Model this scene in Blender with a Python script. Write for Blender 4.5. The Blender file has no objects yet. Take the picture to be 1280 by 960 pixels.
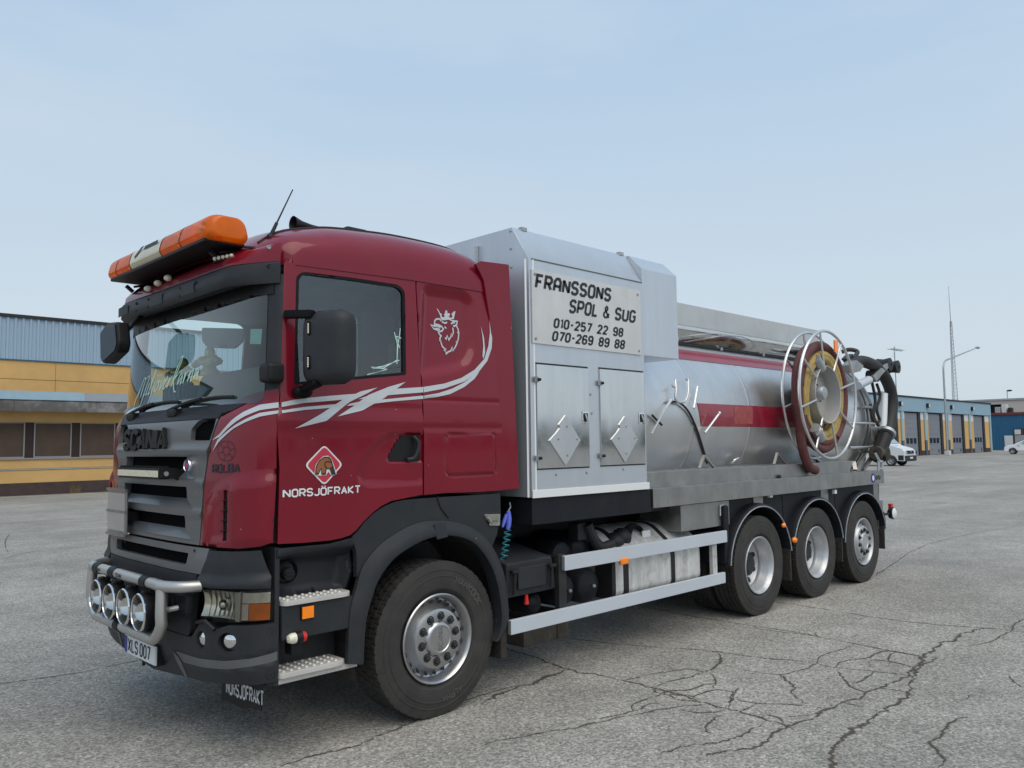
import bpy, bmesh, math, random
import numpy as np
from mathutils import Vector, Matrix
from mathutils.geometry import delaunay_2d_cdt
random.seed(7)
rng = np.random.default_rng(7)
SC = bpy.context.scene
COL = SC.collection
PI = math.pi

# ------------------------------------------------------------------ camera
CAM_P = np.array([-2.0954, -5.5547, 1.8204])
CAM_YAW, CAM_PITCH, CAM_ROLL, CAM_F = 0.77815, 0.07452, -0.01277, 1010.85
def cam_axes():
    cy, sy, cp, sp = math.cos(CAM_YAW), math.sin(CAM_YAW), math.cos(CAM_PITCH), math.sin(CAM_PITCH)
    f = np.array([sy*cp, cy*cp, sp]); r = np.array([cy, -sy, 0.0]); u = np.cross(r, f)
    c, s = math.cos(CAM_ROLL), math.sin(CAM_ROLL)
    return c*r+s*u, -s*r+c*u, f
CR, CU, CF = cam_axes()
cd = bpy.data.cameras.new('camera'); cam = bpy.data.objects.new('camera', cd); COL.objects.link(cam)
cd.sensor_width = 36.0; cd.lens = CAM_F/1280*36.0; cd.clip_start = 0.05; cd.clip_end = 6000
cam.matrix_world = Matrix(((CR[0], CU[0], -CF[0], CAM_P[0]), (CR[1], CU[1], -CF[1], CAM_P[1]), (CR[2], CU[2], -CF[2], CAM_P[2]), (0, 0, 0, 1)))
SC.camera = cam

# ------------------------------------------------------------------ sky, sun, exposure
SUN_EL, SUN_AZ = math.radians(58), math.radians(-105)     # direction to the sun, azimuth from +x
w = bpy.data.worlds.new('World'); SC.world = w; w.use_nodes = True
nt = w.node_tree; nt.nodes.clear()
out = nt.nodes.new('ShaderNodeOutputWorld'); bg = nt.nodes.new('ShaderNodeBackground')
sky = nt.nodes.new('ShaderNodeTexSky'); sky.sky_type = 'NISHITA'; sky.sun_disc = False
sky.sun_elevation = SUN_EL; sky.sun_rotation = math.radians(90)-SUN_AZ
sky.altitude = 0; sky.air_density = 1.0; sky.dust_density = 4.0; sky.ozone_density = 1.5
mixn = nt.nodes.new('ShaderNodeMix'); mixn.data_type = 'RGBA'; mixn.blend_type = 'MIX'
mixn.inputs['Factor'].default_value = 0.86
# high thin haze over the clear-sky model: paler towards the horizon, with faint streaks
tcw = nt.nodes.new('ShaderNodeTexCoord'); sx_ = nt.nodes.new('ShaderNodeSeparateXYZ'); nt.links.new(tcw.outputs['Generated'], sx_.inputs[0])
mr = nt.nodes.new('ShaderNodeMapRange'); mr.inputs['From Min'].default_value = -.02; mr.inputs['From Max'].default_value = .75; mr.interpolation_type = 'SMOOTHSTEP'; nt.links.new(sx_.outputs['Z'], mr.inputs['Value'])
hz_ = nt.nodes.new('ShaderNodeMix'); hz_.data_type = 'RGBA'; hz_.inputs['A'].default_value = (5.25, 6.0, 6.55, 1); hz_.inputs['B'].default_value = (3.15, 4.75, 6.6, 1); nt.links.new(mr.outputs['Result'], hz_.inputs['Factor'])
mpw = nt.nodes.new('ShaderNodeMapping'); mpw.inputs['Scale'].default_value = (1.3, 1.3, 5.0); mpw.inputs['Rotation'].default_value = (.15, .1, .6); nt.links.new(tcw.outputs['Generated'], mpw.inputs['Vector'])
nzw = nt.nodes.new('ShaderNodeTexNoise'); nzw.inputs['Scale'].default_value = 1.6; nzw.inputs['Detail'].default_value = 6; nzw.inputs['Roughness'].default_value = .55; nt.links.new(mpw.outputs[0], nzw.inputs['Vector'])
mr2 = nt.nodes.new('ShaderNodeMapRange'); mr2.inputs['From Min'].default_value = .42; mr2.inputs['From Max'].default_value = .72; mr2.inputs['To Max'].default_value = .42; nt.links.new(nzw.outputs['Fac'], mr2.inputs['Value'])
cl_w = nt.nodes.new('ShaderNodeMix'); cl_w.data_type = 'RGBA'; cl_w.inputs['B'].default_value = (5.35, 6.1, 6.7, 1); nt.links.new(mr2.outputs['Result'], cl_w.inputs['Factor']); nt.links.new(hz_.outputs['Result'], cl_w.inputs['A'])
nt.links.new(cl_w.outputs['Result'], mixn.inputs['B'])
nt.links.new(sky.outputs[0], mixn.inputs['A'])
nt.links.new(mixn.outputs['Result'], bg.inputs['Color']); bg.inputs['Strength'].default_value = 0.097
nt.links.new(bg.outputs[0], out.inputs[0])
sd = bpy.data.lights.new('sun', 'SUN'); sd.energy = 1.5; sd.angle = math.radians(65); sd.color = (1.0, 0.89, 0.72)
sun = bpy.data.objects.new('sun', sd); COL.objects.link(sun)
_d = Vector((math.cos(SUN_EL)*math.cos(SUN_AZ), math.cos(SUN_EL)*math.sin(SUN_AZ), math.sin(SUN_EL)))
sun.rotation_euler = _d.to_track_quat('Z', 'Y').to_euler(); sun.location = (0, -20, 30)
vs = SC.view_settings; vs.view_transform = 'Standard'; vs.look = 'None'; vs.exposure = 0.42; vs.gamma = 1.0; vs.use_curve_mapping = False
SC.render.engine = 'CYCLES'
SC.cycles.max_bounces = 8; SC.cycles.transparent_max_bounces = 12

# ------------------------------------------------------------------ pixel -> point on a real plane
def pray(u, v):
    return CR*((u-640)/CAM_F) + CU*(-(v-480)/CAM_F) + CF
def at(u, v, axis, val):
    d = pray(u, v); return CAM_P + d*((val-CAM_P[axis])/d[axis])
def topix(P):
    d = np.asarray(P, float)-CAM_P; return np.array([640+CAM_F*(d@CR)/(d@CF), 480-CAM_F*(d@CU)/(d@CF)])

# ------------------------------------------------------------------ objects
WM = {}     # world offset of each object
def link(o, parent=None, label=None, cat=None, group=None, kind=None):
    COL.objects.link(o)
    loc = Vector(o.location)
    WM[o.name] = loc.copy()
    if parent is not None:
        o.parent = parent; o.matrix_parent_inverse = Matrix.Translation(-WM[parent.name])
    if label: o['label'] = label
    if cat: o['category'] = cat
    if group: o['group'] = group
    if kind: o['kind'] = kind
    return o
def empty(name, loc, label=None, cat=None, group=None):
    o = bpy.data.objects.new(name, None); o.location = loc; o.empty_display_size = 0.3
    return link(o, None, label, cat, group)
def meshobj(name, me, parent=None, loc=(0, 0, 0), **k):
    o = bpy.data.objects.new(name, me); o.location = loc
    return link(o, parent, **k)

class MB:
    """collects faces; build() makes one mesh object"""
    def __init__(s): s.v = []; s.f = []; s.m = []; s.cm = 0
    def add(s, vs, fs):
        b = len(s.v); s.v += [tuple(map(float, p)) for p in vs]
        s.f += [tuple(i+b for i in f) for f in fs]; s.m += [s.cm]*len(fs); return s
    def box(s, x0, x1, y0, y1, z0, z1):
        return s.hexa([(x0,y0,z0),(x1,y0,z0),(x1,y1,z0),(x0,y1,z0),(x0,y0,z1),(x1,y0,z1),(x1,y1,z1),(x0,y1,z1)])
    def hexa(s, p):
        return s.add(p, [(0,3,2,1),(4,5,6,7),(0,1,5,4),(1,2,6,5),(2,3,7,6),(3,0,4,7)])
    def beam(s, a, b, wd, ht, up=(0, 0, 1)):
        a = Vector(a); b = Vector(b); d = (b-a).normalized(); u = Vector(up)
        r = d.cross(u)
        if r.length < 1e-4: r = d.cross(Vector((1, 0, 0)))
        r.normalize(); u = r.cross(d)
        q = []
        for c in (a, b):
            for sr, su in ((-1,-1),(1,-1),(1,1),(-1,1)): q.append(c+r*(sr*wd/2)+u*(su*ht/2))
        return s.add(q, [(0,1,2,3),(7,6,5,4),(0,4,5,1),(1,5,6,2),(2,6,7,3),(3,7,4,0)])
    def tube(s, path, r, n=10, closed=False, caps=True):
        P = [Vector(p) for p in path]; N = len(P)
        rs = r if hasattr(r, '__len__') else [r]*N
        T = []
        for i in range(N):
            if closed: t = P[(i+1) % N]-P[i-1]
            else: t = P[min(i+1, N-1)]-P[max(i-1, 0)]
            T.append(t.normalized())
        up = Vector((0, 0, 1)) if abs(T[0].z) < .9 else Vector((1, 0, 0))
        u = (up-T[0]*up.dot(T[0])).normalized()
        vs = []
        for i in range(N):
            u = (u-T[i]*u.dot(T[i]))
            if u.length < 1e-6: u = T[i].orthogonal()
            u.normalize(); w_ = T[i].cross(u)
            for k in range(n):
                a = 2*PI*k/n; vs.append(P[i]+(u*math.cos(a)+w_*math.sin(a))*rs[i])
        fs = []
        for i in range(N if closed else N-1):
            j = (i+1) % N
            for k in range(n): fs.append((i*n+k, i*n+(k+1) % n, j*n+(k+1) % n, j*n+k))
        if caps and not closed:
            fs.append(tuple(range(n-1, -1, -1))); fs.append(tuple((N-1)*n+k for k in range(n)))
        return s.add(vs, fs)
    def lathe(s, prof, axis='y', c=(0, 0, 0), n=48, close=False):
        """prof: list of (radius, along axis)"""
        vs = []; m = len(prof)
        for k in range(n):
            a = 2*PI*k/n; ca, sa = math.cos(a), math.sin(a)
            for r, h in prof:
                if axis == 'y': vs.append((c[0]+r*ca, c[1]+h, c[2]+r*sa))
                elif axis == 'x': vs.append((c[0]+h, c[1]+r*ca, c[2]+r*sa))
                else: vs.append((c[0]+r*ca, c[1]+r*sa, c[2]+h))
        fs = []
        for k in range(n):
            k2 = (k+1) % n
            for i in range(m if close else m-1):
                j = (i+1) % m
                fs.append((k*m+i, k*m+j, k2*m+j, k2*m+i))
        return s.add(vs, fs)
    def prism(s, poly, h0, h1, plane='xz'):
        """2D polygon extruded between two coordinates of the third axis"""
        def mp(p, h): return {'xz': (p[0], h, p[1]), 'yz': (h, p[0], p[1]), 'xy': (p[0], p[1], h)}[plane]
        n = len(poly); vs = [mp(p, h0) for p in poly]+[mp(p, h1) for p in poly]
        fs = [tuple(range(n)), tuple(range(2*n-1, n-1, -1))]+[(i, n+i, n+(i+1) % n, (i+1) % n) for i in range(n)]
        return s.add(vs, fs)
    def sphere(s, c, r, n=16, m=10, sc=(1, 1, 1)):
        vs = []; fs = []
        for i in range(m+1):
            t = PI*i/m
            for k in range(n):
                a = 2*PI*k/n
                vs.append((c[0]+r*sc[0]*math.sin(t)*math.cos(a), c[1]+r*sc[1]*math.sin(t)*math.sin(a), c[2]+r*sc[2]*math.cos(t)))
        for i in range(m):
            for k in range(n): fs.append((i*n+k, i*n+(k+1) % n, (i+1)*n+(k+1) % n, (i+1)*n+k))
        return s.add(vs, fs)
    def mesh(s, name, mats, smooth=None, bevel=0, seg=2, weld=True):
        me = bpy.data.meshes.new(name); bm = bmesh.new()
        V = [bm.verts.new(p) for p in s.v]
        for f, mi in zip(s.f, s.m):
            try: fc = bm.faces.new([V[i] for i in f]); fc.material_index = mi
            except ValueError: pass
        if weld: bmesh.ops.remove_doubles(bm, verts=bm.verts, dist=1e-5)
        bmesh.ops.recalc_face_normals(bm, faces=bm.faces)
        if bevel:
            es = [e for e in bm.edges if len(e.link_faces) == 2 and e.calc_face_angle(0) > .6]
            bmesh.ops.bevel(bm, geom=es, offset=bevel, segments=seg, affect='EDGES', profile=.5, clamp_overlap=True)
        ang = math.radians(35 if smooth is None else smooth)
        for f in bm.faces: f.smooth = True
        for e in bm.edges:
            if len(e.link_faces) != 2 or e.calc_face_angle(0) > ang: e.smooth = False
        bm.to_mesh(me); bm.free()
        for m in (mats if isinstance(mats, (list, tuple)) else [mats]): me.materials.append(m)
        return me
    def build(s, name, mat, parent=None, loc=(0, 0, 0), smooth=None, bevel=0, seg=2, label=None, cat=None, group=None, kind=None, weld=True):
        o = meshobj(name, s.mesh(name, mat, smooth, bevel, seg, weld), parent, loc, label=label, cat=cat, group=group, kind=kind)
        if bevel:
            wn = o.modifiers.new('flat_faces', 'WEIGHTED_NORMAL'); wn.keep_sharp = True; wn.weight = 100
        return o
def copyobj(o, parent, loc):
    c = o.copy(); c.location = loc; c.parent = None
    return link(c, parent)

def arc(c, r, a0, a1, n):
    return [(c[0]+r*math.cos(math.radians(a0+(a1-a0)*i/n)), c[1]+r*math.sin(math.radians(a0+(a1-a0)*i/n))) for i in range(n+1)]
def rpoly(pts, r, n=5):
    """round the corners of a 2D polygon"""
    out = []; N = len(pts)
    rr = r if hasattr(r, '__len__') else [r]*N
    for i in range(N):
        a = Vector(pts[i-1]); b = Vector(pts[i]); c = Vector(pts[(i+1) % N])
        d1 = (a-b); d2 = (c-b); k = min(rr[i], d1.length*.49, d2.length*.49)
        p = b+d1.normalized()*k; q = b+d2.normalized()*k
        if k < 1e-5: out.append((b.x, b.y)); continue
        for j in range(n+1):
            t = j/n; out.append(tuple(((1-t)**2)*p+2*t*(1-t)*b+t*t*q))
    return out
def smoothpath(pts, n=8, closed=False):
    P = [Vector(p) for p in pts]; N = len(P); out = []
    for i in range(N if closed else N-1):
        g = lambda k: P[k % N] if closed else P[min(max(k, 0), N-1)]
        p0, p1, p2, p3 = g(i-1), g(i), g(i+1), g(i+2)
        for j in range(n):
            t = j/n
            out.append(.5*((2*p1)+(p2-p0)*t+(2*p0-5*p1+4*p2-p3)*t*t+(3*p1-p0-3*p2+p3)*t**3))
    if not closed: out.append(P[-1])
    return out

# ------------------------------------------------------------------ materials
MATS = {}
def mat(name, col, rough=.5, metal=0., coat=0., spec=.5, var=0., vscale=3., dirt=0., dcol=(.16, .14, .12), dscale=6., bump=0., bscale=60., rvar=0., alpha=None, emit=None, aniso=0., trans=0.):
    m = bpy.data.materials.new(name); m.use_nodes = True; t = m.node_tree; b = t.nodes['Principled BSDF']
    N = t.nodes; L = t.links
    b.inputs['Base Color'].default_value = (*col, 1); b.inputs['Roughness'].default_value = rough; b.inputs['Metallic'].default_value = metal
    b.inputs['Coat Weight'].default_value = coat; b.inputs['Coat Roughness'].default_value = .06; b.inputs['Specular IOR Level'].default_value = spec
    if trans: b.inputs['Transmission Weight'].default_value = trans
    tc = N.new('ShaderNodeTexCoord')
    src = None
    if var or dirt:
        n1 = N.new('ShaderNodeTexNoise'); n1.inputs['Scale'].default_value = vscale; n1.inputs['Detail'].default_value = 6; n1.inputs['Roughness'].default_value = .6
        L.new(tc.outputs['Object'], n1.inputs['Vector'])
        r1 = N.new('ShaderNodeMapRange'); r1.inputs['From Min'].default_value = .3; r1.inputs['From Max'].default_value = .7
        r1.inputs['To Min'].default_value = 1-var; r1.inputs['To Max'].default_value = 1+var
        L.new(n1.outputs['Fac'], r1.inputs['Value'])
        mx = N.new('ShaderNodeMix'); mx.data_type = 'RGBA'; mx.blend_type = 'MULTIPLY'; mx.inputs['Factor'].default_value = 1
        mx.inputs['A'].default_value = (*col, 1); L.new(r1.outputs['Result'], mx.inputs['B'])
        src = mx.outputs['Result']
    if dirt:
        n2 = N.new('ShaderNodeTexNoise'); n2.inputs['Scale'].default_value = dscale; n2.inputs['Detail'].default_value = 9; n2.inputs['Roughness'].default_value = .68
        L.new(tc.outputs['Object'], n2.inputs['Vector'])
        r2 = N.new('ShaderNodeMapRange'); r2.inputs['From Min'].default_value = .48; r2.inputs['From Max'].default_value = .75
        r2.inputs['To Max'].default_value = dirt; L.new(n2.outputs['Fac'], r2.inputs['Value'])
        m2 = N.new('ShaderNodeMix'); m2.data_type = 'RGBA'; m2.inputs['B'].default_value = (*dcol, 1)
        L.new(r2.outputs['Result'], m2.inputs['Factor']); L.new(src, m2.inputs['A']); src = m2.outputs['Result']
        ro = N.new('ShaderNodeMath'); ro.operation = 'MULTIPLY_ADD'; ro.inputs[1].default_value = .5; ro.inputs[2].default_value = rough
        L.new(r2.outputs['Result'], ro.inputs[0]); L.new(ro.outputs[0], b.inputs['Roughness'])
        if metal:
            mm = N.new('ShaderNodeMath'); mm.operation = 'MULTIPLY_ADD'; mm.inputs[1].default_value = -.9*metal; mm.inputs[2].default_value = metal
            L.new(r2.outputs['Result'], mm.inputs[0]); L.new(mm.outputs[0], b.inputs['Metallic'])
    if src is not None: L.new(src, b.inputs['Base Color'])
    if rvar and not dirt:
        n4 = N.new('ShaderNodeTexNoise'); n4.inputs['Scale'].default_value = 4; n4.inputs['Detail'].default_value = 5
        L.new(tc.outputs['Object'], n4.inputs['Vector'])
        r4 = N.new('ShaderNodeMapRange'); r4.inputs['From Min'].default_value = .3; r4.inputs['From Max'].default_value = .7
        r4.inputs['To Min'].default_value = rough-rvar; r4.inputs['To Max'].default_value = rough+rvar
        L.new(n4.outputs['Fac'], r4.inputs['Value']); L.new(r4.outputs['Result'], b.inputs['Roughness'])
    if bump:
        n3 = N.new('ShaderNodeTexNoise'); n3.inputs['Scale'].default_value = bscale; n3.inputs['Detail'].default_value = 4
        L.new(tc.outputs['Object'], n3.inputs['Vector'])
        bp = N.new('ShaderNodeBump'); bp.inputs['Strength'].default_value = bump; bp.inputs['Distance'].default_value = .01
        L.new(n3.outputs['Fac'], bp.inputs['Height']); L.new(bp.outputs['Normal'], b.inputs['Normal'])
    if emit:
        b.inputs['Emission Color'].default_value = (*emit[0], 1); b.inputs['Emission Strength'].default_value = emit[1]
    MATS[name] = m
    return m
def glass(name, tint, refl_rough=0.0, ior=1.5, gain=1.0):
    m = bpy.data.materials.new(name); m.use_nodes = True; t = m.node_tree; N = t.nodes; L = t.links; N.clear()
    o = N.new('ShaderNodeOutputMaterial'); mx = N.new('ShaderNodeMixShader'); tr = N.new('ShaderNodeBsdfTransparent'); gl = N.new('ShaderNodeBsdfGlossy')
    fr = N.new('ShaderNodeFresnel'); fr.inputs['IOR'].default_value = ior
    mu = N.new('ShaderNodeMath'); mu.operation = 'MULTIPLY'; mu.use_clamp = True; mu.inputs[1].default_value = gain
    tr.inputs['Color'].default_value = (*tint, 1); gl.inputs['Roughness'].default_value = refl_rough
    L.new(fr.outputs[0], mu.inputs[0]); L.new(mu.outputs[0], mx.inputs[0]); L.new(tr.outputs[0], mx.inputs[1]); L.new(gl.outputs[0], mx.inputs[2]); L.new(mx.outputs[0], o.inputs[0])
    MATS[name] = m; return m

M_red = mat('red_paint', (.180, .0016, .0140), .42, coat=.6, spec=.2, var=.06, vscale=1.5, dirt=.05, dcol=(.20, .10, .09), dscale=2.2)
M_grille = mat('grey_grille_paint', (.125, .13, .138), .38, metal=.3, coat=.25, var=.05, dirt=.1)
M_plastic = mat('dark_grey_plastic', (.023, .0255, .030), .5, spec=.32, var=.15, vscale=4, dirt=.12, dcol=(.10, .095, .09), dscale=5, bump=.05, bscale=400)
M_plastic2 = mat('faded_grey_plastic', (.105, .11, .118), .5, var=.12, vscale=4, dirt=.12, dcol=(.13, .12, .11))
M_black = mat('black_plastic', (.009, .009, .0105), .5, spec=.3, var=.2)
M_seal = mat('black_rubber_seal', (.008, .008, .009), .6)
M_mesh = mat('black_grille_mesh', (.004, .004, .005), .9, spec=.05, bump=.6, bscale=260)
M_frame = mat('dark_chassis_paint', (.014, .015, .018), .6, var=.3, dirt=.5, dcol=(.06, .052, .043), dscale=5)
M_navy = mat('dark_fender_plastic', (.009, .0105, .015), .5, spec=.25, var=.2, dirt=.12, dcol=(.06, .055, .05))
M_rubber = mat('tyre_rubber', (.030, .028, .027), .74, var=.25, vscale=6, dirt=.5, dcol=(.075, .066, .058), dscale=7, bump=.12, bscale=120)
M_alu = mat('aluminium_wheel', (.50, .50, .51), .3, metal=1, var=.08, dirt=.3, dcol=(.14, .125, .105), dscale=7)
M_silver = mat('silver_painted_rim', (.50, .51, .53), .34, metal=.55, var=.06, dirt=.25, dcol=(.17, .15, .13), dscale=7)
M_box = mat('pale_grey_box_paint', (.58, .62, .67), .32, metal=.6, coat=.1, var=.03, vscale=1.2, dirt=.08, dcol=(.4, .4, .4))
M_trim = mat('bright_white_trim', (.82, .83, .84), .3, metal=.2)
M_steelm = mat('mirror_stainless', (.68, .685, .69), .07, metal=1, var=.05, vscale=3, dirt=.14, dcol=(.45, .45, .44), dscale=3)
M_steel = mat('brushed_stainless', (.72, .725, .73), .38, metal=1, var=.05, vscale=1.5, dirt=.10, dcol=(.42, .41, .40), dscale=1.6)
M_steel2 = mat('dull_stainless', (.42, .415, .405), .38, metal=1, var=.12, vscale=5, dirt=.35, dcol=(.20, .185, .165), dscale=4)
M_sign = mat('brushed_sign_plate', (.66, .66, .65), .45, metal=.35, var=.06, vscale=4, dirt=.2, dcol=(.52, .52, .50), dscale=5)
M_guard = mat('white_painted_rail', (.50, .545, .60), .45, var=.04, dirt=.12, dcol=(.3, .3, .3))
M_bull = mat('dull_bullbar_tube', (.50, .495, .48), .38, metal=.8, var=.08, dirt=.3, dcol=(.35, .34, .32))
M_chrome = mat('chrome', (.78, .78, .78), .07, metal=1)
M_white = mat('white_print', (.72, .74, .76), .5)
M_stripe = mat('pale_grey_vinyl', (.50, .535, .57), .4, coat=.3)
M_ink = mat('dark_print', (.013, .014, .022), .5)
M_logo_red = mat('logo_red', (.52, .030, .055), .45)
M_bear = mat('logo_brown', (.30, .105, .035), .5)
M_bear2 = mat('logo_dark_brown', (.045, .022, .015), .5)
M_orange = mat('orange_lens', (.98, .25, .006), .16, coat=.5, var=.2, vscale=6)
M_amber = mat('amber_beacon_dome', (.92, .22, .006), .13, coat=.6, var=.25, vscale=5, dirt=.15, dcol=(.3, .12, .03))
M_cream = mat('cream_lens', (.56, .50, .34), .2, coat=.4, var=.12)
M_bright = mat('lit_lens', (.9, .85, .7), .2, emit=((1, .62, .10), .5))
M_led = mat('led_strip_lens', (.72, .68, .55), .25, var=.15, vscale=40)
M_lens = glass('clear_lens', (.92, .93, .92), .02, 1.45, 1.0)
M_wind = glass('windscreen_glass', (.74, .92, .89), 0.0, 1.5, 2.1)
M_sideglass = glass('door_glass', (.72, .82, .82), 0.0, 1.5, 4.6)
M_int = mat('cab_interior', (.050, .052, .055), .7, var=.1)
M_int2 = mat('seat_cloth', (.17, .175, .18), .85, var=.15)
M_gold = mat('gilt_figurine', (.80, .68, .32), .35, metal=.35)
M_winetube = mat('dark_red_hose', (.105, .026, .026), .62, var=.18, vscale=6, dirt=.45, dcol=(.16, .115, .10), dscale=8)
M_yhose = mat('yellow_hose', (.40, .285, .085), .6, var=.2, vscale=7, dirt=.4, dcol=(.24, .16, .07), dscale=9)
M_bhose = mat('black_rubber_hose', (.022, .022, .023), .6, var=.25, dirt=.3, dcol=(.07, .07, .065))
M_tankred = mat('red_tank_stripe', (.235, .007, .026), .28, coat=.4, var=.1, dirt=.15, dcol=(.28, .16, .14))
M_blue = mat('blue_print', (.012, .03, .30), .4)
M_lblue = mat('blue_air_gun', (.13, .18, .72), .4)
M_coil = mat('turquoise_coil', (.02, .19, .24), .4)
M_redplug = mat('red_plastic', (.6, .02, .015), .4)
M_mud = mat('muddy_mudflap', (.030, .027, .024), .9, var=.4, vscale=20, dirt=.7, dcol=(.075, .062, .048), dscale=26, bump=.6, bscale=90)
M_tank_alu = mat('stained_aluminium_tank', (.74, .74, .73), .4, metal=.25, var=.12, vscale=5, dirt=.62, dcol=(.17, .145, .115), dscale=7)
M_yellowbulk = mat('muddy_steel', (.055, .047, .038), .8, var=.35, vscale=9, dirt=.6, dcol=(.16, .135, .105), dscale=12)
M_step = mat('step_tread_aluminium', (.60, .58, .55), .5, metal=.3, var=.1, dirt=.3, dcol=(.33, .30, .27), dscale=14)
M_mirror = mat('mirror_glass', (.3, .34, .36), .05, metal=1)
M_headlens = glass('headlamp_lens', (.98, .96, .90), .05, 1.45, 1.0)
M_reflector = mat('headlamp_reflector', (.95, .93, .86), .16, metal=.9, var=.05, vscale=9)
M_yplate = mat('yellow_card', (.62, .55, .05), .6)

def amber_mat():
    m = MATS['amber_beacon_dome']; t = m.node_tree; N = t.nodes; L = t.links; b = N['Principled BSDF']; o = N['Material Output']
    b.inputs['Subsurface Weight'].default_value = .0
    tr = N.new('ShaderNodeBsdfTransparent'); tr.inputs['Color'].default_value = (1, .42, .02, 1); ms = N.new('ShaderNodeMixShader'); ms.inputs[0].default_value = .62
    tl = N.new('ShaderNodeBsdfTranslucent'); tl.inputs['Color'].default_value = (.95, .25, .01, 1); m2 = N.new('ShaderNodeMixShader'); m2.inputs[0].default_value = .3
    L.new(b.outputs[0], m2.inputs[1]); L.new(tl.outputs[0], m2.inputs[2]); L.new(tr.outputs[0], ms.inputs[1]); L.new(m2.outputs[0], ms.inputs[2]); L.new(ms.outputs[0], o.inputs[0])
amber_mat()

def specks(m, col, scale=13, size=.045, keep=.45):
    """road film: sparse tiny flecks of grit and insects"""
    t = m.node_tree; N = t.nodes; L = t.links; b = N['Principled BSDF']; src = b.inputs['Base Color'].links[0].from_socket
    tc = N.new('ShaderNodeTexCoord'); v = N.new('ShaderNodeTexVoronoi'); v.inputs['Scale'].default_value = scale; L.new(tc.outputs['Object'], v.inputs['Vector'])
    sp = N.new('ShaderNodeSeparateColor'); L.new(v.outputs['Color'], sp.inputs[0])
    sz_ = N.new('ShaderNodeMath'); sz_.operation = 'MULTIPLY'; L.new(sp.outputs[1], sz_.inputs[0]); sz_.inputs[1].default_value = size
    a = N.new('ShaderNodeMath'); a.operation = 'LESS_THAN'; L.new(v.outputs['Distance'], a.inputs[0]); L.new(sz_.outputs[0], a.inputs[1])
    k = N.new('ShaderNodeMath'); k.operation = 'LESS_THAN'; L.new(sp.outputs[0], k.inputs[0]); k.inputs[1].default_value = keep
    mu = N.new('ShaderNodeMath'); mu.operation = 'MULTIPLY'; L.new(a.outputs[0], mu.inputs[0]); L.new(k.outputs[0], mu.inputs[1])
    mx = N.new('ShaderNodeMix'); mx.data_type = 'RGBA'; mx.inputs['B'].default_value = (*col, 1); L.new(mu.outputs[0], mx.inputs['Factor']); L.new(src, mx.inputs['A']); L.new(mx.outputs['Result'], b.inputs['Base Color'])
specks(M_red, (.45, .30, .28), 11, .06, .35); specks(M_plastic, (.30, .29, .27), 12, .06, .35); specks(M_grille, (.35, .34, .32), 14, .05, .3)

def streaks(m, amt, sc=(7., .45, .45), rough=.10):
    """run-off streaks and handling marks on sheet metal"""
    t = m.node_tree; N = t.nodes; L = t.links; b = N['Principled BSDF']; src = b.inputs['Base Color'].links[0].from_socket
    tc = N.new('ShaderNodeTexCoord'); mp = N.new('ShaderNodeMapping'); mp.inputs['Scale'].default_value = sc; L.new(tc.outputs['Object'], mp.inputs['Vector'])
    n = N.new('ShaderNodeTexNoise'); n.inputs['Scale'].default_value = 1.6; n.inputs['Detail'].default_value = 7; n.inputs['Roughness'].default_value = .65; L.new(mp.outputs[0], n.inputs['Vector'])
    r = N.new('ShaderNodeMapRange'); r.inputs['From Min'].default_value = .35; r.inputs['From Max'].default_value = .7; r.inputs['To Min'].default_value = 1.; r.inputs['To Max'].default_value = 1-amt; L.new(n.outputs['Fac'], r.inputs['Value'])
    mx = N.new('ShaderNodeMix'); mx.data_type = 'RGBA'; mx.blend_type = 'MULTIPLY'; mx.inputs['Factor'].default_value = 1; L.new(src, mx.inputs['A']); L.new(r.outputs['Result'], mx.inputs['B']); L.new(mx.outputs['Result'], b.inputs['Base Color'])
    if b.inputs['Roughness'].links:
        rs = b.inputs['Roughness'].links[0].from_socket
        a = N.new('ShaderNodeMath'); a.operation = 'MULTIPLY_ADD'; L.new(n.outputs['Fac'], a.inputs[0]); a.inputs[1].default_value = rough*2; L.new(rs, a.inputs[2])
        a2 = N.new('ShaderNodeMath'); a2.operation = 'SUBTRACT'; L.new(a.outputs[0], a2.inputs[0]); a2.inputs[1].default_value = rough; L.new(a2.outputs[0], b.inputs['Roughness'])
streaks(M_steel, .16, (1.9, .8, .8), .07); streaks(M_steel2, .22, (3., 3., .4)); streaks(M_box, .07, (4., 4., .35), .06); streaks(M_tank_alu, .35, (9., 9., .5)); streaks(M_sign, .08, (5., 5., .4), .06); streaks(M_steelm, .10, (5., 5., .5), .02)
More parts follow.
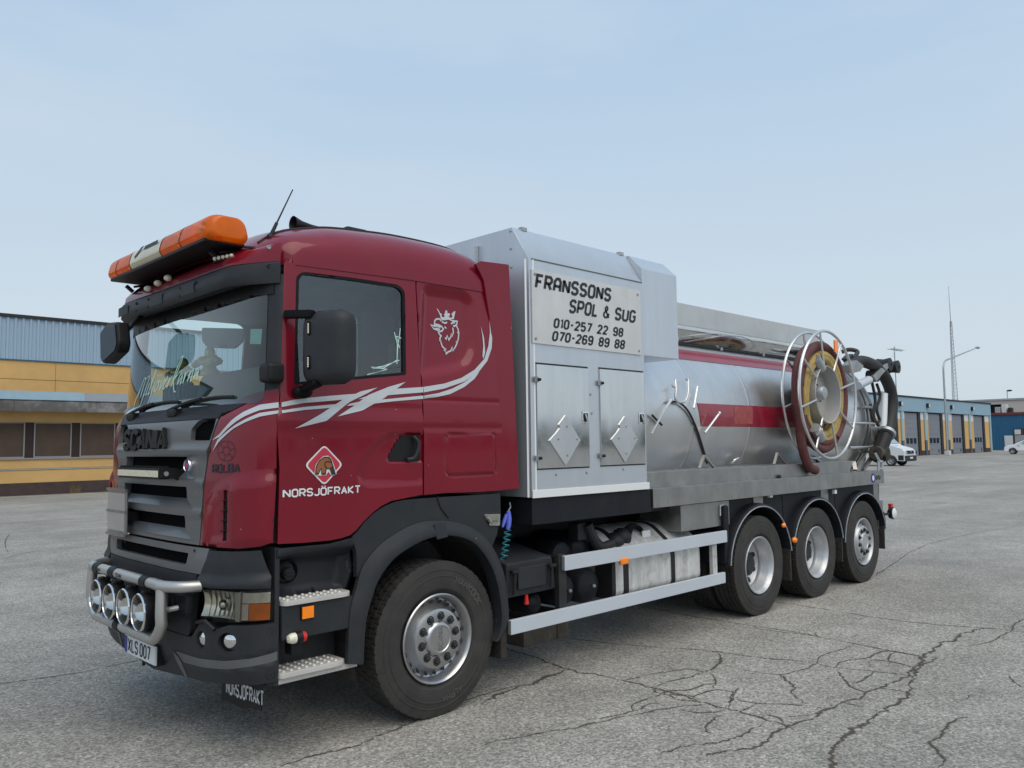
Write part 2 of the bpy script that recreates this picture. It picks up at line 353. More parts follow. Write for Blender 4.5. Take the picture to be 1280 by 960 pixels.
# ------------------------------------------------------------------ ground
def ground_mat():
    m = bpy.data.materials.new('weathered_asphalt'); m.use_nodes = True; t = m.node_tree; N = t.nodes; L = t.links; b = N['Principled BSDF']
    tc = N.new('ShaderNodeTexCoord')
    def noise(s, d=5, r=.6):
        n = N.new('ShaderNodeTexNoise'); n.inputs['Scale'].default_value = s; n.inputs['Detail'].default_value = d; n.inputs['Roughness'].default_value = r
        L.new(tc.outputs['Object'], n.inputs['Vector']); return n.outputs['Fac']
    def rng_(v, a, b_, c, d):
        r = N.new('ShaderNodeMapRange'); r.inputs['From Min'].default_value = a; r.inputs['From Max'].default_value = b_; r.inputs['To Min'].default_value = c; r.inputs['To Max'].default_value = d
        L.new(v, r.inputs['Value']); return r.outputs['Result']
    def mul(a, b_):
        x = N.new('ShaderNodeMath'); x.operation = 'MULTIPLY'; L.new(a, x.inputs[0])
        L.new(b_, x.inputs[1]); return x.outputs[0]
    vo = N.new('ShaderNodeTexVoronoi'); vo.inputs['Scale'].default_value = 70; L.new(tc.outputs['Object'], vo.inputs['Vector'])
    sep = N.new('ShaderNodeSeparateColor'); L.new(vo.outputs['Color'], sep.inputs[0])
    stone = rng_(sep.outputs[0], 0, 1, .58, 1.40)
    vo2 = N.new('ShaderNodeTexVoronoi'); vo2.inputs['Scale'].default_value = 62; L.new(tc.outputs['Object'], vo2.inputs['Vector'])
    sep2 = N.new('ShaderNodeSeparateColor'); L.new(vo2.outputs['Color'], sep2.inputs[0])
    pale = rng_(sep2.outputs[1], .86, .93, 1.0, 1.35)
    big = rng_(noise(.22, 4, .6), .3, .7, .80, 1.14)
    mid = rng_(noise(1.7, 6, .65), .3, .7, .83, 1.13)
    fine = rng_(noise(30, 4, .6), .3, .7, .9, 1.1)
    # long scuffs running with the traffic
    mp = N.new('ShaderNodeMapping'); mp.inputs['Rotation'].default_value = (0, 0, .35); mp.inputs['Scale'].default_value = (.12, 1.1, 1); L.new(tc.outputs['Object'], mp.inputs['Vector'])
    sn = N.new('ShaderNodeTexNoise'); sn.inputs['Scale'].default_value = 1.0; sn.inputs['Detail'].default_value = 6; L.new(mp.outputs[0], sn.inputs['Vector'])
    scuff = rng_(sn.outputs['Fac'], .35, .68, .92, 1.1)
    k = mul(mul(mul(mul(mul(stone, pale), big), mid), fine), scuff)
    mx = N.new('ShaderNodeMix'); mx.data_type = 'RGBA'; mx.blend_type = 'MULTIPLY'; mx.inputs['Factor'].default_value = 1
    mx.inputs['A'].default_value = (.282, .269, .246, 1); L.new(k, mx.inputs['B'])
    # pale dusty spots
    dn = rng_(noise(.9, 7, .62), .60, .74, 0, .38)
    m2 = N.new('ShaderNodeMix'); m2.data_type = 'RGBA'; m2.inputs['B'].default_value = (.33, .32, .29, 1)
    L.new(dn, m2.inputs['Factor']); L.new(mx.outputs['Result'], m2.inputs['A'])
    # dark oily spots
    on_ = rng_(noise(.55, 5, .55), .655, .78, 0, .45)
    m3 = N.new('ShaderNodeMix'); m3.data_type = 'RGBA'; m3.inputs['B'].default_value = (.085, .082, .078, 1)
    L.new(on_, m3.inputs['Factor']); L.new(m2.outputs['Result'], m3.inputs['A'])
    L.new(m3.outputs['Result'], b.inputs['Base Color']); b.inputs['Roughness'].default_value = .88; b.inputs['Specular IOR Level'].default_value = .3
    bp = N.new('ShaderNodeBump'); bp.inputs['Strength'].default_value = .55; bp.inputs['Distance'].default_value = .004
    inv = N.new('ShaderNodeMath'); inv.operation = 'SUBTRACT'; inv.inputs[0].default_value = 1; L.new(vo.outputs['Distance'], inv.inputs[1])
    L.new(inv.outputs[0], bp.inputs['Height']); L.new(bp.outputs['Normal'], b.inputs['Normal'])
    return m
M_ground = ground_mat()
g = MB(); g.add([(-2500, -2500, 0), (2500, -2500, 0), (2500, 2500, 0), (-2500, 2500, 0)], [(0, 1, 2, 3)])
ground = g.build('ground', M_ground, kind='structure')

def crack_mat():
    m = bpy.data.materials.new('crack_grit'); m.use_nodes = True; t = m.node_tree; N = t.nodes; L = t.links; b = N['Principled BSDF']; o = N['Material Output']
    tc = N.new('ShaderNodeTexCoord'); at_ = N.new('ShaderNodeAttribute'); at_.attribute_name = 'across'
    n = N.new('ShaderNodeTexNoise'); n.inputs['Scale'].default_value = 85; n.inputs['Detail'].default_value = 5; n.inputs['Roughness'].default_value = .7; L.new(tc.outputs['Object'], n.inputs['Vector'])
    n2 = N.new('ShaderNodeTexNoise'); n2.inputs['Scale'].default_value = 220; n2.inputs['Detail'].default_value = 2; L.new(tc.outputs['Object'], n2.inputs['Vector'])
    ab = N.new('ShaderNodeMath'); ab.operation = 'ABSOLUTE'; L.new(at_.outputs['Fac'], ab.inputs[0])
    ad = N.new('ShaderNodeMath'); ad.operation = 'MULTIPLY_ADD'; L.new(n.outputs['Fac'], ad.inputs[0]); ad.inputs[1].default_value = 2.6; L.new(ab.outputs[0], ad.inputs[2])
    r = N.new('ShaderNodeMapRange'); r.inputs['From Min'].default_value = 1.42; r.inputs['From Max'].default_value = 1.85; r.inputs['To Min'].default_value = 1; r.inputs['To Max'].default_value = 0
    L.new(ad.outputs[0], r.inputs['Value'])
    cr = N.new('ShaderNodeMapRange'); cr.inputs['From Min'].default_value = .35; cr.inputs['From Max'].default_value = .7; L.new(n2.outputs['Fac'], cr.inputs['Value'])
    mx = N.new('ShaderNodeMix'); mx.data_type = 'RGBA'; mx.inputs['A'].default_value = (.050, .043, .036, 1); mx.inputs['B'].default_value = (.15, .13, .112, 1); L.new(cr.outputs['Result'], mx.inputs['Factor'])
    L.new(mx.outputs['Result'], b.inputs['Base Color']); b.inputs['Roughness'].default_value = .95; b.inputs['Specular IOR Level'].default_value = .1
    tr = N.new('ShaderNodeBsdfTransparent'); ms = N.new('ShaderNodeMixShader')
    L.new(r.outputs['Result'], ms.inputs[0]); L.new(tr.outputs[0], ms.inputs[1]); L.new(b.outputs[0], ms.inputs[2]); L.new(ms.outputs[0], o.inputs[0])
    return m
A = lambda *p: [(600+x/3.2, 780+y/3.2) for x, y in p]
B = lambda *p: [(880+x/3.2, 740+y/3.2) for x, y in p]
CRACKS = [
 (.022, [(795, 757)]+B((0,105),(200,135),(440,175),(700,228),(870,260))), (.02, B((285,40),(480,70),(700,105),(900,128),(1130,145),(1220,155),(1280,160))+[(1330, 797)]),
 (.075, [(1028, 985)]+B((500,704),(540,640),(600,560),(680,500),(760,455),(815,400),(850,330),(870,270),(920,220),(1000,185),(1130,145))),
 (.055, B((930,265),(870,290),(800,340),(700,385),(600,430),(500,470),(430,500),(330,540),(300,555),(240,600),(150,625),(0,650))),
 (.05, A((1260,425),(1200,405),(1100,370),(1000,340),(900,320),(800,285),(680,255),(570,225),(470,205),(350,180),(160,115))+[(620, 805)]),
 (.045, A((1130,400),(1060,440),(960,470),(850,490),(720,518))), (.03, B((100,460),(110,410),(130,385))),
 (.028, A((20,483),(200,445),(420,405),(600,370),(740,340),(890,322))), (.075, A((0,320),(100,270),(200,235),(340,185))),
 (.028, A((570,228),(650,208),(740,192),(830,180),(900,190),(960,155),(965,125))), (.026, A((320,55),(500,75),(700,95),(920,108),(1080,130),(1280,148))+B((370,275),(450,280))),
 (.03, B((60,285),(150,310),(300,330),(400,310),(460,290))), (.03, B((60,285),(70,250),(0,235))), (.05, B((310,330),(345,360),(370,410),(395,450))),
 (.035, B((460,290),(465,260),(520,240),(600,215))), (.02, B((460,290),(530,305),(700,320),(830,335))), (.045, B((530,320),(560,365),(600,390),(640,405))),
 (.035, B((530,300),(580,275),(660,265),(700,245),(770,240),(870,262))), (.025, B((675,320),(640,350),(590,370))), (.02, B((665,300),(670,275),(750,280),(850,305))),
 (.03, B((740,285),(745,260),(770,240))), (.025, B((120,430),(210,445),(390,452),(480,470))), (.028, B((560,445),(640,465),(700,482))),
 (.035, B((925,700),(955,670),(930,630),(905,605),(940,580),(975,530),(1050,500))), (.03, B((1020,435),(1075,410))), (.035, B((1060,215),(1150,195),(1215,160),(1230,130),(1280,110))+[(1310, 768)]),
 (.025, B((1220,335),(1250,365),(1280,385))), (.028, A((680,255),(760,230),(830,215),(900,190))), (.035, A((700,290),(760,270),(840,265),(900,245),(960,240))),
 (.03, A((850,290),(900,270),(950,262),(1010,270),(1030,255))), (.035, A((1010,270),(1000,340))), (.03, A((920,195),(940,230),(930,262))), (.025, A((800,340),(850,355),(930,355),(990,340))),
 (.055, A((960,365),(915,395),(910,430),(930,440))), (.03, A((430,385),(520,370),(620,350),(690,320),(740,330))), (.03, A((620,350),(615,325),(660,300),(720,285))),
 (.02, B((700,385),(800,400))), (.02, B((150,480),(210,445))), (.07, A((690,262),(750,290),(820,300),(870,310))), (.06, A((760,280),(830,285),(850,300))),
 (.022, [(-30, 858), (0, 855), (75, 845), (131, 834), (168, 827), (240, 815)]), (.035, [(352, 958), (394, 945), (442, 932), (480, 917), (540, 893), (600, 870), (690, 845)]), (.03, [(1095, 719), (1115, 706), (1140, 690), (1160, 680)]),
 (.02, [(1160, 680), (1230, 664), (1300, 655)]), (.015, [(700, 773), (795, 757)]), (.014, B((200,135),(230,150),(440,175))), (.02, [(0, 700), (40, 690), (110, 683)]), (.018, [(10, 690), (6, 678), (12, 668)]),
 (.018, B((330,540),(300,505),(240,490))), (.018, B((480,470),(430,492),(340,498))), (.02, B((455,180),(450,165),(462,160)))]
cb = MB(); ACR = []
for wd, pix in CRACKS:
    P = [at(u, v, 2, 0)[:2] for u, v in pix]
    P = smoothpath([(p[0], p[1], 0) for p in P], 4)
    # resample
    Q = [P[0]]
    for p in P[1:]:
        d = (p-Q[-1]).length
        st = .02*max(1, (Vector((p.x, p.y, 0))-Vector((CAM_P[0], CAM_P[1], 0))).length/5)
        k = int(d/st)
        a0 = Q[-1].copy()
        for i in range(1, k+1): Q.append(a0+(p-a0)*(i/k))
    if len(Q) < 3: continue
    ph = random.uniform(0, 99); off = 0.0; L_ = []; R_ = []; b0 = len(cb.v); n = len(Q); wv = 1.0
    vs = []
    for i, p in enumerate(Q):
        t = (Q[min(i+1, n-1)]-Q[max(i-1, 0)]).normalized(); nn = Vector((-t.y, t.x, 0))
        off = off*.80+random.gauss(0, .2)*wd; wv = 1+(wv-1)*.6+random.gauss(0, .33)
        tap = min(1, (i+1)/5, (n-i)/5)
        h = max(.030, wd*.68)*.5*max(.35, min(1.7, wv))*(.35+.65*tap)
        for s, a in ((-1, -1.0), (0, 0.0), (1, 1.0)):
            vs.append(p+nn*(off+s*h)+Vector((0, 0, .0035 if s else .004))); ACR.append(a)
    fs = []
    for i in range(n-1):
        for s in (0, 1): fs.append((i*3+s, i*3+s+1, (i+1)*3+s+1, (i+1)*3+s))
    cb.add(vs, fs)
co = cb.build('crack', crack_mat(), ground, weld=False, kind='stuff')
aa = co.data.attributes.new('across', 'FLOAT', 'POINT'); aa.data.foreach_set('value', ACR)

# ------------------------------------------------------------------ building materials
M_yel = mat('ochre_render', (.60, .375, .145), .85, var=.07, vscale=.8, dirt=.25, dcol=(.36, .24, .12), dscale=1.3, bump=.1, bscale=30)
M_plinth = mat('brown_plinth', (.055, .036, .034), .85, var=.2, dirt=.3, dcol=(.10, .08, .07), dscale=2)
M_clad = mat('pale_blue_cladding', (.29, .40, .51), .5, var=.05, vscale=.6, dirt=.12, dcol=(.24, .30, .36), dscale=1.2)
M_lbl = mat('light_blue_fascia', (.30, .44, .54), .6, var=.05, dirt=.3, dcol=(.2, .25, .28), dscale=2)
M_greyf = mat('grey_fascia', (.30, .34, .38), .6, var=.05)
M_canopy = mat('weathered_canopy_edge', (.10, .095, .095), .8, var=.35, vscale=1.2, dirt=.75, dcol=(.36, .36, .36), dscale=1.5)
M_dbrown = mat('dark_brown_timber', (.030, .018, .015), .8, var=.2)
M_boards = mat('boarded_window', (.085, .060, .047), .8, spec=.2, var=.18, vscale=1.2, dirt=.2, dcol=(.12, .10, .09), dscale=2)
M_wframe = mat('pale_window_frame', (.26, .26, .27), .6)
M_cap = mat('black_roof_cap', (.012, .013, .015), .6)
M_gdoor = mat('grey_garage_door', (.20, .215, .25), .55, var=.04)
M_gwhite = mat('white_render', (.60, .61, .62), .8, var=.05)
M_glassd = mat('dark_window_pane', (.02, .025, .03), .12, spec=.6)
M_post = mat('pale_blue_post', (.30, .44, .50), .6)
M_post2 = mat('blue_post_base', (.06, .11, .17), .6)
M_jamb = mat('dark_door_jamb', (.018, .02, .022), .7)
M_dblue = mat('dark_blue_cladding', (.018, .115, .23), .55, var=.08, vscale=.4)
M_rust = mat('red_brown_flashing', (.14, .03, .028), .6)
M_beige = mat('pale_wall', (.52, .50, .45), .8, var=.04)
M_galv = mat('galvanised_steel', (.40, .42, .44), .45, metal=.6, var=.1)
M_carw = mat('white_car_paint', (.72, .73, .75), .25, coat=.8)
M_cgl = mat('vehicle_glass', (.24, .34, .38), .06, spec=.8)
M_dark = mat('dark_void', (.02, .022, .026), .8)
M_weed = mat('dry_weed', (.16, .12, .06), .9)
M_spruce = mat('spruce_green', (.020, .032, .016), .95)

# ------------------------------------------------------------------ long ochre building beyond the truck
YB = 32.0
bd = empty('depot_building', (20, YB, 0), 'long ochre depot building with blue ribbed cladding behind the red cab', 'building')
X0, X1 = -24.0, 64.0
MB().box(X0, X1, YB+.03, YB+12, 0, 7.2).build('wall', M_yel, bd)
MB().box(X0-.02, X1+.02, YB-.05, YB+.028, 0, .51).build('plinth', M_plinth, bd)
MB().box(X0-.02, X1+.02, YB-.02, YB+.026, .50, 1.02).build('lower_panel', M_yel, bd)
MB().box(X0, X1, YB-.05, YB+.025, 1.03, 1.075).build('pipe', M_galv, bd)
MB().box(X0-.02, X1+.02, YB-.02, YB+.024, 1.085, 1.46).build('sill_panel', M_yel, bd)
MB().box(X0, X1, YB-.09, YB+.02, 1.462, 1.52).build('window_sill', M_wframe, bd)
xa, xb, xc = at(43, 550, 1, YB)[0], at(88, 550, 1, YB)[0], at(100.5, 550, 1, YB)[0]
pit, wwid = xc-xa, xb-xa
k0 = int((X0-xa)/pit)+1
wme = MB().box(0, wwid, -.02, .022, 1.54, 2.94).mesh('window', M_boards)
fmb = MB(); fmb.box(-.03, .015, -.05, .0, 1.522, 2.965).box(wwid-.015, wwid+.03, -.05, .0, 1.522, 2.965).box(.017, wwid-.017, -.049, 0, 1.523, 1.575).box(.017, wwid-.017, -.049, 0, 2.93, 2.964)
fme = fmb.mesh('frame', M_wframe)
pme = MB().box(wwid+.032, pit-.032, -.03, .021, 1.522, 2.97).mesh('mullion', M_dbrown)
for k in range(k0, 18):
    x = xa+k*pit
    wobj = meshobj('window', wme, bd, (x, YB, 0))
    meshobj('frame', fme, wobj, (x, YB, 0)); meshobj('mullion', pme, bd, (x, YB, 0))
MB().box(X0, X1, YB-.02, YB+.023, 2.972, 3.55).build('lintel_panel', M_yel, bd)
YC = YB-.9
zc = [at(0, v, 1, YC)[2] for v in (487.5, 498.5, 500.5, 513.5)]
cx = at(106, 493, 1, YC)[0]
MB().box(X0, cx, YC, YC+.05, zc[1], zc[0]).build('fascia', M_lbl, bd)
MB().box(cx+.002, X1, YC, YC+.05, zc[1], zc[0]).build('fascia', M_greyf, bd)
for i in range(29):
    a = X0+i*3.03
    MB().box(a, a+3.02, YC-.06+random.uniform(-.008, .008), YC+.045, zc[3]+random.uniform(-.01, .01), zc[2]).build('canopy_board', M_canopy, bd)
MB().box(X0, X1, YC+.052, YB+.02, zc[3]+.04, zc[1]+.03).build('canopy', M_canopy, bd)
zy = at(0, 473, 1, YB)[2]
for i in range(22):
    a = X0+i*4
    MB().box(a, a+3.985, YB-.04, YB+.022, zc[0]-.1, zy-.012).build('wall_panel', M_yel, bd)
    MB().box(a, a+3.985, YB-.045, YB+.022, zy+.008, 5.50).build('wall_panel', M_yel, bd)
def ribs(wd, pitch, z0, z1, dep):
    m = MB(); prof = []; n = int(round(wd/pitch))
    for i in range(n):
        a = i*pitch
        prof += [(a, 0), (a+pitch*.52, 0), (a+pitch*.62, -dep), (a+pitch*.90, -dep), (a+pitch*.999, 0)]
    m.add([(x, y, z) for z in (z0, z1) for x, y in prof], [(i, i+1, i+1+len(prof), i+len(prof)) for i in range(len(prof)-1)]); return m
rp = .275
sheet = ribs(rp*4, rp, 5.53, 7.24, .055).mesh('cladding_sheet', M_clad, smooth=10)
for i in range(int((X1-X0)/(rp*4))): meshobj('cladding_sheet', sheet, bd, (X0+i*rp*4, YB-.065, 0))
MB().box(X0, X1, YB-.10, YB+.02, 5.495, 5.535).build('drip_edge', M_dblue, bd)
MB().box(X0-.05, X1+.05, YB-.16, YB+12, 7.242, 7.37).build('roof', M_cap, bd)
# weed at its foot
wp = at(98, 617, 2, 0); wb = MB()
for i in range(60):
    a = random.uniform(0, 2*PI); l = random.uniform(.15, .45); s = random.uniform(.1, .6)
    p0 = Vector((wp[0]+random.gauss(0, .12), YB-.12+random.gauss(0, .05), 0)); tip = p0+Vector((math.cos(a)*s*l, math.sin(a)*s*l, l))
    wb.add([p0+Vector((-.012, 0, 0)), p0+Vector((.012, 0, 0)), tip], [(0, 1, 2)])
wb.build('dry_weed', M_weed, label='dry tuft of weed growing at the foot of the ochre depot wall', cat='weed')

# ------------------------------------------------------------------ garage row
YG = 27.0
gx = lambda u: at(1080+u/3.69, 545, 1, YG)[0]
gb = empty('garage_building', (105, YG, 0), 'row of grey garage doors in an ochre building with pale blue fascia', 'building')
GX0, GX1 = 74.0, gx(583)
MB().box(GX0, GX1-.1, YG+.32, YG+14, 0, 6.2).build('wall', M_dark, gb)
MB().box(GX0-.1, GX1+.15, YG-.25, YG+14.1, 6.36, 6.55).build('roof', M_cap, gb)
sh = ribs(1.2, .15, 4.86, 6.36, .03).mesh('fascia_sheet', M_lbl, smooth=10)
n = int((GX1-GX0)/1.2)
for i in range(n): meshobj('fascia_sheet', sh, gb, (GX1-1.2*(i+1), YG-.18, 0))
MB().box(GX0, GX1+.02, YG-.15, YG+.3, 4.84, 6.35).build('fascia', M_lbl, gb)
MB().box(GX1-.09, GX1, YG+.31, YG+14, 0, 6.3).build('end_wall', M_yel, gb)
doors = [(190, 252), (299, 356), (408, 456), (508, 551)]
doors = [(gx(a), gx(b)) for a, b in doors]
dp = doors[1][0]-doors[0][0]; dw = doors[0][1]-doors[0][0]
doors.insert(0, (doors[0][0]-dp*.93, doors[0][1]-dp*.93))
for a, b in doors:
    d = MB().box(a, b, YG+.12, YG+.2, .02, 4.72).build('garage_door', M_gdoor, gb)
    for j in range(8):
        MB().box(a+.02, b-.02, YG+.09, YG+.118, .04+j*.585, .60+j*.585).build('door_panel', M_gdoor, d)
    for j in range(3):
        f = (.13+.27*j); MB().box(a+(b-a)*f, a+(b-a)*(f+.2), YG+.075, YG+.088, 1.35, 1.95).build('window', M_glassd, d)
    MB().box(b-.9, b-.6, YG+.06, YG+.088, .25, .55).build('vent', M_dark, d)
    MB().box(b+.02, b+.75, YG-.02, YG+.3, 0, 4.8).build('door_jamb', M_jamb, gb)
for i, (a, b) in enumerate(doors):
    # pier to the left of the door
    pl = (doors[i-1][1]+.78) if i else a-3.2
    pr = a-.03
    if pr-pl > .3:
        MB().box(pl, pr, YG-.04, YG+.31, 0, .55).build('pier_plinth', M_plinth, gb)
        MB().box(pl, pr, YG-.02, YG+.31, .552, 4.0).build('pier', M_yel, gb)
        MB().box(pl, pr, YG-.02, YG+.31, 4.002, 4.83).build('pier_head', M_gwhite, gb)
    pc = (pl+pr)/2
    MB().box(pc-.24, pc+.24, YG-.17, YG-.05, 1.7, 4.83).build('post', M_post, gb)
    MB().box(pc-.25, pc+.25, YG-.18, YG-.05, .02, 1.698).build('post_base', M_post2, gb)
pl, pr = doors[-1][1]+.78, GX1
MB().box(pl, pr, YG-.02, YG+.3, .55, 4.0).build('pier', M_yel, gb); MB().box(pl, pr, YG-.04, YG+.3, 0, .548).build('pier_plinth', M_plinth, gb)
MB().box(pl, pr, YG-.02, YG+.3, 4.002, 4.83).build('pier_head', M_gwhite, gb); MB().box(pr-.45, pr+.06, YG-.17, YG-.05, .02, 4.83).build('post', M_post, gb)
for u in (160, 287, 397, 493):
    x = gx(u); lm = MB().box(x-.22, x+.22, YG-.5, YG-.23, 5.35, 5.85).build('floodlight', M_dark, gb, bevel=.04)
    MB().box(x-.17, x+.17, YG-.53, YG-.503, 5.4, 5.8).build('lens', M_gwhite, lm)
x = gx(228); MB().box(x-.5, x+.5, YG+3, YG+4, 6.55, 7.25).build('roof_vent', M_galv, gb)
# television aerial on its roof
ax = at(1119.5, 470, 1, YG+1)[0]; z1 = at(1119.5, 437, 1, YG+1)[2]
ae = empty('roof_aerial', (ax, YG+1, 6.55), 'thin aerial mast with cross bars on the garage roof', 'aerial')
MB().tube([(ax, YG+1, 6.5), (ax, YG+1, z1+.3)], .06, 8).build('mast', M_galv, ae)
MB().tube([(ax-1.0, YG+1, z1), (ax+2.2, YG+1, z1-.05)], .035, 6).build('boom', M_galv, ae)
for i in range(6): MB().tube([(ax-.9+i*.55, YG+.5, z1), (ax-.9+i*.55, YG+1.5, z1)], .02, 5).build('element', M_galv, ae)
MB().tube([(ax-.5, YG+1, z1-.9), (ax+.4, YG+1, z1+.5)], .03, 5).build('strut', M_galv, ae)
# lamp post
lx, ly = 96.0, 24.9
lt = at(1186.5, 452, 1, ly); la = at(1222, 434.5, 1, ly)
lp = empty('street_lamp', (lx, ly, 0), 'tall grey street lamp with curved arm before the garage doors', 'street lamp')
path = [(lx, ly, 0), (lx, ly, lt[2]-1.2)]+[(lx+.0+(1-math.cos(a))*1.5, ly, lt[2]-1.2+math.sin(a)*1.35) for a in np.linspace(.1, 1.25, 8)]+[(la[0]-.6, ly, la[2]-.1)]
rs = [.13]+[.10]*(len(path)-2)+[.06]
MB().tube(path, rs, 10).build('pole', M_galv, lp)
MB().sphere((la[0], ly, la[2]), .62, 12, 8, (1, .34, .26)).build('lamp_head', M_galv, lp)
MB().box(lx-.28, lx+.28, ly-.28, ly+.28, 0, .5).build('footing', M_gwhite, lp, bevel=.05)
# lattice mast
my = 46.0; mb_, mt_ = at(1193.5, 498, 1, my), at(1189, 402, 1, my); mx_ = mb_[0]; tz = mt_[2]; tip = at(1187, 358, 1, my)[2]
tw = empty('radio_mast', (mx_, my, 0), 'slender lattice radio mast rising behind the garage building', 'mast')
legs = [(math.cos(a), math.sin(a)) for a in (.5, .5+2*PI/3, .5+4*PI/3)]
rr = lambda z: .75-.55*z/tz
for c, s in legs: MB().tube([(mx_+c*rr(0), my+s*rr(0), 0), (mx_+c*rr(tz), my+s*rr(tz), tz)], .055, 6).build('leg', M_galv, tw)
br = MB(); nz = 34
for i in range(nz):
    za, zb = tz*i/nz, tz*(i+1)/nz
    for k in range(3):
        c0, c1 = legs[k], legs[(k+1) % 3]
        br.tube([(mx_+c0[0]*rr(za), my+c0[1]*rr(za), za), (mx_+c1[0]*rr(zb), my+c1[1]*rr(zb), zb)], .03, 4)
        br.tube([(mx_+c0[0]*rr(zb), my+c0[1]*rr(zb), zb), (mx_+c1[0]*rr(zb), my+c1[1]*rr(zb), zb)], .025, 4)
br.build('lattice', M_galv, tw, kind='stuff')
MB().tube([(mx_, my, tz-1), (mx_-.2, my, tip)], [.09, .03], 6).build('whip', M_galv, tw)
MB().tube([(mx_-.2, my, tip-1.5), (mx_-2.2, my, tip-3.6)], .03, 5).build('dipole', M_galv, tw)
# blue shed and the pale hall behind it
XS = 137.0
ay = lambda u: at(u, 550, 0, XS)[1]
bs = empty('blue_shed', (XS+8, 18, 0), 'dark blue ribbed shed with red-brown roof edge beside the garages', 'building')
zr = at(1262, 518, 0, XS)[2]
MB().box(XS+.05, XS+16, -18, ay(1238.5)+3, 0, zr-.1).build('wall', M_dblue, bs)
prof = ribs(1.6, .4, 0.02, zr-.08, .06)
prof.v = [(y, -x, z) for x, y, z in prof.v]
shm = prof.mesh('cladding_sheet', M_dblue, smooth=10)
for i in range(32): meshobj('cladding_sheet', shm, bs, (XS, ay(1238.5)+3-i*1.6, 0))
MB().box(XS-.25, XS+16.2, -18.2, ay(1238.5)+3.2, zr-.05, zr+.3).build('roof', M_rust, bs)
MB().box(XS-.16, XS-.07, ay(1266.5), ay(1256), at(1260, 557, 0, XS)[2], at(1260, 544.5, 0, XS)[2]).build('notice_board', M_gwhite, bs)
dj = MB().box(XS-.18, XS-.07, ay(1284), ay(1268), .05, at(1270, 536, 0, XS)[2]).build('door', M_plinth, bs)
MB().box(XS-.22, XS-.185, ay(1277), ay(1269.3), at(1270, 543, 0, XS)[2], at(1270, 537, 0, XS)[2]).build('pane', M_gwhite, dj)
MB().box(XS-.22, XS-.185, ay(1283), ay(1269.3), .1, at(1270, 544, 0, XS)[2]).build('panel', M_galv, dj)
XH = 152.0
hy = lambda u: at(u, 520, 0, XH)[1]
ph = empty('pale_hall', (XH+8, 20, 0), 'pale flat-roofed hall rising behind the dark blue shed', 'building')
zt, zb = at(1250, 498.5, 0, XH)[2], at(1250, 503, 0, XH)[2]
MB().box(XH, XH+14, -20, hy(1258), 0, zt-.3).build('wall', M_beige, ph)
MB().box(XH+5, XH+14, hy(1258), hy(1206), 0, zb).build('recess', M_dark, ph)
MB().box(XH-.2, XH+14.2, -20.2, hy(1204.5), zt-.29, zt).build('roof', M_galv, ph)
MB().box(XH, XH+.4, hy(1258), hy(1204.7), zb-.3, zt-.3).build('fascia', M_beige, ph)
MB().box(XH, XH+.4, hy(1255.5), hy(1253.5), 0, zb-.3).build('post', M_galv, ph)
for u0, u1, v0, v1, mm in ((1257, 1264, 508.5, 517, M_galv), (1265, 1271, 505, 517, M_gwhite), (1272.5, 1277, 509, 517, M_dark)):
    MB().box(XH-6, XH-4.5, hy(u1), hy(u0), zr+.3, at(u0, v0, 0, XH-6)[2]).build('roof_unit', mm, ph, bevel=.1)
lyy = hy(1258.5); zl = at(1258.5, 488, 0, XH)[2]
lq = empty('roof_lamp', (XH-3, lyy, zt), 'small lamp on a thin pole above the pale hall roof', 'lamp')
MB().tube([(XH+1, lyy, zt-.1), (XH+1, lyy, zl)], .07, 6).build('pole', M_galv, lq); MB().sphere((XH+1, lyy-.35, zl), .45, 8, 6, (.7, 1, .35)).build('lamp_head', M_dark, lq)

# ------------------------------------------------------------------ far wood (behind the photographer, seen in the polished doors)
wd_ = MB()
for i in range(520):
    a = random.uniform(math.radians(195), math.radians(355)); R_ = random.uniform(250, 300)
    x, y = R_*math.cos(a), R_*math.sin(a); h = random.uniform(6, 12); r0 = h*random.uniform(.16, .24); nl = 5
    for j in range(nl):
        zb_ = h*(.08+.18*j); zt_ = min(h, zb_+h*.34); rb = r0*(1-j/nl*.85)
        ring = [(x+rb*random.uniform(.75, 1.2)*math.cos(2*PI*k/7), y+rb*random.uniform(.75, 1.2)*math.sin(2*PI*k/7), zb_+random.uniform(-.2, .2)) for k in range(7)]
        wd_.add(ring+[(x, y, zt_)], [(k, (k+1) % 7, 7) for k in range(7)])
wd_.build('spruce_wood', M_spruce, weld=False, label='dark line of spruce wood beyond the open yard', cat='wood', kind='stuff')
# ------------------------------------------------------------------ parked vehicles far behind
def placed(mb, org, ang):
    c, s = math.cos(ang), math.sin(ang)
    mb.v = [(org[0]+x*c-y*s, org[1]+x*s+y*c, z) for x, y, z in mb.v]; return mb
def road_wheel(root, org, ang, x, y, r, side, wd=.22):
    q = MB().lathe([(r*.62, -wd/2), (r*.9, -wd/2), (r, -wd*.32), (r, wd*.32), (r*.9, wd/2), (r*.62, wd/2)], 'y', (x, y, r), 24)
    q = placed(q, org, ang).build('wheel', M_rubber, root)
    m = MB().lathe([(0.001, side*wd*.30), (r*.18, side*wd*.32), (r*.2, side*wd*.22), (r*.5, side*wd*.25), (r*.62, side*wd*.47), (r*.66, side*wd*.47)], 'y', (x, y, r), 24)
    placed(m, org, ang).build('rim', M_galv, q)
    h = MB()
    for k in range(5):
        a = 2*PI*k/5; h.lathe([(0.001, side*wd*.40), (r*.1, side*wd*.40), (r*.1, side*wd*.2)], 'y', (x+r*.38*math.cos(a), y, r+r*.38*math.sin(a)), 8)
    placed(h, org, ang).build('rim_hole', M_dark, q)
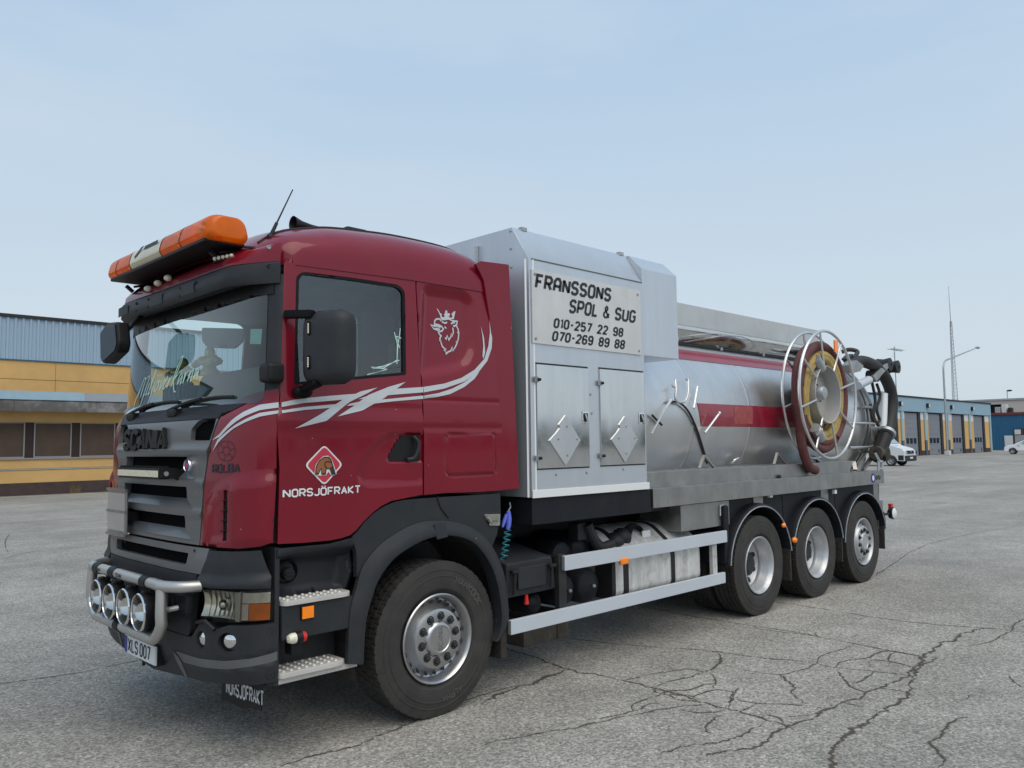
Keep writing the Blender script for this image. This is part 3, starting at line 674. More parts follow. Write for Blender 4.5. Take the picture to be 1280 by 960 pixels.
# van, heading towards -y
org = (56.4, 15.9); ang = math.radians(-91)
van = empty('parked_van', (org[0], org[1], 0), 'white panel van parked in front of the garage row', 'van')
def body(prof, halfw, tuck, z_tuck, mt, root, name='body', bevel=.09):
    m = MB(); n = len(prof); vs = []
    for y in (-1, 1):
        for x, z in prof: vs.append((x, y*(halfw-tuck*max(0, (z-z_tuck))), z))
    m.add(vs, [tuple(range(n)), tuple(range(2*n-1, n-1, -1))]+[(i, n+i, n+(i+1) % n, (i+1) % n) for i in range(n)])
    return placed(m, org, ang).build(name, mt, root, bevel=bevel, seg=3)
vp = [(.45, .36)]+arc((0, .34), .43, 5, 175, 10)+[(-3.25, .36)]+arc((-3.64, .34), .43, 5, 175, 10)+[(-5.0, .36), (-5.02, 2.45), (-4.9, 2.62), (-1.35, 2.62), (-1.05, 2.5), (-.1, 1.48), (.05, 1.40), (.72, 1.20), (.9, 1.02), (.94, .36)]
body(vp, 1.0, .06, 1.1, M_carw, van)
def quad(pts, mt, name, root, th=.015):
    m = MB(); p = [Vector(q) for q in pts]; nn = (p[1]-p[0]).cross(p[2]-p[0]).normalized()*th
    m.hexa([q-nn for q in p]+[q+nn for q in p]); return placed(m, org, ang).build(name, mt, root)
quad([(-.13, -.84, 1.53), (-.13, .84, 1.53), (-.98, .76, 2.42), (-.98, -.76, 2.42)], M_cgl, 'windscreen', van, .03)
for s in (-1, 1):
    quad([(-.35, s*.985, 1.45), (-1.7, s*.985, 1.42), (-1.7, s*.935, 2.2), (-1.0, s*.935, 2.2)], M_cgl, 'side_window', van, .02)
    quad([(.93, s*.55, 1.05), (.62, s*.98, 1.12), (.62, s*.96, .93), (.95, s*.55, .90)], M_cgl, 'headlight', van, .03)
    placed(MB().box(-.95, -.7, s*1.0-.02, s*1.22, 1.45, 1.85), org, ang).build('wing_mirror', M_dark, van, bevel=.05)
    for x in (0, -3.64): road_wheel(van, org, ang, x, s*.90, .345, s)
placed(MB().box(.80, 1.0, -.98, .98, .33, .72), org, ang).build('bumper', M_dark, van, bevel=.08)
placed(MB().box(.50, .86, -1.01, -.97, .4, .74), org, ang).build('bumper_side', M_dark, van, bevel=.01)
placed(MB().box(.86, .965, -.6, .6, .84, 1.06), org, ang).build('radiator_grille', M_dark, van, bevel=.03)
em = MB().lathe([(.075, 0), (.085, .012), (.075, .02), (.066, .012)], 'x', (.965, 0, .98), 20, True); em.tube([(.98, -.05, 1.03), (.98, 0, .93), (.98, .05, 1.03)], .008, 4)
placed(em, org, ang).build('emblem', M_galv, van)
placed(MB().box(.99, 1.01, -.26, .26, .50, .62), org, ang).build('number_plate', M_gwhite, van)
# white car, heading +y
org = (102.7, 20.1); ang = math.radians(98)
car = empty('parked_car', (org[0], org[1], 0), 'white car parked facing the garages in front of the blue shed', 'car')
cp = [(.42, .28)]+arc((0, .33), .38, 8, 172, 10)+[(-2.3, .28)]+arc((-2.68, .33), .38, 8, 172, 10)+[(-3.5, .35), (-3.62, .8), (-3.5, 1.1), (-3.1, 1.45), (-2.4, 1.6), (-1.5, 1.62), (-.95, 1.5), (-.1, 1.08), (.5, .98), (.78, .85), (.86, .5), (.78, .28)]
body(cp, .91, .16, .75, M_carw, car, bevel=.08)
quad([(-.2, -.72, 1.13), (-.2, .72, 1.13), (-1.0, .62, 1.51), (-1.0, -.62, 1.51)], M_cgl, 'windscreen', car, .03)
for s in (-1, 1):
    quad([(-.45, s*.835, 1.08), (-3.0, s*.835, 1.1), (-2.8, s*.78, 1.44), (-1.1, s*.78, 1.48)], M_cgl, 'side_window', car, .02)
    quad([(.72, s*.5, .83), (.45, s*.86, .84), (.45, s*.87, .72), (.79, s*.5, .70)], M_cgl, 'headlight', car, .03)
    placed(MB().box(-.75, -.55, s*.84, s*1.02, 1.0, 1.15), org, ang).build('wing_mirror', M_carw, car, bevel=.04)
    for x in (0, -2.68): road_wheel(car, org, ang, x, s*.80, .335, s)
placed(MB().box(.74, .87, -.5, .5, .35, .62), org, ang).build('radiator_grille', M_dark, car, bevel=.03)
# ------------------------------------------------------------------ the truck
truck = empty('tanker_truck', (4.6, 0, 0), 'dark red vacuum tanker truck with polished tank and hose reel on cracked asphalt', 'truck')
# cab skin: s runs round the cab from the middle of the front (negative = far side), z is height
_zk = [.30, .45, .55, .8, 1.0, 1.15, 1.25, 1.6, 1.9, 2.0, 2.06, 2.11, 2.72, 2.95, 3.2]
_xk = [.06, .02, -.02, -.045, -.035, -.03, -.01, .0, .012, .03, .085, .135, .185, .205, .22]
_wk = [1.20, 1.20, 1.205, 1.21, 1.215, 1.22, 1.22, 1.222, 1.222, 1.222, 1.222, 1.22, 1.185, 1.17, 1.15]
_zz = np.linspace(.2, 3.3, 622)
def _sm(k, sig=4):
    a = np.interp(_zz, _zk, k); g_ = np.exp(-.5*(np.arange(-12, 13)/sig)**2); g_ /= g_.sum()
    return np.convolve(np.pad(a, 12, mode='edge'), g_, mode='valid')
_XF, _WW = _sm(_xk), _sm(_wk, 8)
SEN = 3.0; XS_ = .335
_th = np.linspace(0, PI/2, 900); _rx = XS_-.29*np.cos(_th)**(2/SEN); _ry = 1.21*np.sin(_th)**(2/SEN)
_sl = np.concatenate([[0], np.cumsum(np.hypot(np.diff(_rx), np.diff(_ry)))]); S_C = _sl[-1]
def cabP(s, z, o=0.0):
    s = np.asarray(s, float); z = np.asarray(z, float); a = np.abs(s)
    xf = np.interp(z, _zz, _XF); W_ = np.interp(z, _zz, _WW)
    th = np.interp(a, _sl, _th); c, sn = np.cos(th), np.sin(th)
    x = XS_-(XS_-xf)*np.maximum(c, 0)**(2/SEN)+np.maximum(a-S_C, 0); y = -np.sign(s)*W_*np.maximum(sn, 0)**(2/SEN)
    return np.stack([x, y, z+0*x], -1)
def normals(F, s, z):
    e = 4e-3
    ds = F(s+e, z)-F(s-e, z); dz = F(s, z+e)-F(s, z-e)
    n_ = np.cross(ds, dz); n_ /= np.linalg.norm(n_, axis=-1, keepdims=True)+1e-12
    return n_            # outward
_n0 = normals(cabP, np.array([1.8]), np.array([2.0]))[0]
NSGN = 1.0 if _n0[1] < 0 else -1.0
def cabN(s, z): return NSGN*normals(cabP, np.asarray(s, float), np.asarray(z, float))
_gs, _gz = np.meshgrid(np.linspace(-1.3, 3.4, 236), np.linspace(.3, 3.1, 141)); _gs = _gs.ravel(); _gz = _gz.ravel()
_gP = cabP(_gs, _gz); _gd = _gP-CAM_P
_gpx = np.stack([640+CAM_F*(_gd@CR)/(_gd@CF), 480-CAM_F*(_gd@CU)/(_gd@CF)], -1)
_vis = np.einsum('ij,ij->i', cabN(_gs, _gz), -_gd) > 0
def sz(u, v):
    """photo pixel -> place on the cab skin"""
    d = np.where(_vis, np.hypot(_gpx[:, 0]-u, _gpx[:, 1]-v), 1e9); i = int(np.argmin(d)); q = np.array([_gs[i], _gz[i]])
    for _ in range(12):
        f = topix(cabP(q[0], q[1]))-np.array([u, v])
        J = np.stack([(topix(cabP(q[0]+1e-4, q[1]))-topix(cabP(q[0]-1e-4, q[1])))/2e-4, (topix(cabP(q[0], q[1]+1e-4))-topix(cabP(q[0], q[1]-1e-4)))/2e-4], 1)
        try: st = np.linalg.solve(J, -f)
        except np.linalg.LinAlgError: break
        q = q+np.clip(st, -.05, .05)
    return (float(q[0]), float(q[1]))
def szl(*pts): return [sz(*p) for p in pts]

def inpoly(P, poly):
    x, y = P[:, 0], P[:, 1]; r = np.zeros(len(P), bool); n = len(poly)
    for i in range(n):
        x0, y0 = poly[i-1]; x1, y1 = poly[i]
        c = ((y0 > y) != (y1 > y)) & (x < (x1-x0)*(y-y0)/((y1-y0) if y1 != y0 else 1e-12)+x0); r ^= c
    return r
def sdist(P, poly):
    d = np.full(len(P), 1e9); n = len(poly)
    for i in range(n):
        a = np.array(poly[i-1]); b = np.array(poly[i]); ab = b-a; L2 = ab@ab
        if L2 < 1e-12: continue
        t = np.clip(((P-a)@ab)/L2, 0, 1); d = np.minimum(d, np.linalg.norm(P-a-t[:, None]*ab, axis=1))
    return np.where(inpoly(P, poly), d, -d)
def recess(poly, depth, wid):
    def f(s, z):
        d = sdist(np.stack([np.ravel(s), np.ravel(z)], -1), poly).reshape(np.shape(s)); t = np.clip(d/wid*.5+.5, 0, 1)
        return -depth*t*t*(3-2*t)
    return f
def resamp(poly, h):
    out = []; n = len(poly)
    for i in range(n):
        a = np.array(poly[i], float); b = np.array(poly[(i+1) % n], float); k = max(1, int(np.linalg.norm(b-a)/h))
        for j in range(k): out.append(a+(b-a)*j/k)
    return out
def patch(name, poly, mt, parent, F=None, holes=(), h=.03, off=0., disp=None, rim=.02, bh=None, label=None):
    F = F or cabP
    bh = bh or h
    def G(s, z):
        o = off+(disp(s, z) if disp else 0.)
        nn = NSGN*normals(F, s, z) if F is cabP else normals(F, s, z)
        return F(s, z)+nn*np.reshape(o, np.shape(s)+(1,)) if not np.isscalar(o) else F(s, z)+nn*o
    V = []; E_ = []
    for lp in [poly]+list(holes):
        q = resamp(lp, bh); b0 = len(V); V += q; E_ += [(b0+i, b0+(i+1) % len(q)) for i in range(len(q))]
    nb = len(V); pa = np.array(poly)
    gs, gz = np.meshgrid(np.arange(pa[:, 0].min()+h*.37, pa[:, 0].max(), h), np.arange(pa[:, 1].min()+h*.41, pa[:, 1].max(), h))
    gp = np.stack([gs.ravel(), gz.ravel()], -1)
    if len(gp):
        k = sdist(gp, poly) > .45*h
        for hl in holes: k &= sdist(gp, hl) < -.45*h
        V += list(gp[k])
    vv, ee, ff, _a, _b, _c = delaunay_2d_cdt([Vector(v) for v in V], E_, [], 0, 1e-7)
    vv = np.array([tuple(v) for v in vv]); ff = np.array([f for f in ff if len(f) == 3])
    cen = vv[ff].mean(1); k = inpoly(cen, poly)
    for hl in holes: k &= ~inpoly(cen, hl)
    ff = ff[k]
    used = np.unique(ff); mp_ = -np.ones(len(vv), int); mp_[used] = np.arange(len(used)); vv = vv[used]; ff = mp_[ff]
    P3 = G(vv[:, 0], vv[:, 1]); e = 3e-3
    N3 = np.cross(G(vv[:, 0]+e, vv[:, 1])-G(vv[:, 0]-e, vv[:, 1]), G(vv[:, 0], vv[:, 1]+e)-G(vv[:, 0], vv[:, 1]-e)); N3 /= np.linalg.norm(N3, axis=1, keepdims=True)+1e-12
    if F is cabP: N3 *= NSGN
    # orient triangles to normals
    fn = np.cross(P3[ff[:, 1]]-P3[ff[:, 0]], P3[ff[:, 2]]-P3[ff[:, 0]])
    fl = np.einsum('ij,ij->i', fn, N3[ff[:, 0]]) < 0; ff[fl] = ff[fl][:, ::-1]
    from collections import Counter
    cnt = {}
    for t in ff:
        for a, b in ((t[0], t[1]), (t[1], t[2]), (t[2], t[0])):
            cnt[(a, b)] = 1
    bed = [(a, b) for (a, b) in cnt if (b, a) not in cnt]
    verts = P3.tolist(); faces = [tuple(int(i) for i in t) for t in ff]; ln = [N3[i] for t in ff for i in t]
    if rim:
        idx = {}
        def low(i):
            if i not in idx:
                idx[i] = len(verts); verts.append((P3[i]-N3[i]*rim).tolist())
            return idx[i]
        for a, b in bed:
            a, b = int(a), int(b); la, lb = low(a), low(b); faces.append((b, a, la, lb))
            nf = np.cross(P3[a]-P3[b], N3[a]); nf = -nf/(np.linalg.norm(nf)+1e-12)
            q = np.cross(np.array(verts[a])-np.array(verts[b]), np.array(verts[la])-np.array(verts[b])); q /= np.linalg.norm(q)+1e-12
            ln += [q]*4
    me = bpy.data.meshes.new(name); me.from_pydata(verts, [], faces); me.materials.append(mt)
    me.polygons.foreach_set('use_smooth', [True]*len(faces))
    me.normals_split_custom_set([tuple(n_) for n_ in ln]); me.update()
    return meshobj(name, me, parent, label=label)
def mirror(o, parent=None):
    c = o.copy(); c.scale = (1, -1, 1); c.parent = None
    if 'label' in c: del c['label']
    return link(c, parent or truck)
def surfpts(pts, off=0., F=cabP):
    a = np.array(pts); n_ = cabN(a[:, 0], a[:, 1]); return cabP(a[:, 0], a[:, 1])+n_*off

# ---- stroke lettering -------------------------------------------------
G_ = {
 'N': (4, [[(0,0),(0,6)], [(0,5.9),(4,.1)], [(4,0),(4,6)]]), 'O': (4, [[(1,0),(3,0),(4,1),(4,5),(3,6),(1,6),(0,5),(0,1),'c']]),
 'Ö': (4, [[(1,0),(3,0),(4,1),(4,5),(3,6),(1,6),(0,5),(0,1),'c'], [(.9,7.1),(.9,8)], [(3.1,7.1),(3.1,8)]]),
 'R': (4, [[(0,0),(0,6),(3,6),(4,5),(4,3.8),(3,2.8),(0,2.8)], [(1.9,2.8),(4,0)]]), 'S': (4, [[(4,4.9),(3,6),(1,6),(0,5),(0,4),(1,3.1),(3,2.9),(4,2),(4,1),(3,0),(1,0),(0,1.1)]]),
 'J': (3.4, [[(3.4,6),(3.4,1),(2.5,0),(1,0),(0,.9)]]), 'F': (3.6, [[(0,0),(0,6),(3.6,6)], [(0,3),(3,3)]]), 'A': (4, [[(0,0),(0,4.6),(1.2,6),(2.8,6),(4,4.6),(4,0)], [(0,2.3),(4,2.3)]]),
 'a': (4, [[(0,0),(2,6),(4,0)], [(.9,2),(3.1,2)]]),
 'K': (4, [[(0,0),(0,6)], [(3.8,6),(.3,2.9),(4,0)]]), 'T': (4, [[(0,6),(4,6)], [(2,6),(2,0)]]), 'P': (4, [[(0,0),(0,6),(3,6),(4,5),(4,3.6),(3,2.6),(0,2.6)]]),
 'L': (3.4, [[(0,6),(0,0),(3.4,0)]]), 'U': (4, [[(0,6),(0,1),(1,0),(3,0),(4,1),(4,6)]]), 'G': (4, [[(4,5),(3,6),(1,6),(0,5),(0,1),(1,0),(3,0),(4,1),(4,2.9),(2.2,2.9)]]),
 'B': (4, [[(0,0),(0,6),(3,6),(3.8,5.2),(3.8,3.9),(3,3.1),(0,3.1)], [(3,3.1),(4,2.2),(4,.9),(3,0),(0,0)]]), 'C': (4, [[(4,4.9),(3,6),(1,6),(0,5),(0,1),(1,0),(3,0),(4,1.1)]]),
 'I': (.01, [[(0,0),(0,6)]]), 'X': (4, [[(0,0),(4,6)], [(0,6),(4,0)]]), 'H': (4, [[(0,0),(0,6)], [(4,0),(4,6)], [(0,3),(4,3)]]), 'E': (3.5, [[(3.5,0),(0,0),(0,6),(3.5,6)], [(0,3),(3,3)]]),
 'M': (5, [[(0,0),(0,6),(2.5,1.5),(5,6),(5,0)]]), 'V': (4, [[(0,6),(2,0),(4,6)]]), 'D': (4, [[(0,0),(0,6),(3,6),(4,5),(4,1),(3,0),'c']]),
 '0': (3.6, [[(1,0),(2.6,0),(3.6,1),(3.6,5),(2.6,6),(1,6),(0,5),(0,1),'c']]), '1': (1.2, [[(0,5),(1.2,6),(1.2,0)]]), '2': (3.6, [[(0,4.8),(1,6),(2.6,6),(3.6,5),(3.6,3.9),(0,.2),(0,0),(3.6,0)]]),
 '5': (3.6, [[(3.5,6),(.2,6),(0,3.3),(2.6,3.5),(3.6,2.6),(3.6,1),(2.6,0),(1,0),(0,1.1)]]), '7': (3.6, [[(0,6),(3.6,6),(1.4,0)]]),
 '8': (3.6, [[(1,3.1),(.1,4),(.1,5.1),(1,6),(2.6,6),(3.5,5.1),(3.5,4),(2.6,3.1),(1,3.1),(0,2.1),(0,1),(1,0),(2.6,0),(3.6,1),(3.6,2.1),(2.6,3.1)]]),
 '9': (3.6, [[(0,1.1),(1,0),(2.6,0),(3.6,1),(3.6,5),(2.6,6),(1,6),(0,5),(0,3.5),(1,2.7),(3.5,2.8)]]), '6': (3.6, [[(3.6,4.9),(2.6,6),(1,6),(0,5),(0,1),(1,0),(2.6,0),(3.6,1),(3.6,2.5),(2.6,3.3),(.1,3.2)]]),
 '-': (2.2, [[(0,3),(2.2,3)]]), ' ': (2.6, []), '&': (4, [[(4,0),(.9,4.2),(.9,5.2),(1.7,6),(2.5,5.3),(2.4,4.3),(.2,2.4),(0,1),(1,0),(2.4,0),(4,2.2)]]),
}
def stroke(pl, w_, closed=False):
    """flat ribbon along a polyline: list of quads"""
    P = [np.array(p, float) for p in pl]; n = len(P); L_, R_ = [], []
    for i in range(n):
        if closed: a, b = P[i-1], P[(i+1) % n]
        else: a, b = (P[i-1] if i else None), (P[i+1] if i < n-1 else None)
        def nr(p, q):
            d = q-p; d = d/(np.linalg.norm(d)+1e-12); return np.array([-d[1], d[0]])
        if a is None: nn = nr(P[i], b)
        elif b is None: nn = nr(a, P[i])
        else:
            n1, n2 = nr(a, P[i]), nr(P[i], b); nn = n1+n2; k = nn@nn
            nn = (n1 if k < .15 else nn*min(2/k, 1.6))
        L_.append(P[i]+nn*w_/2); R_.append(P[i]-nn*w_/2)
    return [(L_[i], R_[i], R_[(i+1) % n], L_[(i+1) % n]) for i in range(n if closed else n-1)]
def text_quads(txt, ht, asp=1., wt=1.1, gap=1.4, shear=0., sub=1):
    """quads in a 2D frame: origin at the left of the baseline, letter height ht; asp stretches the width"""
    k = ht/6; x = 0; out = []
    for ch in txt:
        wd, sts = G_[ch]
        for st in sts:
            cl = st[-1] == 'c'; pts = st[:-1] if cl else st
            pts = [((x+px*asp), py) for px, py in pts]
            if sub > 1:
                q = []
                for i in range(len(pts)-1+(1 if cl else 0)):
                    a, b = pts[i], pts[(i+1) % len(pts)]
                    q += [(a[0]+(b[0]-a[0])*j/sub, a[1]+(b[1]-a[1])*j/sub) for j in range(sub)]
                if not cl: q.append(pts[-1])
                pts = q
            for qd in stroke(pts, wt, cl): out.append([((p[0]+shear*p[1])*k, p[1]*k) for p in qd])
        x += wd*asp+gap
    return out, (x-gap)*k
def decal(name, quads, mapf, mt, parent, th=None):
    """mapf: arrays (a, b) -> points"""
    m = MB(); Q = np.array(quads, float).reshape(-1, 2); P = mapf(Q[:, 0], Q[:, 1])
    for i in range(0, len(P), 4):
        m.add(P[i:i+4], [(0, 1, 2, 3)])
    return m.build(name, mt, parent, weld=False)
def skin(off):
    return lambda a, b: cabP(a, b)+cabN(a, b)*off
def decal_poly(name, poly, mt, parent, off, h=.04):
    return patch(name, poly, mt, parent, h=h, off=off, rim=0)
# ------------------------------------------------------------------ cab panels
def z4(*p): return [(330+x/4, 260+y/4) for x, y in p]
def z5(*p): return [(330+x/4, 460+y/4) for x, y in p]
def z2(*p): return [(100+x/4, 460+y/4) for x, y in p]
def z3(*p): return [(100+x/4, 660+y/4) for x, y in p]
def z6(*p): return [(120+x/4.8, 520+y/4.8) for x, y in p]
door_out = szl(*z5((68,880),(78,500),(80,90)), *z4((80,900),(100,275),(118,254)), *z4((300,276),(520,307),(757,350)), *z4((757,395),(768,600),(782,820)), *z5((796,340),(793,632)), *z5((700,652),(640,664),(590,688),(545,722),(500,765),(460,812),(430,836),(390,850),(330,862),(200,874)))
win0 = szl(*z4((150,885),(160,345),(190,318)), *z4((440,348),(670,383),(705,415)), *z4((710,835)))
win_in0 = szl(*z4((163,870),(176,352),(200,332)), *z4((440,362),(665,396),(693,423)), *z4((695,822)))
win, win_in = rpoly(win0, [.01, .02, .04, .03, .05, .05, .015]), rpoly(win_in0, [.01, .02, .04, .03, .045, .045, .012])
emb = szl(*z5((470,540),(500,470),(560,385),(620,340),(690,330),(793,330)), *z5((790,575),(560,583),(490,575)))
hpoly = szl(*z5((626,465),(650,410),(690,345),(720,333),(795,330),(795,466)))
d_emb, d_h = recess(rpoly(emb, .03), .014, .02), recess(rpoly(hpoly, .015), .03, .012)
crease = lambda s, z: .010*np.exp(-((z-1.98)/.05)**2)-.004*np.exp(-((z-2.06)/.03)**2)
door = patch('door', door_out, M_red, truck, holes=[win], h=.022, disp=lambda s, z: d_emb(s, z)+d_h(s, z)+crease(s, z), rim=.03)
seal = patch('window_seal', win, M_seal, door, holes=[win_in], h=.03, off=-.002, rim=.02)
glassp = patch('window', win_in, M_sideglass, door, h=.06, off=-.012, rim=0)
inner = patch('inner_trim', door_out, M_int, door, holes=[win], h=.06, off=-.06, rim=0)
# handle
hp = szl(*z5((735,340),(765,345)), *z5((760,400),(740,440),(710,462)))
hcup = patch('handle_cup', rpoly(hpoly, .012), M_black, door, h=.02, off=-.027, rim=0)
MB().tube(smoothpath([tuple(surfpts([q], o)[0]) for q, o in zip(szl(*z5((752,342),(768,370),(765,410),(748,450),(722,458))), (-.01, .006, .010, .006, -.012))], 5), .013, 8).build('handle', M_plastic, door)
lk = surfpts([sz(*z5((754,446))[0])], -.008)[0]; MB().lathe([(.001, -.012), (.010, -.012), (.012, .0)], 'y', lk, 12).build('lock', M_chrome, door)
dm = mirror(door); mirror(seal, dm); mirror(glassp, dm); mirror(inner, dm)
# rear side panel with recessed field
pan_out = szl(*z4((763,352),(900,375),(1088,405),(1125,470)), *z4((1133,560),(1150,700),(1165,830)), *z4((1178,958)), *z5((1190,300),(1200,610)), *z5((1100,618),(900,625),(800,634)), *z5((801,340)), *z4((787,820),(773,600),(762,395)))
fld = rpoly(szl(*z4((805,403),(1000,432),(1035,470)), *z4((1048,700),(1020,770)), *z4((950,800),(785,826),(798,600))), .05)
flap = rpoly(szl(*z5((908,330),(1155,320),(1165,525),(910,538))), .05)
d_f = recess(fld, .034, .05); d_fl = lambda s, z: -.006*np.exp(-(sdist(np.stack([np.ravel(s), np.ravel(z)], -1), flap).reshape(np.shape(s))/.007)**2)
rb = [sz(*p)[1] for p in z5((1000,165),(1000,300))]
d_r = lambda s, z: -.008*np.exp(-((z-rb[0])/.014)**2)-.008*np.exp(-((z-rb[1])/.014)**2)
side = patch('side_panel', pan_out, M_red, truck, h=.018, disp=lambda s, z: d_f(s, z)+d_fl(s, z)+d_r(s, z), rim=.03)
mirror(side)
gap = patch('flap_seam', [tuple(p) for p in resamp(flap, .02)], M_seal, side, holes=[[((a-np.mean([q[0] for q in flap]))*.985+np.mean([q[0] for q in flap]), (b-np.mean([q[1] for q in flap]))*.983+np.mean([q[1] for q in flap])) for a, b in resamp(flap, .02)]], h=.05, off=-.0028, rim=0)
# dark carcass behind panel gaps
car_poly = [(S_C-.08, 1.26), (S_C+.45, 1.26), (S_C+.6, 1.46), (S_C+1.73, 1.5), (S_C+1.70, 2.2), (S_C+1.60, 2.85), (S_C+1.45, 2.95), (S_C-.08, 2.93)]
wz = [((a-.77)*1.06+.77+0, (b-2.53)*1.06+2.53) for a, b in win]
wc = (np.mean([p[0] for p in win]), np.mean([p[1] for p in win])); wz = [((a-wc[0])*1.03+wc[0], (b-wc[1])*1.03+wc[1]) for a, b in win]
ca = patch('carcass', car_poly, M_int, truck, holes=[wz], h=.1, off=-.075, rim=0); mirror(ca)
# red corner panel
cor_out = szl(*z2((602,886),(612,760),(622,600),(640,470),(655,390),(680,300),(712,236),(760,180),(830,140),(900,118),(990,104)), *z2((991,230),(982,500),(962,872)), *z2((900,892),(800,903),(700,897)))
slot = szl(*z2((722,612),(745,608),(746,700),(738,862),(717,866),(718,700)))
bul = szl(*z2((610,890),(640,700),(690,620),(740,585),(800,560),(985,545)), *z2((965,885)))
d_b = recess(rpoly(bul, .04), -.022, .05)
slt2 = [((a-slot[0][0])*1.0+slot[0][0], b) for a, b in slot]
d_s = recess(szl(*z2((640,880),(655,690),(690,630),(742,600),(746,870))), .020, .05)
crn = patch('corner_panel', cor_out, M_red, truck, holes=[slot], h=.016, disp=lambda s, z: d_b(s, z)+d_s(s, z), rim=.03)
slotm = patch('air_slot', slot, M_seal, crn, h=.05, off=-.004, rim=0)
for f in (.2, .4, .6, .8):
    p = surfpts([(slot[0][0]*.5+slot[1][0]*.5, slot[0][1]*(1-f)+slot[4][1]*f)], -.008)[0]
    MB().beam(p+np.array([-.03, 0.012, .0]), p+np.array([.03, -.03, .012]), .02, .006).build('vane', M_black, crn)
crm = mirror(crn); mirror(slotm, crm)
# ---- grille panel
gB = sz(*z2((602,886))[0]); gT = sz(*z2((712,236))[0])
gl = [(b if isinstance(b, tuple) else b) for b in szl(*z2((598,886),(608,760),(618,600),(636,470),(651,390),(676,300),(706,238)), (286, 508))]
zt_g = 2.005
right = [(s, z) for s, z in gl[:-1]]
right = [(s-.006, z) for s, z in right]+[(right[-1][0]+.03, zt_g-.0)]
gpoly = right+[(-s, z) for s, z in reversed(right)]
def hz(u0, v0): return sz(u0, v0)[1]
S1, S2, S3 = sz(234, 580)[0], sz(233, 616)[0], sz(231, 653)[0]
holes = []; rows = []
for (vt, vm, vb), S_, Sb in (((571, 587, 598.5), S1, sz(244, 598)[0]), ((608.5, 623.5, 635.5), S2, sz(240.5, 635)[0]), ((645, 661.5, 674), S3, sz(239, 673)[0])):
    zt_, zm_, zb_ = hz(233, vt), hz(232, vm), hz(239, vb); rows.append((zt_, zm_, zb_, S_, Sb))
    holes.append([(-S_, zt_), (S_, zt_), (S_+.012, zm_), (Sb, zb_), (-Sb, zb_), (-S_-.012, zm_)])
lampR = rpoly(szl(*z2((558,362),(562,305),(600,262),(640,252),(692,244)), *z2((676,300),(655,362))), .012)
lampR = [(s-.012, z) for s, z in lampR]
lampL = [(-s, z) for s, z in lampR]
d_l = [recess([((s-lampR[0][0])*1.12+lampR[0][0]-.02*q, (z-1.85)*1.0+1.85) for s, z in lampR], .0, .02) for q in (0,)]
shelf = lambda s, z: .018*np.exp(-((z-(rows[0][0]+.035))/.03)**2)+.012*np.exp(-((z-(rows[1][0]+.02))/.018)**2)+.012*np.exp(-((z-(rows[2][0]+.02))/.018)**2)
gr = patch('grille_panel', gpoly, M_grille, truck, holes=holes+[lampR, lampL], h=.025, disp=shelf, rim=.05)
for zt_, zm_, zb_, S_, Sb in rows:
    patch('grille_mesh', [(-S_-.02, zm_-.01), (S_+.02, zm_-.01), (S_+.02, zt_+.01), (-S_-.02, zt_+.01)], M_mesh, gr, h=.06, off=-.045, rim=0)
    n = 24; m = MB(); ss = np.linspace(-1, 1, n+1)
    a = cabP(ss*(S_+.012), zm_+0*ss)+cabN(ss*(S_+.012), zm_+0*ss)*-.045; b = cabP(ss*Sb, zb_+0*ss)+cabN(ss*Sb, zb_+0*ss)*.004
    m.add(list(a)+list(b), [(i, i+1, n+2+i, n+1+i) for i in range(n)]); m.build('louvre', M_grille, gr)
    for sg in (0, n):
        e = 1 if sg else -1
        p = cabP(np.array([e*(S_+.0), e*(S_+.012), e*Sb]), np.array([zt_, zm_, zb_]))
        q = p+cabN(np.array([e*S_]*3), np.array([zm_]*3))*-.046
        MB().add([p[1], p[2], q[1]], [(0, 1, 2)]).build('louvre_end', M_grille, gr)
for lp in (lampR, lampL): patch('corner_grille', lp, M_mesh, gr, h=.04, off=-.03, rim=0)
for s0, z0, zz_ in ((S1+.07, rows[0][2]-.01, 1), (-S1-.07, rows[0][2]-.01, 1)): pass
# lettering on the grille
q, L_ = text_quads('SCaNIa', .115, asp=1.0, wt=1.75, gap=1.75)
sl, sr = sz(159.5, 552)[0], sz(211.5, 546)[0]
zs0 = .5*(sz(165, 563.5)[1]+sz(207, 557)[1])
kx = (sr-sl-.02)/L_
zm0 = zs0
cmid = (sl+sr)/2
m = MB()
for qd in q:
    Q = np.array(qd); a = np.maximum(-9, sl+.01+Q[:, 0]*kx); b = zm0+Q[:, 1]
    f = cabP(a, b)+cabN(a, b)*.028; k = cabP(a, b)+cabN(a, b)*.002
    m.add(list(f)+list(k), [(0, 1, 2, 3), (0, 4, 5, 1), (1, 5, 6, 2), (2, 6, 7, 3), (3, 7, 4, 0)])
m.build('lettering', M_black, gr, weld=False)
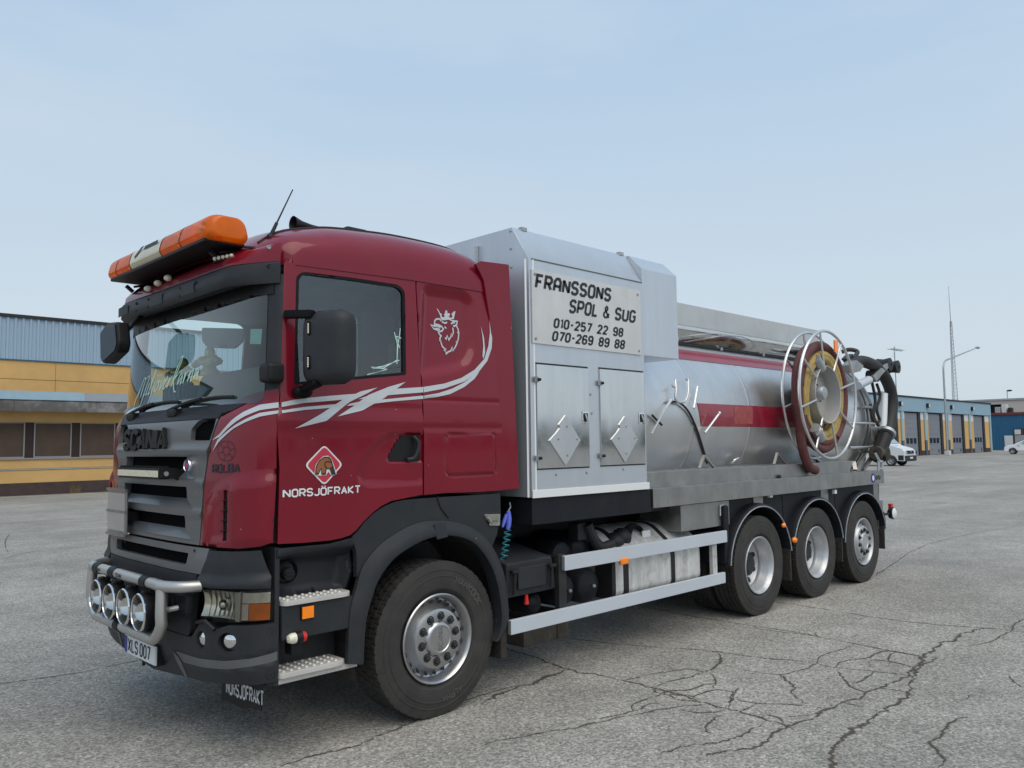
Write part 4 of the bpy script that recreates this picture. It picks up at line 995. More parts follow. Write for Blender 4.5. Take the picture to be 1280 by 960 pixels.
# round emblem
es, ez = sz(237.8, 582)
ec = surfpts([(es, ez)], .02)[0]; en = cabN(np.array([es]), np.array([ez]))[0]
def disc_mesh(c, n_, prof, nseg=28, sx=1.):
    n_ = Vector(n_).normalized(); u_ = Vector((0, 0, 1))-n_*n_.z; u_.normalize(); w_ = u_.cross(n_)
    m = MB(); vs = []
    for k in range(nseg):
        a = 2*PI*k/nseg
        for r, h in prof: vs.append(Vector(c)+(u_*math.cos(a)+w_*math.sin(a)*sx)*r+n_*h)
    P_ = len(prof); m.add(vs, [(k*P_+i, k*P_+i+1, ((k+1) % nseg)*P_+i+1, ((k+1) % nseg)*P_+i) for k in range(nseg) for i in range(P_-1)]); return m
emb_ = disc_mesh(ec, en, [(.042, -.02), (.042, .0), (.038, .007), (.033, .007), (.031, .003)]).build('emblem', M_chrome, gr)
disc_mesh(ec, en, [(.031, .003), (.017, .004)]).build('emblem_ring', M_blue, emb_)
disc_mesh(ec, en, [(.017, .004), (.0005, .005)]).build('emblem_centre', M_logo_red, emb_)
# LED light bar on brackets
def quad_on_x(px, x): return [at(u, v, 0, x) for u, v in px]
lb = quad_on_x([(146.5, 586.5), (197.5, 583), (197.5, 596.5), (147.5, 599.5)], -.12)
yl, yr_ = lb[0][1], lb[1][1]; zl_, zh_ = (lb[2][2]+lb[3][2])/2, (lb[0][2]+lb[1][2])/2
bar = MB().box(-.115, -.04, yr_, yl, zl_, zh_).build('light_bar', M_black, truck, bevel=.006)
MB().box(-.121, -.114, yr_+.012, yl-.012, zl_+.014, zh_-.014).build('lens', M_led, bar)
for i in range(22):
    y0 = yr_+.01+(yl-yr_-.02)*i/22
    MB().box(-.112, -.05, y0, y0+.008, zh_-.001, zh_+.012).build('cooling_fin', M_black, bar)
for sg, y0 in ((1, yl), (-1, yr_)):
    bk = MB().prism([(-.11, zl_+.01), (-.03, zl_+.005), (.05, zl_-.035), (.07, zl_-.01), (.05, zl_+.05), (-.02, zh_+.0), (-.10, zh_+.005)], y0+sg*.004, y0+sg*.016).build('bracket', M_black, bar)
    for (x, z) in ((-.075, .5*(zl_+zh_)), (.035, zl_+.01)):
        MB().lathe([(.001, sg*.022), (.014, sg*.022), (.016, sg*.014)], 'y', (x, y0, z), 12).build('bolt', M_galv, bk)
# stainless warning plate on the far side of the grille
pq = quad_on_x([(137.5, 611), (160.5, 610), (160.5, 669), (137.5, 667)], -.05)
ya, yb_, za_, zb_ = pq[0][1], pq[1][1], .5*(pq[2][2]+pq[3][2]), .5*(pq[0][2]+pq[1][2])
wpl = MB().box(-.062, -.048, yb_, ya, za_, zb_).build('warning_plate_holder', M_steel2, truck, bevel=.004)
MB().box(-.066, -.0625, yb_+.02, ya-.02, za_+.03, (za_+zb_)/2-.006).build('plate_leaf', M_steel, wpl); MB().box(-.066, -.0625, yb_+.02, ya-.02, (za_+zb_)/2+.006, zb_-.03).build('plate_leaf', M_steel, wpl)
for z in (za_, (za_+zb_)/2, zb_-.01): MB().box(-.072, -.0625, yb_-.004, ya+.004, z-.008, z+.012).build('hinge', M_steel2, wpl)
MB().box(-.05, .10, yb_+.05, yb_+.09, za_+.1, za_+.16).build('arm', M_black, wpl); MB().box(-.05, .10, ya-.09, ya-.05, za_+.1, za_+.16).build('arm', M_black, wpl)

# ---- cowl, windscreen, pillars
CWz0, CWz1 = 2.0, 2.085
sW0, sW1 = sz(279, 514)[0], sz(312, 497)[0]
cw = patch('cowl', [(-sW0, CWz0), (sW0, CWz0), (sW1, CWz1), (-sW1, CWz1)], M_black, truck, h=.03, off=.004, rim=.05)
sP = sz(333, 420)[0]           # edge of the glass on the near side
wsp = rpoly([(-sP, 2.08), (sP, 2.08), (sP+.004, 2.76), (-sP-.004, 2.76)], .05)
ws = patch('windscreen', wsp, M_wind, truck, h=.05, off=.002, rim=0)
sD = S_C-.055
pil = szl((330.5, 497), (333.5, 420), (336, 345))
ap = patch('pillar_trim', [(sP-.002, 2.07), (szl((350, 486))[0][0]-.004, 2.07), (sz(353, 400)[0]-.004, 2.45), (sz(356, 345)[0]-.006, 2.86), (sP-.002, 2.86)], M_plastic, truck, h=.02, off=-.002, rim=.04)
mirror(ap)
hd = patch('windscreen_header', [(-sP-.06, 2.70), (sP+.06, 2.74), (sP+.06, 2.93), (-sP-.06, 2.93)], M_black, truck, h=.04, off=.006, rim=.01)
hd2 = [(sP, 2.755), (sP-.25, 2.715), (sP-.6, 2.69), (0, 2.68)]
# wipers
for s0, s1, z0, z1 in ((.15, .86, 2.10, 2.135), (-.62, .10, 2.10, 2.14)):
    wp_ = MB().tube([tuple(surfpts([(s0+(s1-s0)*t, z0+(z1-z0)*math.sin(t*2.2))], .018)[0]) for t in np.linspace(0, 1, 14)], .009, 6).build('wiper_blade', M_seal, truck)
    MB().tube([tuple(surfpts([(s0+(s1-s0)*t, 2.06+.07*t)], .035+.02*math.sin(t*PI))[0]) for t in np.linspace(-.1, .55, 9)], .012, 6).build('wiper_arm', M_black, wp_)
for s0 in (-.62, .15):
    p = surfpts([(s0, 2.055)], .006)[0]; MB().box(p[0]-.03, p[0]+.05, p[1]-.07, p[1]+.07, 2.03, 2.085).build('cowl_cap', M_black, cw, bevel=.015)
# windscreen script, sticker and visor
scr = [((.0,.0),(.25,1.1),(.45,1.0),(.35,-.1)), ((.45,1.0),(.85,1.15),(.7,0.),(.8,.05)), ((1.05,.7),(.95,0),(1.1,.05)), ((1.1,.95),(1.12,1.02)), ((1.2,0.1),(1.45,1.3),(1.32,1.2),(1.22,0),(1.35,.05)), ((1.62,.7),(1.45,-.8),(1.2,-1.05),(1.1,-.85)), ((1.72,1.0),(1.74,1.07)),
       ((1.95,.65),(1.75,.3),(1.85,0),(2.1,.3),(1.98,.66),(2.2,.55)), ((1.95,.95),(1.96,1.0)), ((2.12,.95),(2.13,1.0)), ((2.3,.65),(2.32,0),(2.55,.65)), ((2.6,.35),(2.85,.6),(2.72,.7),(2.6,.2),(2.75,0),(2.95,.2)), ((3.0,.65),(3.02,0),(3.1,.5),(3.3,.68)),
       ((3.4,0),(3.75,1.5),(3.6,1.6),(3.42,.4),(3.75,.7),(3.5,.38),(3.8,-.3),(4.0,-.4)), ((4.15,.62),(3.95,.5),(3.95,.05),(4.2,.5),(4.2,0),(4.3,.1)), ((4.4,.65),(4.42,0),(4.5,.5),(4.7,.68)), ((4.8,.65),(4.8,0),(4.9,.5),(5.05,.65),(5.05,0),(5.15,.05)), ((5.5,.62),(5.3,.5),(5.28,.05),(5.52,.5),(5.52,0),(5.65,.1)),
       ((.1,.5),(-.2,-.2),(-.12,-.9)), ((.75,.1),(.6,-.6),(.45,-.9))]
L0, L1 = sz(173, 497), sz(250, 473)
qs = []
for st in scr:
    pts = [(p.x, p.y) for p in smoothpath([(a, b, 0) for a, b in st], 5)]
    for qd in stroke(pts, .075): qs.append([(L0[0]+(L1[0]-L0[0])*((x+.28*y)/5.75), L0[1]+(L1[1]-L0[1])*(x/5.75)+y*.115) for x, y in qd])
M_script = mat('pale_mint_vinyl', (.50, .74, .68), .5)
decal('script_lettering', qs, skin(.006), M_script, ws)
st_ = szl((312.5, 411), (327, 411), (325.5, 430), (311.5, 430)); decal_poly('sticker', st_, M_script, ws, -.004)
yc = szl((194, 503), (204, 502), (202, 510), (192, 511)); decal_poly('yellow_card', yc, M_yplate, ws, -.006)

# ---- visor over the windscreen
def sweep(sec, s0, s1, n, fade, zend):
    """sec: (outward offset, z); fade(s)-> factor on the offset; zend(s) -> lift"""
    ss = np.linspace(s0, s1, n); rows_ = []
    for s in ss:
        base = cabP(np.array([s]), np.array([2.84]))[0]; nn = cabN(np.array([s]), np.array([2.84]))[0]; nn = np.array([nn[0], nn[1], 0]); nn /= np.linalg.norm(nn)
        rows_.append([(base+nn*o*fade(s))*np.array([1, 1, 0])+np.array([0, 0, z+zend(s)]) for o, z in sec])
    m = MB(); k = len(sec); m.add([p for r in rows_ for p in r], [(i*k+j, i*k+(j+1) % k, (i+1)*k+(j+1) % k, (i+1)*k+j) for i in range(n-1) for j in range(k)]+[tuple(range(k)), tuple((n-1)*k+j for j in range(k-1, -1, -1))])
    return m
def fade(s):
    t = np.clip((abs(s)-.85)/(S_C-.10-.85), 0, 1); return 1-.90*t*t*(3-2*t)
sE = sz(351, 335)[0]
zl = lambda s: .02*min(1, (abs(s)/sE)**2)
vis = sweep([(.135, 2.785), (.150, 2.80), (.142, 2.90), (.125, 2.915), (.03, 2.925), (.0, 2.90), (.04, 2.80)], -sE, sE, 90, fade, zl).build('sun_visor', M_plastic, truck, smooth=50)
for s0 in (-.52, -.28, .28, .52, .0):
    for dz in (.02, .075):
        p = cabP(np.array([s0]), np.array([2.84]))[0]; n_ = cabN(np.array([s0]), np.array([2.84]))[0]; c_ = p+n_*.150; c_[2] = 2.80+dz+zl(s0)
        if s0 != 0: disc_mesh(c_, n_, [(.010, -.012), (.010, .0), (.007, .004), (.0005, .002)], 10).build('screw', M_seal, vis)
for s0, s1 in ((-.95, -.70), (-.25, .0-.02), (.30, .50)):
    ss = [(s0, .0), (s1, .0)]
    pts = []
    for s in np.linspace(s0, s1, 10):
        p = cabP(np.array([s]), np.array([2.84]))[0]; n_ = cabN(np.array([s]), np.array([2.84]))[0]; pts.append((p, n_))
    m = MB(); vs_ = []
    for p, n_ in pts:
        for z in (2.815, 2.885): c_ = p+n_*.1515; c_[2] = z+zl(s0); vs_.append(c_)
    m.add(vs_, [(2*i, 2*i+1, 2*i+3, 2*i+2) for i in range(9)]); m.build('visor_panel', M_plastic2 if s0 == 99 else M_plastic, vis)
red = sweep([(.125, 2.918), (.118, 2.96), (.085, 3.00), (.0, 3.03), (-.05, 3.03), (-.05, 2.92)], -sE, sE, 90, fade, zl).build('roof_front_band', M_red, truck, smooth=60)
for z, v in ((2.90, 0), (3.0, 1)):
    p = surfpts([sz(*((341, 334) if not v else (341, 311)))], .030)[0]
    disc_mesh(p, (-.25, -.97, 0), [(.014, -.02), (.014, .0), (.010, .005), (.006, .001), (.0005, .001)], 12).build('screw', M_galv if v else M_seal, red)
for u, v in ((185, 361), (197.5, 354), (210, 347.5)):
    p = at(u, v, 0, .06); MB().sphere(p, .028, 14, 8, (1, 1, .8)).build('marker_lamp', M_led, red)
ml = at(282, 322, 0, .12)
n_ = cabN(np.array([.98]), np.array([2.84]))[0]
q4 = [at(269, 322, 0, .085), at(295, 317, 0, .15), at(295, 324, 0, .15), at(269, 329, 0, .085)]
lam = MB().hexa([Vector(p)+Vector((.0, .03, 0)) for p in q4]+[Vector(p)-Vector((.02, .02, 0)) for p in q4]).build('marker_lamp', M_black, red)
led = MB()
for i in range(5):
    f = .1+.2*i
    c_ = Vector(q4[0])*(1-f)*.5+Vector(q4[1])*f*.5+Vector(q4[3])*(1-f)*.5+Vector(q4[2])*f*.5-Vector((.026, .022, 0)); led.sphere(c_, .013, 8, 6)
led.build('led', M_led, lam)

# ---- roof
def roof_mesh():
    xs = np.concatenate([np.linspace(.10, .8, 18), np.linspace(.85, 1.75, 10), np.linspace(1.8, 2.09, 18)])
    zk = np.interp(xs, [.10, .2, .3, .43, .72, 1.2, 1.7, 1.9, 2.0, 2.05, 2.075, 2.09], [3.025, 3.10, 3.17, 3.25, 3.335, 3.385, 3.385, 3.345, 3.27, 3.17, 3.06, 2.95])
    zk = np.convolve(np.pad(zk, 2, mode='edge'), [.1, .2, .4, .2, .1], mode='valid'); zk[0] = 3.025; zk[-1] = 2.95
    global _rx_, _rz_
    _rx_, _rz_ = xs, zk
    m = MB(); vs_ = []; ny = 60
    for x, zc_ in zip(xs, zk):
        wx = 1.176*min(1, ((x-.02)/.34)**.28) if x < .36 else 1.176
        z0 = 2.925+.028*min(1, max(0, (x-.28)/1.0)) if x < 1.9 else 2.925+.028
        for j in range(ny+1):
            a = PI*j/ny; c_ = math.cos(a); s_ = math.sin(a)
            e = 2/3.4
            y = -wx*math.copysign(abs(c_)**e, c_); z = z0+max(0.004, zc_-z0)*abs(s_)**e
            vs_.append((x, y, z))
    k = ny+1
    m.add(vs_, [(i*k+j, i*k+j+1, (i+1)*k+j+1, (i+1)*k+j) for i in range(len(xs)-1) for j in range(ny)]); return m
def roof_pt(x, y):
    zc_ = np.interp(x, _rx_, _rz_); wx = 1.176*min(1, ((x-.02)/.34)**.28) if x < .36 else 1.176; z0 = 2.925+.028*min(1, max(0, (x-.28)/1.0))
    return (x, y, z0+(zc_-z0)*max(0, 1-(abs(y)/wx)**3.4)**(1/3.4)+.002)
roof = roof_mesh().build('roof', M_red, truck, smooth=60)
# side of the roof below the drip line joins the door frame
rs_out = szl(*z4((103,268),(118,248),(200,250),(300,270),(520,301),(757,343),(900,368),(1086,398)))
rs_poly = rs_out+[(rs_out[-1][0]-.02, 2.99), (rs_out[3][0], 2.965), (rs_out[1][0], 2.95), (rs_out[0][0], 2.94)]
patch('roof_rail', rs_poly, M_red, roof, h=.03, off=-.004, rim=.02)
edge = [(.30+.0, -.93, 3.13)]
trim_path = None
# rain gutter, aerial, horn
MB().tube([roof_pt(x, -.93) for x in np.linspace(.26, 1.95, 40)], .009, 6).build('roof_seam', M_seal, roof)
a0 = np.array(roof_pt(at(338, 290, 1, -.95)[0], -.95)); a1 = at(366, 237, 1, -.95)
an = MB().tube([a0, a0+(a1-a0)*.28], [.013, .011], 8).build('aerial_base', M_black, roof)
MB().tube([a0+(a1-a0)*.27, a0+(a1-a0)*.6, a1], [.006, .005, .004], 6).build('aerial_whip', M_seal, an)
MB().sphere(a0+np.array([0, 0, -.01]), .028, 10, 6).build('aerial_foot', M_black, an)
h0 = np.array(roof_pt(.45, -.80)); h0[0] = at(366, 281, 1, -.8)[0]; h0[2] = roof_pt(h0[0], -.8)[2]+.03
MB().lathe([(.012, .30), (.018, .14), (.03, .06), (.052, 0), (.046, .004), (.015, .1)], 'x', (h0[0], h0[1], h0[2]+.005), 18).build('air_horn', M_black, roof)
h1 = np.array(roof_pt(at(447, 287, 1, -.8)[0], -.8)); MB().box(h1[0]-.12, h1[0]+.06, h1[1]-.05, h1[1]+.05, h1[2]-.09, h1[2]+.012).build('horn_mount', M_black, roof, bevel=.02)
# ---- side deflector behind the cab
de = [at(u, v, 1, -1.19) for u, v in ((594, 330), (600, 326), (636, 330.5), (649, 611), (628, 613), (622, 520), (612, 400), (604, 350))]
dpoly = [(p[0], p[2]) for p in de]
dfl = MB().prism(dpoly, -1.195, -1.165).build('side_deflector', M_red, truck, bevel=.008); mirror(dfl)
for u, v in ((640.5, 520.0), (648, 522)): pass
MB().box(1.95, 2.06, -1.14, 1.14, 1.5, 2.95).build('rear_wall', M_int, truck)

# ---- swooshes and emblems on the side (flat vinyl)
def vinyl(name, pix, mt, parent, off=.0035, h=.03): return patch(name, szl(*pix), mt, parent, h=h, off=off, rim=0)
def dsp_off(base): return base
sw_top = z4((1127,560),(1138,620),(1135,700),(1110,760),(1060,815),(990,855),(900,880),(800,893))
def vin2(name, pix, mt, parent, ex=.0035):
    """vinyl that follows the pressed shape of the panel below"""
    ds = {'door': lambda s, z: d_emb(s, z)+d_h(s, z)+crease(s, z), 'side_panel': lambda s, z: d_f(s, z)+d_fl(s, z)+d_r(s, z), 'corner_panel': lambda s, z: d_b(s, z)+d_s(s, z)}[parent.name.split('.')[0]]
    return patch(name, szl(*pix) if len(pix[0]) == 2 and pix[0][0] > 20 else pix, mt, parent, h=.025, off=ex, disp=ds, rim=0)
vin2('stripe', z4((1124,555),(1140,640),(1137,700),(1115,765),(1070,822),(1000,868),(900,903),(798,922),(796,895),(900,878),(985,850),(1050,810),(1100,755),(1120,690),(1128,620)), M_stripe, side)
vin2('stripe', z4((1082,590),(1098,650),(1104,720),(1095,755),(1090,740),(1094,690),(1090,640)), M_stripe, side, .0045)
vin2('stripe', z5((1075,20),(1050,55),(1000,95),(930,130),(860,146),(800,153),(800,138),(870,126),(940,103),(1000,72),(1045,38)), M_stripe, side)
vin2('stripe', z5((88,172),(200,151),(330,139),(470,128),(520,120),(470,146),(430,155),(320,165),(200,175),(88,195)), M_stripe, door, .0032)
vin2('stripe', z5((88,212),(200,195),(320,184),(372,180),(345,197),(320,200),(200,210),(88,226)), M_stripe, door, .0036)
vin2('stripe', z5((565,98),(520,124),(430,168),(305,265),(150,303),(290,225),(390,160),(480,118)), M_stripe, door, .0044)
vin2('stripe', z5((590,113),(620,106),(706,101),(795,95),(795,122),(640,134),(590,141),(540,152),(470,156)), M_stripe, door, .0036)
vin2('stripe', z5((560,160),(640,153),(795,138),(795,154),(640,167),(530,181)), M_stripe, door, .0040)
vin2('stripe', z5((706,70),(600,150),(492,212),(362,243),(440,195),(520,135),(620,95)), M_stripe, door, .0048)
vin2('stripe', z5((430,178),(478,168),(455,186),(412,190)), M_stripe, door, .0040)
vin2('stripe', z2((993,172),(900,185),(820,220),(760,262),(700,330),(662,362),(700,345),(735,308),(780,270),(830,240),(900,212),(993,198)), M_stripe, crn, .0034)
vin2('stripe', z2((993,212),(900,226),(830,256),(780,284),(740,314),(690,358),(665,418),(695,372),(745,324),(770,303),(830,271),(900,244),(993,227)), M_stripe, crn, .0040)
def outline(name, strokes_, wpx, mt, parent, off=.004, wid=.012):
    qs = []
    for st in strokes_:
        pts = szl(*st)
        for qd in stroke(pts, wid): qs.append([tuple(p) for p in qd])
    ds = {'side_panel': lambda s, z: d_f(s, z)+d_fl(s, z)+d_r(s, z), 'corner_panel': lambda s, z: d_b(s, z)+d_s(s, z), 'door': lambda s, z: d_emb(s, z)+d_h(s, z)+crease(s, z)}[parent.name.split('.')[0]]
    return decal(name, qs, lambda a, b: cabP(a, b)+cabN(a, b)*(off+ds(a, b))[:, None], mt, parent)
e_ = lambda *p: [(530+x/9.6, 370+y/9.6) for x, y in p]
grif = [e_((245,275),(330,265),(375,290),(430,295),(425,330),(400,355),(380,345)), e_((240,290),(215,265),(180,268),(160,290),(158,330),(200,335),(240,355),(265,385),(250,410),(215,420),(195,400),(150,385),(110,335),(150,350),(190,350),(230,370)), e_((150,385),(185,380),(225,395)),
        e_((200,415),(220,455),(238,470),(222,500),(235,545),(250,595),(285,630),(300,685),(320,665),(355,650),(370,600),(378,650),(410,600),(430,555),(445,500),(450,430),(440,390),(420,345)),
        e_((285,490),(300,510),(310,465),(330,520),(355,480),(362,435),(370,480),(385,430),(378,370)), e_((245,300),(285,318),(310,305)), e_((280,360),(300,380)), e_((355,325),(385,310),(405,310)),
        e_((215,520),(240,540)), e_((270,640),(295,660),(290,620)), e_((445,430),(430,430)), e_((440,540),(415,545))]
outline('emblem_outline', grif, 1, M_stripe, side, wid=.0115)
vin2('crown', e_((183,135),(205,155),(225,195),(245,205),(245,240),(265,245),(285,235),(270,215),(285,195),(290,165),(305,160),(315,180),(310,195),(345,200),(340,230),(325,240),(360,255),(375,230),(360,210),(385,180),(410,170),(405,200),(390,270),(300,262),(235,272),(228,230)), M_stripe, side)
# bear emblem on the door
b_ = lambda *p: [(345+x/10.667, 550+y/10.667) for x, y in p]
def rp(pix, r):
    q = rpoly(szl(*pix), r); return q
dia = rp(b_((640,60),(890,325),(640,610),(375,335)), .03); dia2 = rp(b_((640,85),(862,325),(640,582),(405,335)), .026)
vin2('emblem_border', dia, M_white, door, .0035); vin2('emblem_field', dia2, M_logo_red, door, .0055)
vin2('emblem_halo', b_((500,470),(515,340),(560,270),(620,215),(690,210),(730,245),(755,310),(800,450),(770,470),(720,465),(690,420),(660,470),(580,475)), M_white, door, .0075)
vin2('emblem_bear', b_((515,455),(528,345),(570,275),(625,235),(690,232),(720,262),(740,330),(775,440),(770,455),(730,455),(700,385),(655,385),(650,450),(600,455),(590,390),(550,455)), M_bear, door, .0095)
vin2('emblem_paw', b_((515,462),(520,435),(560,440),(550,462)), M_bear2, door, .0112); vin2('emblem_paw', b_((598,458),(600,440),(645,440),(650,456)), M_bear2, door, .0112)
vin2('emblem_leg', b_((725,455),(705,375),(740,345),(775,440),(772,456)), M_bear2, door, .0112)
outline('bear_outline', [b_((512,462),(525,345),(567,272),(625,230),(690,228),(720,258),(740,328),(778,452),(725,458)), b_((640,300),(660,288),(710,290),(735,300)), b_((640,300),(640,350),(670,380),(700,383)), b_((550,458),(590,375),(600,458),(648,455),(655,385))], 1, M_ink, door, off=.012, wid=.006)
q, L_ = text_quads('NORSJÖFRaKT', 1.0, asp=1.2, wt=1.35, gap=2.0, sub=3)
c0, c1 = sz(354, 621.5), sz(449.5, 615.5); t0 = sz(355, 612.7)
hgt = t0[1]-c0[1]
decal('lettering', [[(c0[0]+(c1[0]-c0[0])*x/L_, c0[1]+(c1[1]-c0[1])*x/L_+y*hgt) for x, y in qd] for qd in q], lambda a, b: cabP(a, b)+cabN(a, b)*.004, M_white, door)
# tyre-maker style badge on the corner panel
q, L_ = text_quads('ROLBa', 1.0, asp=1.0, wt=1.5, gap=1.7, sub=3)
c0, c1 = sz(266, 590.5), sz(299, 589.5); t0 = sz(267, 581.5)
dsc = lambda s, z: d_b(s, z)+d_s(s, z)
decal('lettering', [[(c0[0]+(c1[0]-c0[0])*x/L_, c0[1]+(c1[1]-c0[1])*x/L_+y*(t0[1]-c0[1])) for x, y in qd] for qd in q], lambda a, b: cabP(a, b)+cabN(a, b)*(.004+dsc(a, b))[:, None], M_ink, crn)
wc_ = z2((732,415))[0]
cc = lambda r0, a0, a1, n=14: [(wc_[0]+r0*.89*math.cos(math.radians(a0+(a1-a0)*i/n)), wc_[1]-r0*math.sin(math.radians(a0+(a1-a0)*i/n))) for i in range(n+1)]
seg = [cc(12.6, 0, 360, 30), cc(5, 0, 360, 20)]+[cc(12.2, a, a, 1)[:1]+cc(5.2, a, a, 1)[:1] for a in range(15, 375, 60)]
outline('badge', seg, 1, M_ink, crn, wid=.003)
# small hose-mark swirl inside the door glass
outline('glass_decal', [z4((655,620),(670,680),(668,760),(600,800),(540,795)), z4((685,600),(672,700),(668,780)), z4((680,760),(600,790),(545,800),(620,805),(520,832)), z4((690,650),(665,640),(682,700))], 1, M_script, door, off=-.008, wid=.006)
# ------------------------------------------------------------------ lower front: panels, lamps, bumper, bull bar
def lowpatch(name, pix, mt, parent=None, **k): return patch(name, szl(*pix), mt, parent or truck, **k)
# grey panel under the grille, with a dark slot
lp_r = szl(*z3((645,108),(630,160),(600,232)))
lowz = [z for s, z in lp_r]
zlo = sz(*z3((400,205))[0])[1]
lpp = [(lp_r[0][0], lowz[0]+.005), (lp_r[1][0], lowz[1]), (lp_r[2][0], lowz[2])]
lpp = lpp+[(-s, z) for s, z in reversed(lpp)]
s4 = [sz(233.5, 697)[0], sz(233.5, 691)[1], sz(229.5, 705.5)[1]]
sl4 = rpoly([(-s4[0], s4[2]), (s4[0], s4[2]), (s4[0]+.015, s4[1]), (-s4[0]-.015, s4[1])], .02)
lpan = patch('lower_grille_panel', lpp, M_grille, truck, holes=[sl4], h=.03, off=.0, rim=.05)
patch('grille_mesh', sl4, M_mesh, lpan, h=.06, off=-.035, rim=0)
for u, v in ((243, 688.5), (156, 677.5)):
    p = surfpts([sz(u, v)], .003)[0]; disc_mesh(p, (-1, 0, 0), [(.009, -.01), (.009, 0), (.0005, .003)], 10).build('screw', M_seal, lpan)
# dark centre panel behind the bull bar
cz = [lp_r[2][1]-.004, sz(*z3((545,540))[0])[1]]
sC = sz(*z3((585,245))[0])[0]; sC2 = sz(*z3((555,520))[0])[0]
cpan = patch('bumper_centre', rpoly([(-sC2, cz[1]), (sC2, cz[1]), (sC, cz[0]), (-sC, cz[0])], [.06, .06, .01, .01]), M_plastic, truck, h=.04, off=.006, rim=.04)
# corner panels above the lamps
cq = szl(*z3((640,112),(760,118),(905,112)), *z3((925,170),(955,240),(952,300)), *z3((800,303),(650,300),(592,285)), *z3((600,235),(632,160)))
rid = recess(szl(*z3((590,245),(700,262),(957,242),(957,305),(590,300))), -.022, .03)
cpl = patch('corner_cover', cq, M_plastic, truck, h=.02, disp=rid, rim=.03); mirror(cpl)
# head lamps
hl = szl(*z3((597,312),(700,316),(790,318),(966,303)), *z3((966,458),(880,468),(790,474),(600,460)))
hin = szl(*z3((785,318),(790,318)), *z3((790,474)))
base = patch('headlight', rpoly(hl, .015), M_black, truck, h=.03, off=-.07, rim=.02)
sp = sz(*z3((787,400))[0])[0]; sA = min(p[0] for p in hl)+.012; sB = max(p[0] for p in hl)-.012
zb0, zt0 = np.mean([hl[4][1], hl[5][1], hl[6][1], hl[7][1]])+.008, np.mean([hl[0][1], hl[1][1], hl[2][1], hl[3][1]])-.008
bowl = lambda s, z: -.05*(1-np.clip(.6*((s-(sA+sp)/2)/((sp-sA)/2))**2+.4*((z-(zb0+zt0)/2)/((zt0-zb0)/2))**2, 0, 1))+.0016*np.sin(s*160)
patch('reflector', [(sA, zb0), (sp-.01, zb0), (sp-.01, zt0), (sA, zt0)], M_reflector, base, h=.02, off=-.012, disp=bowl, rim=0)
M_hdiv = mat('lamp_divider', (.62, .60, .55), .3)
patch('divider', [(sp-.012, zb0-.005), (sp+.014, zb0-.005), (sp+.014, zt0+.005), (sp-.012, zt0+.005)], M_hdiv, base, h=.03, off=-.004, rim=.03)
zm_ = zb0+(zt0-zb0)*.60
M_clearblk = mat('clear_lamp_block', (.82, .80, .76), .2, coat=.4, var=.15, vscale=20)
M_pinkblk = mat('frosted_lamp_block', (.78, .68, .63), .25, coat=.4, var=.12, vscale=20)
sq = sp+(sB-sp)*.36
patch('side_lamp', [(sp+.016, zm_+.004), (sB, zm_+.004), (sB, zt0), (sp+.016, zt0)], M_clearblk, base, h=.03, off=-.020, rim=.02)
patch('indicator', [(sq, zb0), (sB, zb0), (sB, zm_), (sq, zm_)], M_orange, base, h=.03, off=-.018, rim=.02)
patch('fog_block', [(sp+.016, zb0), (sq-.004, zb0), (sq-.004, zm_), (sp+.016, zm_)], M_pinkblk, base, h=.03, off=-.018, rim=.02)
cln = surfpts([((sA+sp)/2+.02, (zb0+zt0)/2)], -.045)[0]
MB().sphere(cln, .035, 12, 8).build('bulb', M_chrome, base)
patch('lens', rpoly(hl, .015), M_headlens, base, h=.04, off=.002, rim=.0)
hm = mirror(base)
for c in list(base.children): mirror(c, hm)
# bumper
bt = szl(*z3((565,545),(585,510),(610,470),(640,468),(672,505),(685,515),(700,500),(740,487),(985,472)))
bb = szl(*z3((985,762),(900,778),(750,775),(620,760)), *z3((520,735)))
bmid = [(s, z) for s, z in bt]
s_in = bt[0][0]
bpoly = bt+bb
zb_c = bb[-1][1]
nz_ = sz(*z3((470,600))[0])[1]
full = [(-p[0], p[1]) for p in reversed(bt)]
bfull = bt+bb+[(0.0, sz(200, 838)[1])]+[(-p[0], p[1]) for p in reversed(bb)]+full
f1 = surfpts([sz(*z3((612,556))[0])], .0)[0]
fogs = [z3((612,556))[0], z3((742,570))[0]]
fh = []
for (u, v), rx, ry in ((fogs[0], 5.6, 11.5), (fogs[1], 11.5, 12.3)):
    fh.append(szl(*[(u+rx*math.cos(a), v+ry*math.sin(a)) for a in np.linspace(0, 2*PI, 17)[:-1]]))
fhm = [[(-s, z) for s, z in f] for f in fh]
bs_ = szl(*z3((475,606),(600,645),(720,658),(860,645),(988,610)), *z3((988,665),(860,695),(740,710),(620,700),(525,676)))
d_st = recess(bs_, .008, .012)
bump = patch('bumper', bfull, M_plastic, truck, holes=fh+fhm, h=.022, off=.012, disp=lambda s, z: d_st(np.abs(s), z), rim=.06)
for sg in (1, -1):
    patch('bumper_strip', [(sg*s, z) for s, z in szl(*z3((482,612),(600,650),(720,663),(860,650),(984,616)), *z3((984,660),(860,690),(740,704),(620,694),(524,668)))], M_plastic2, bump, h=.03, off=.0075, rim=.004)
    patch('bumper_strip', [(sg*s, z) for s, z in szl(*z3((478,615),(500,640),(520,676),(548,745),(535,735),(505,680)))], M_plastic2, bump, h=.03, off=.016, rim=.004)
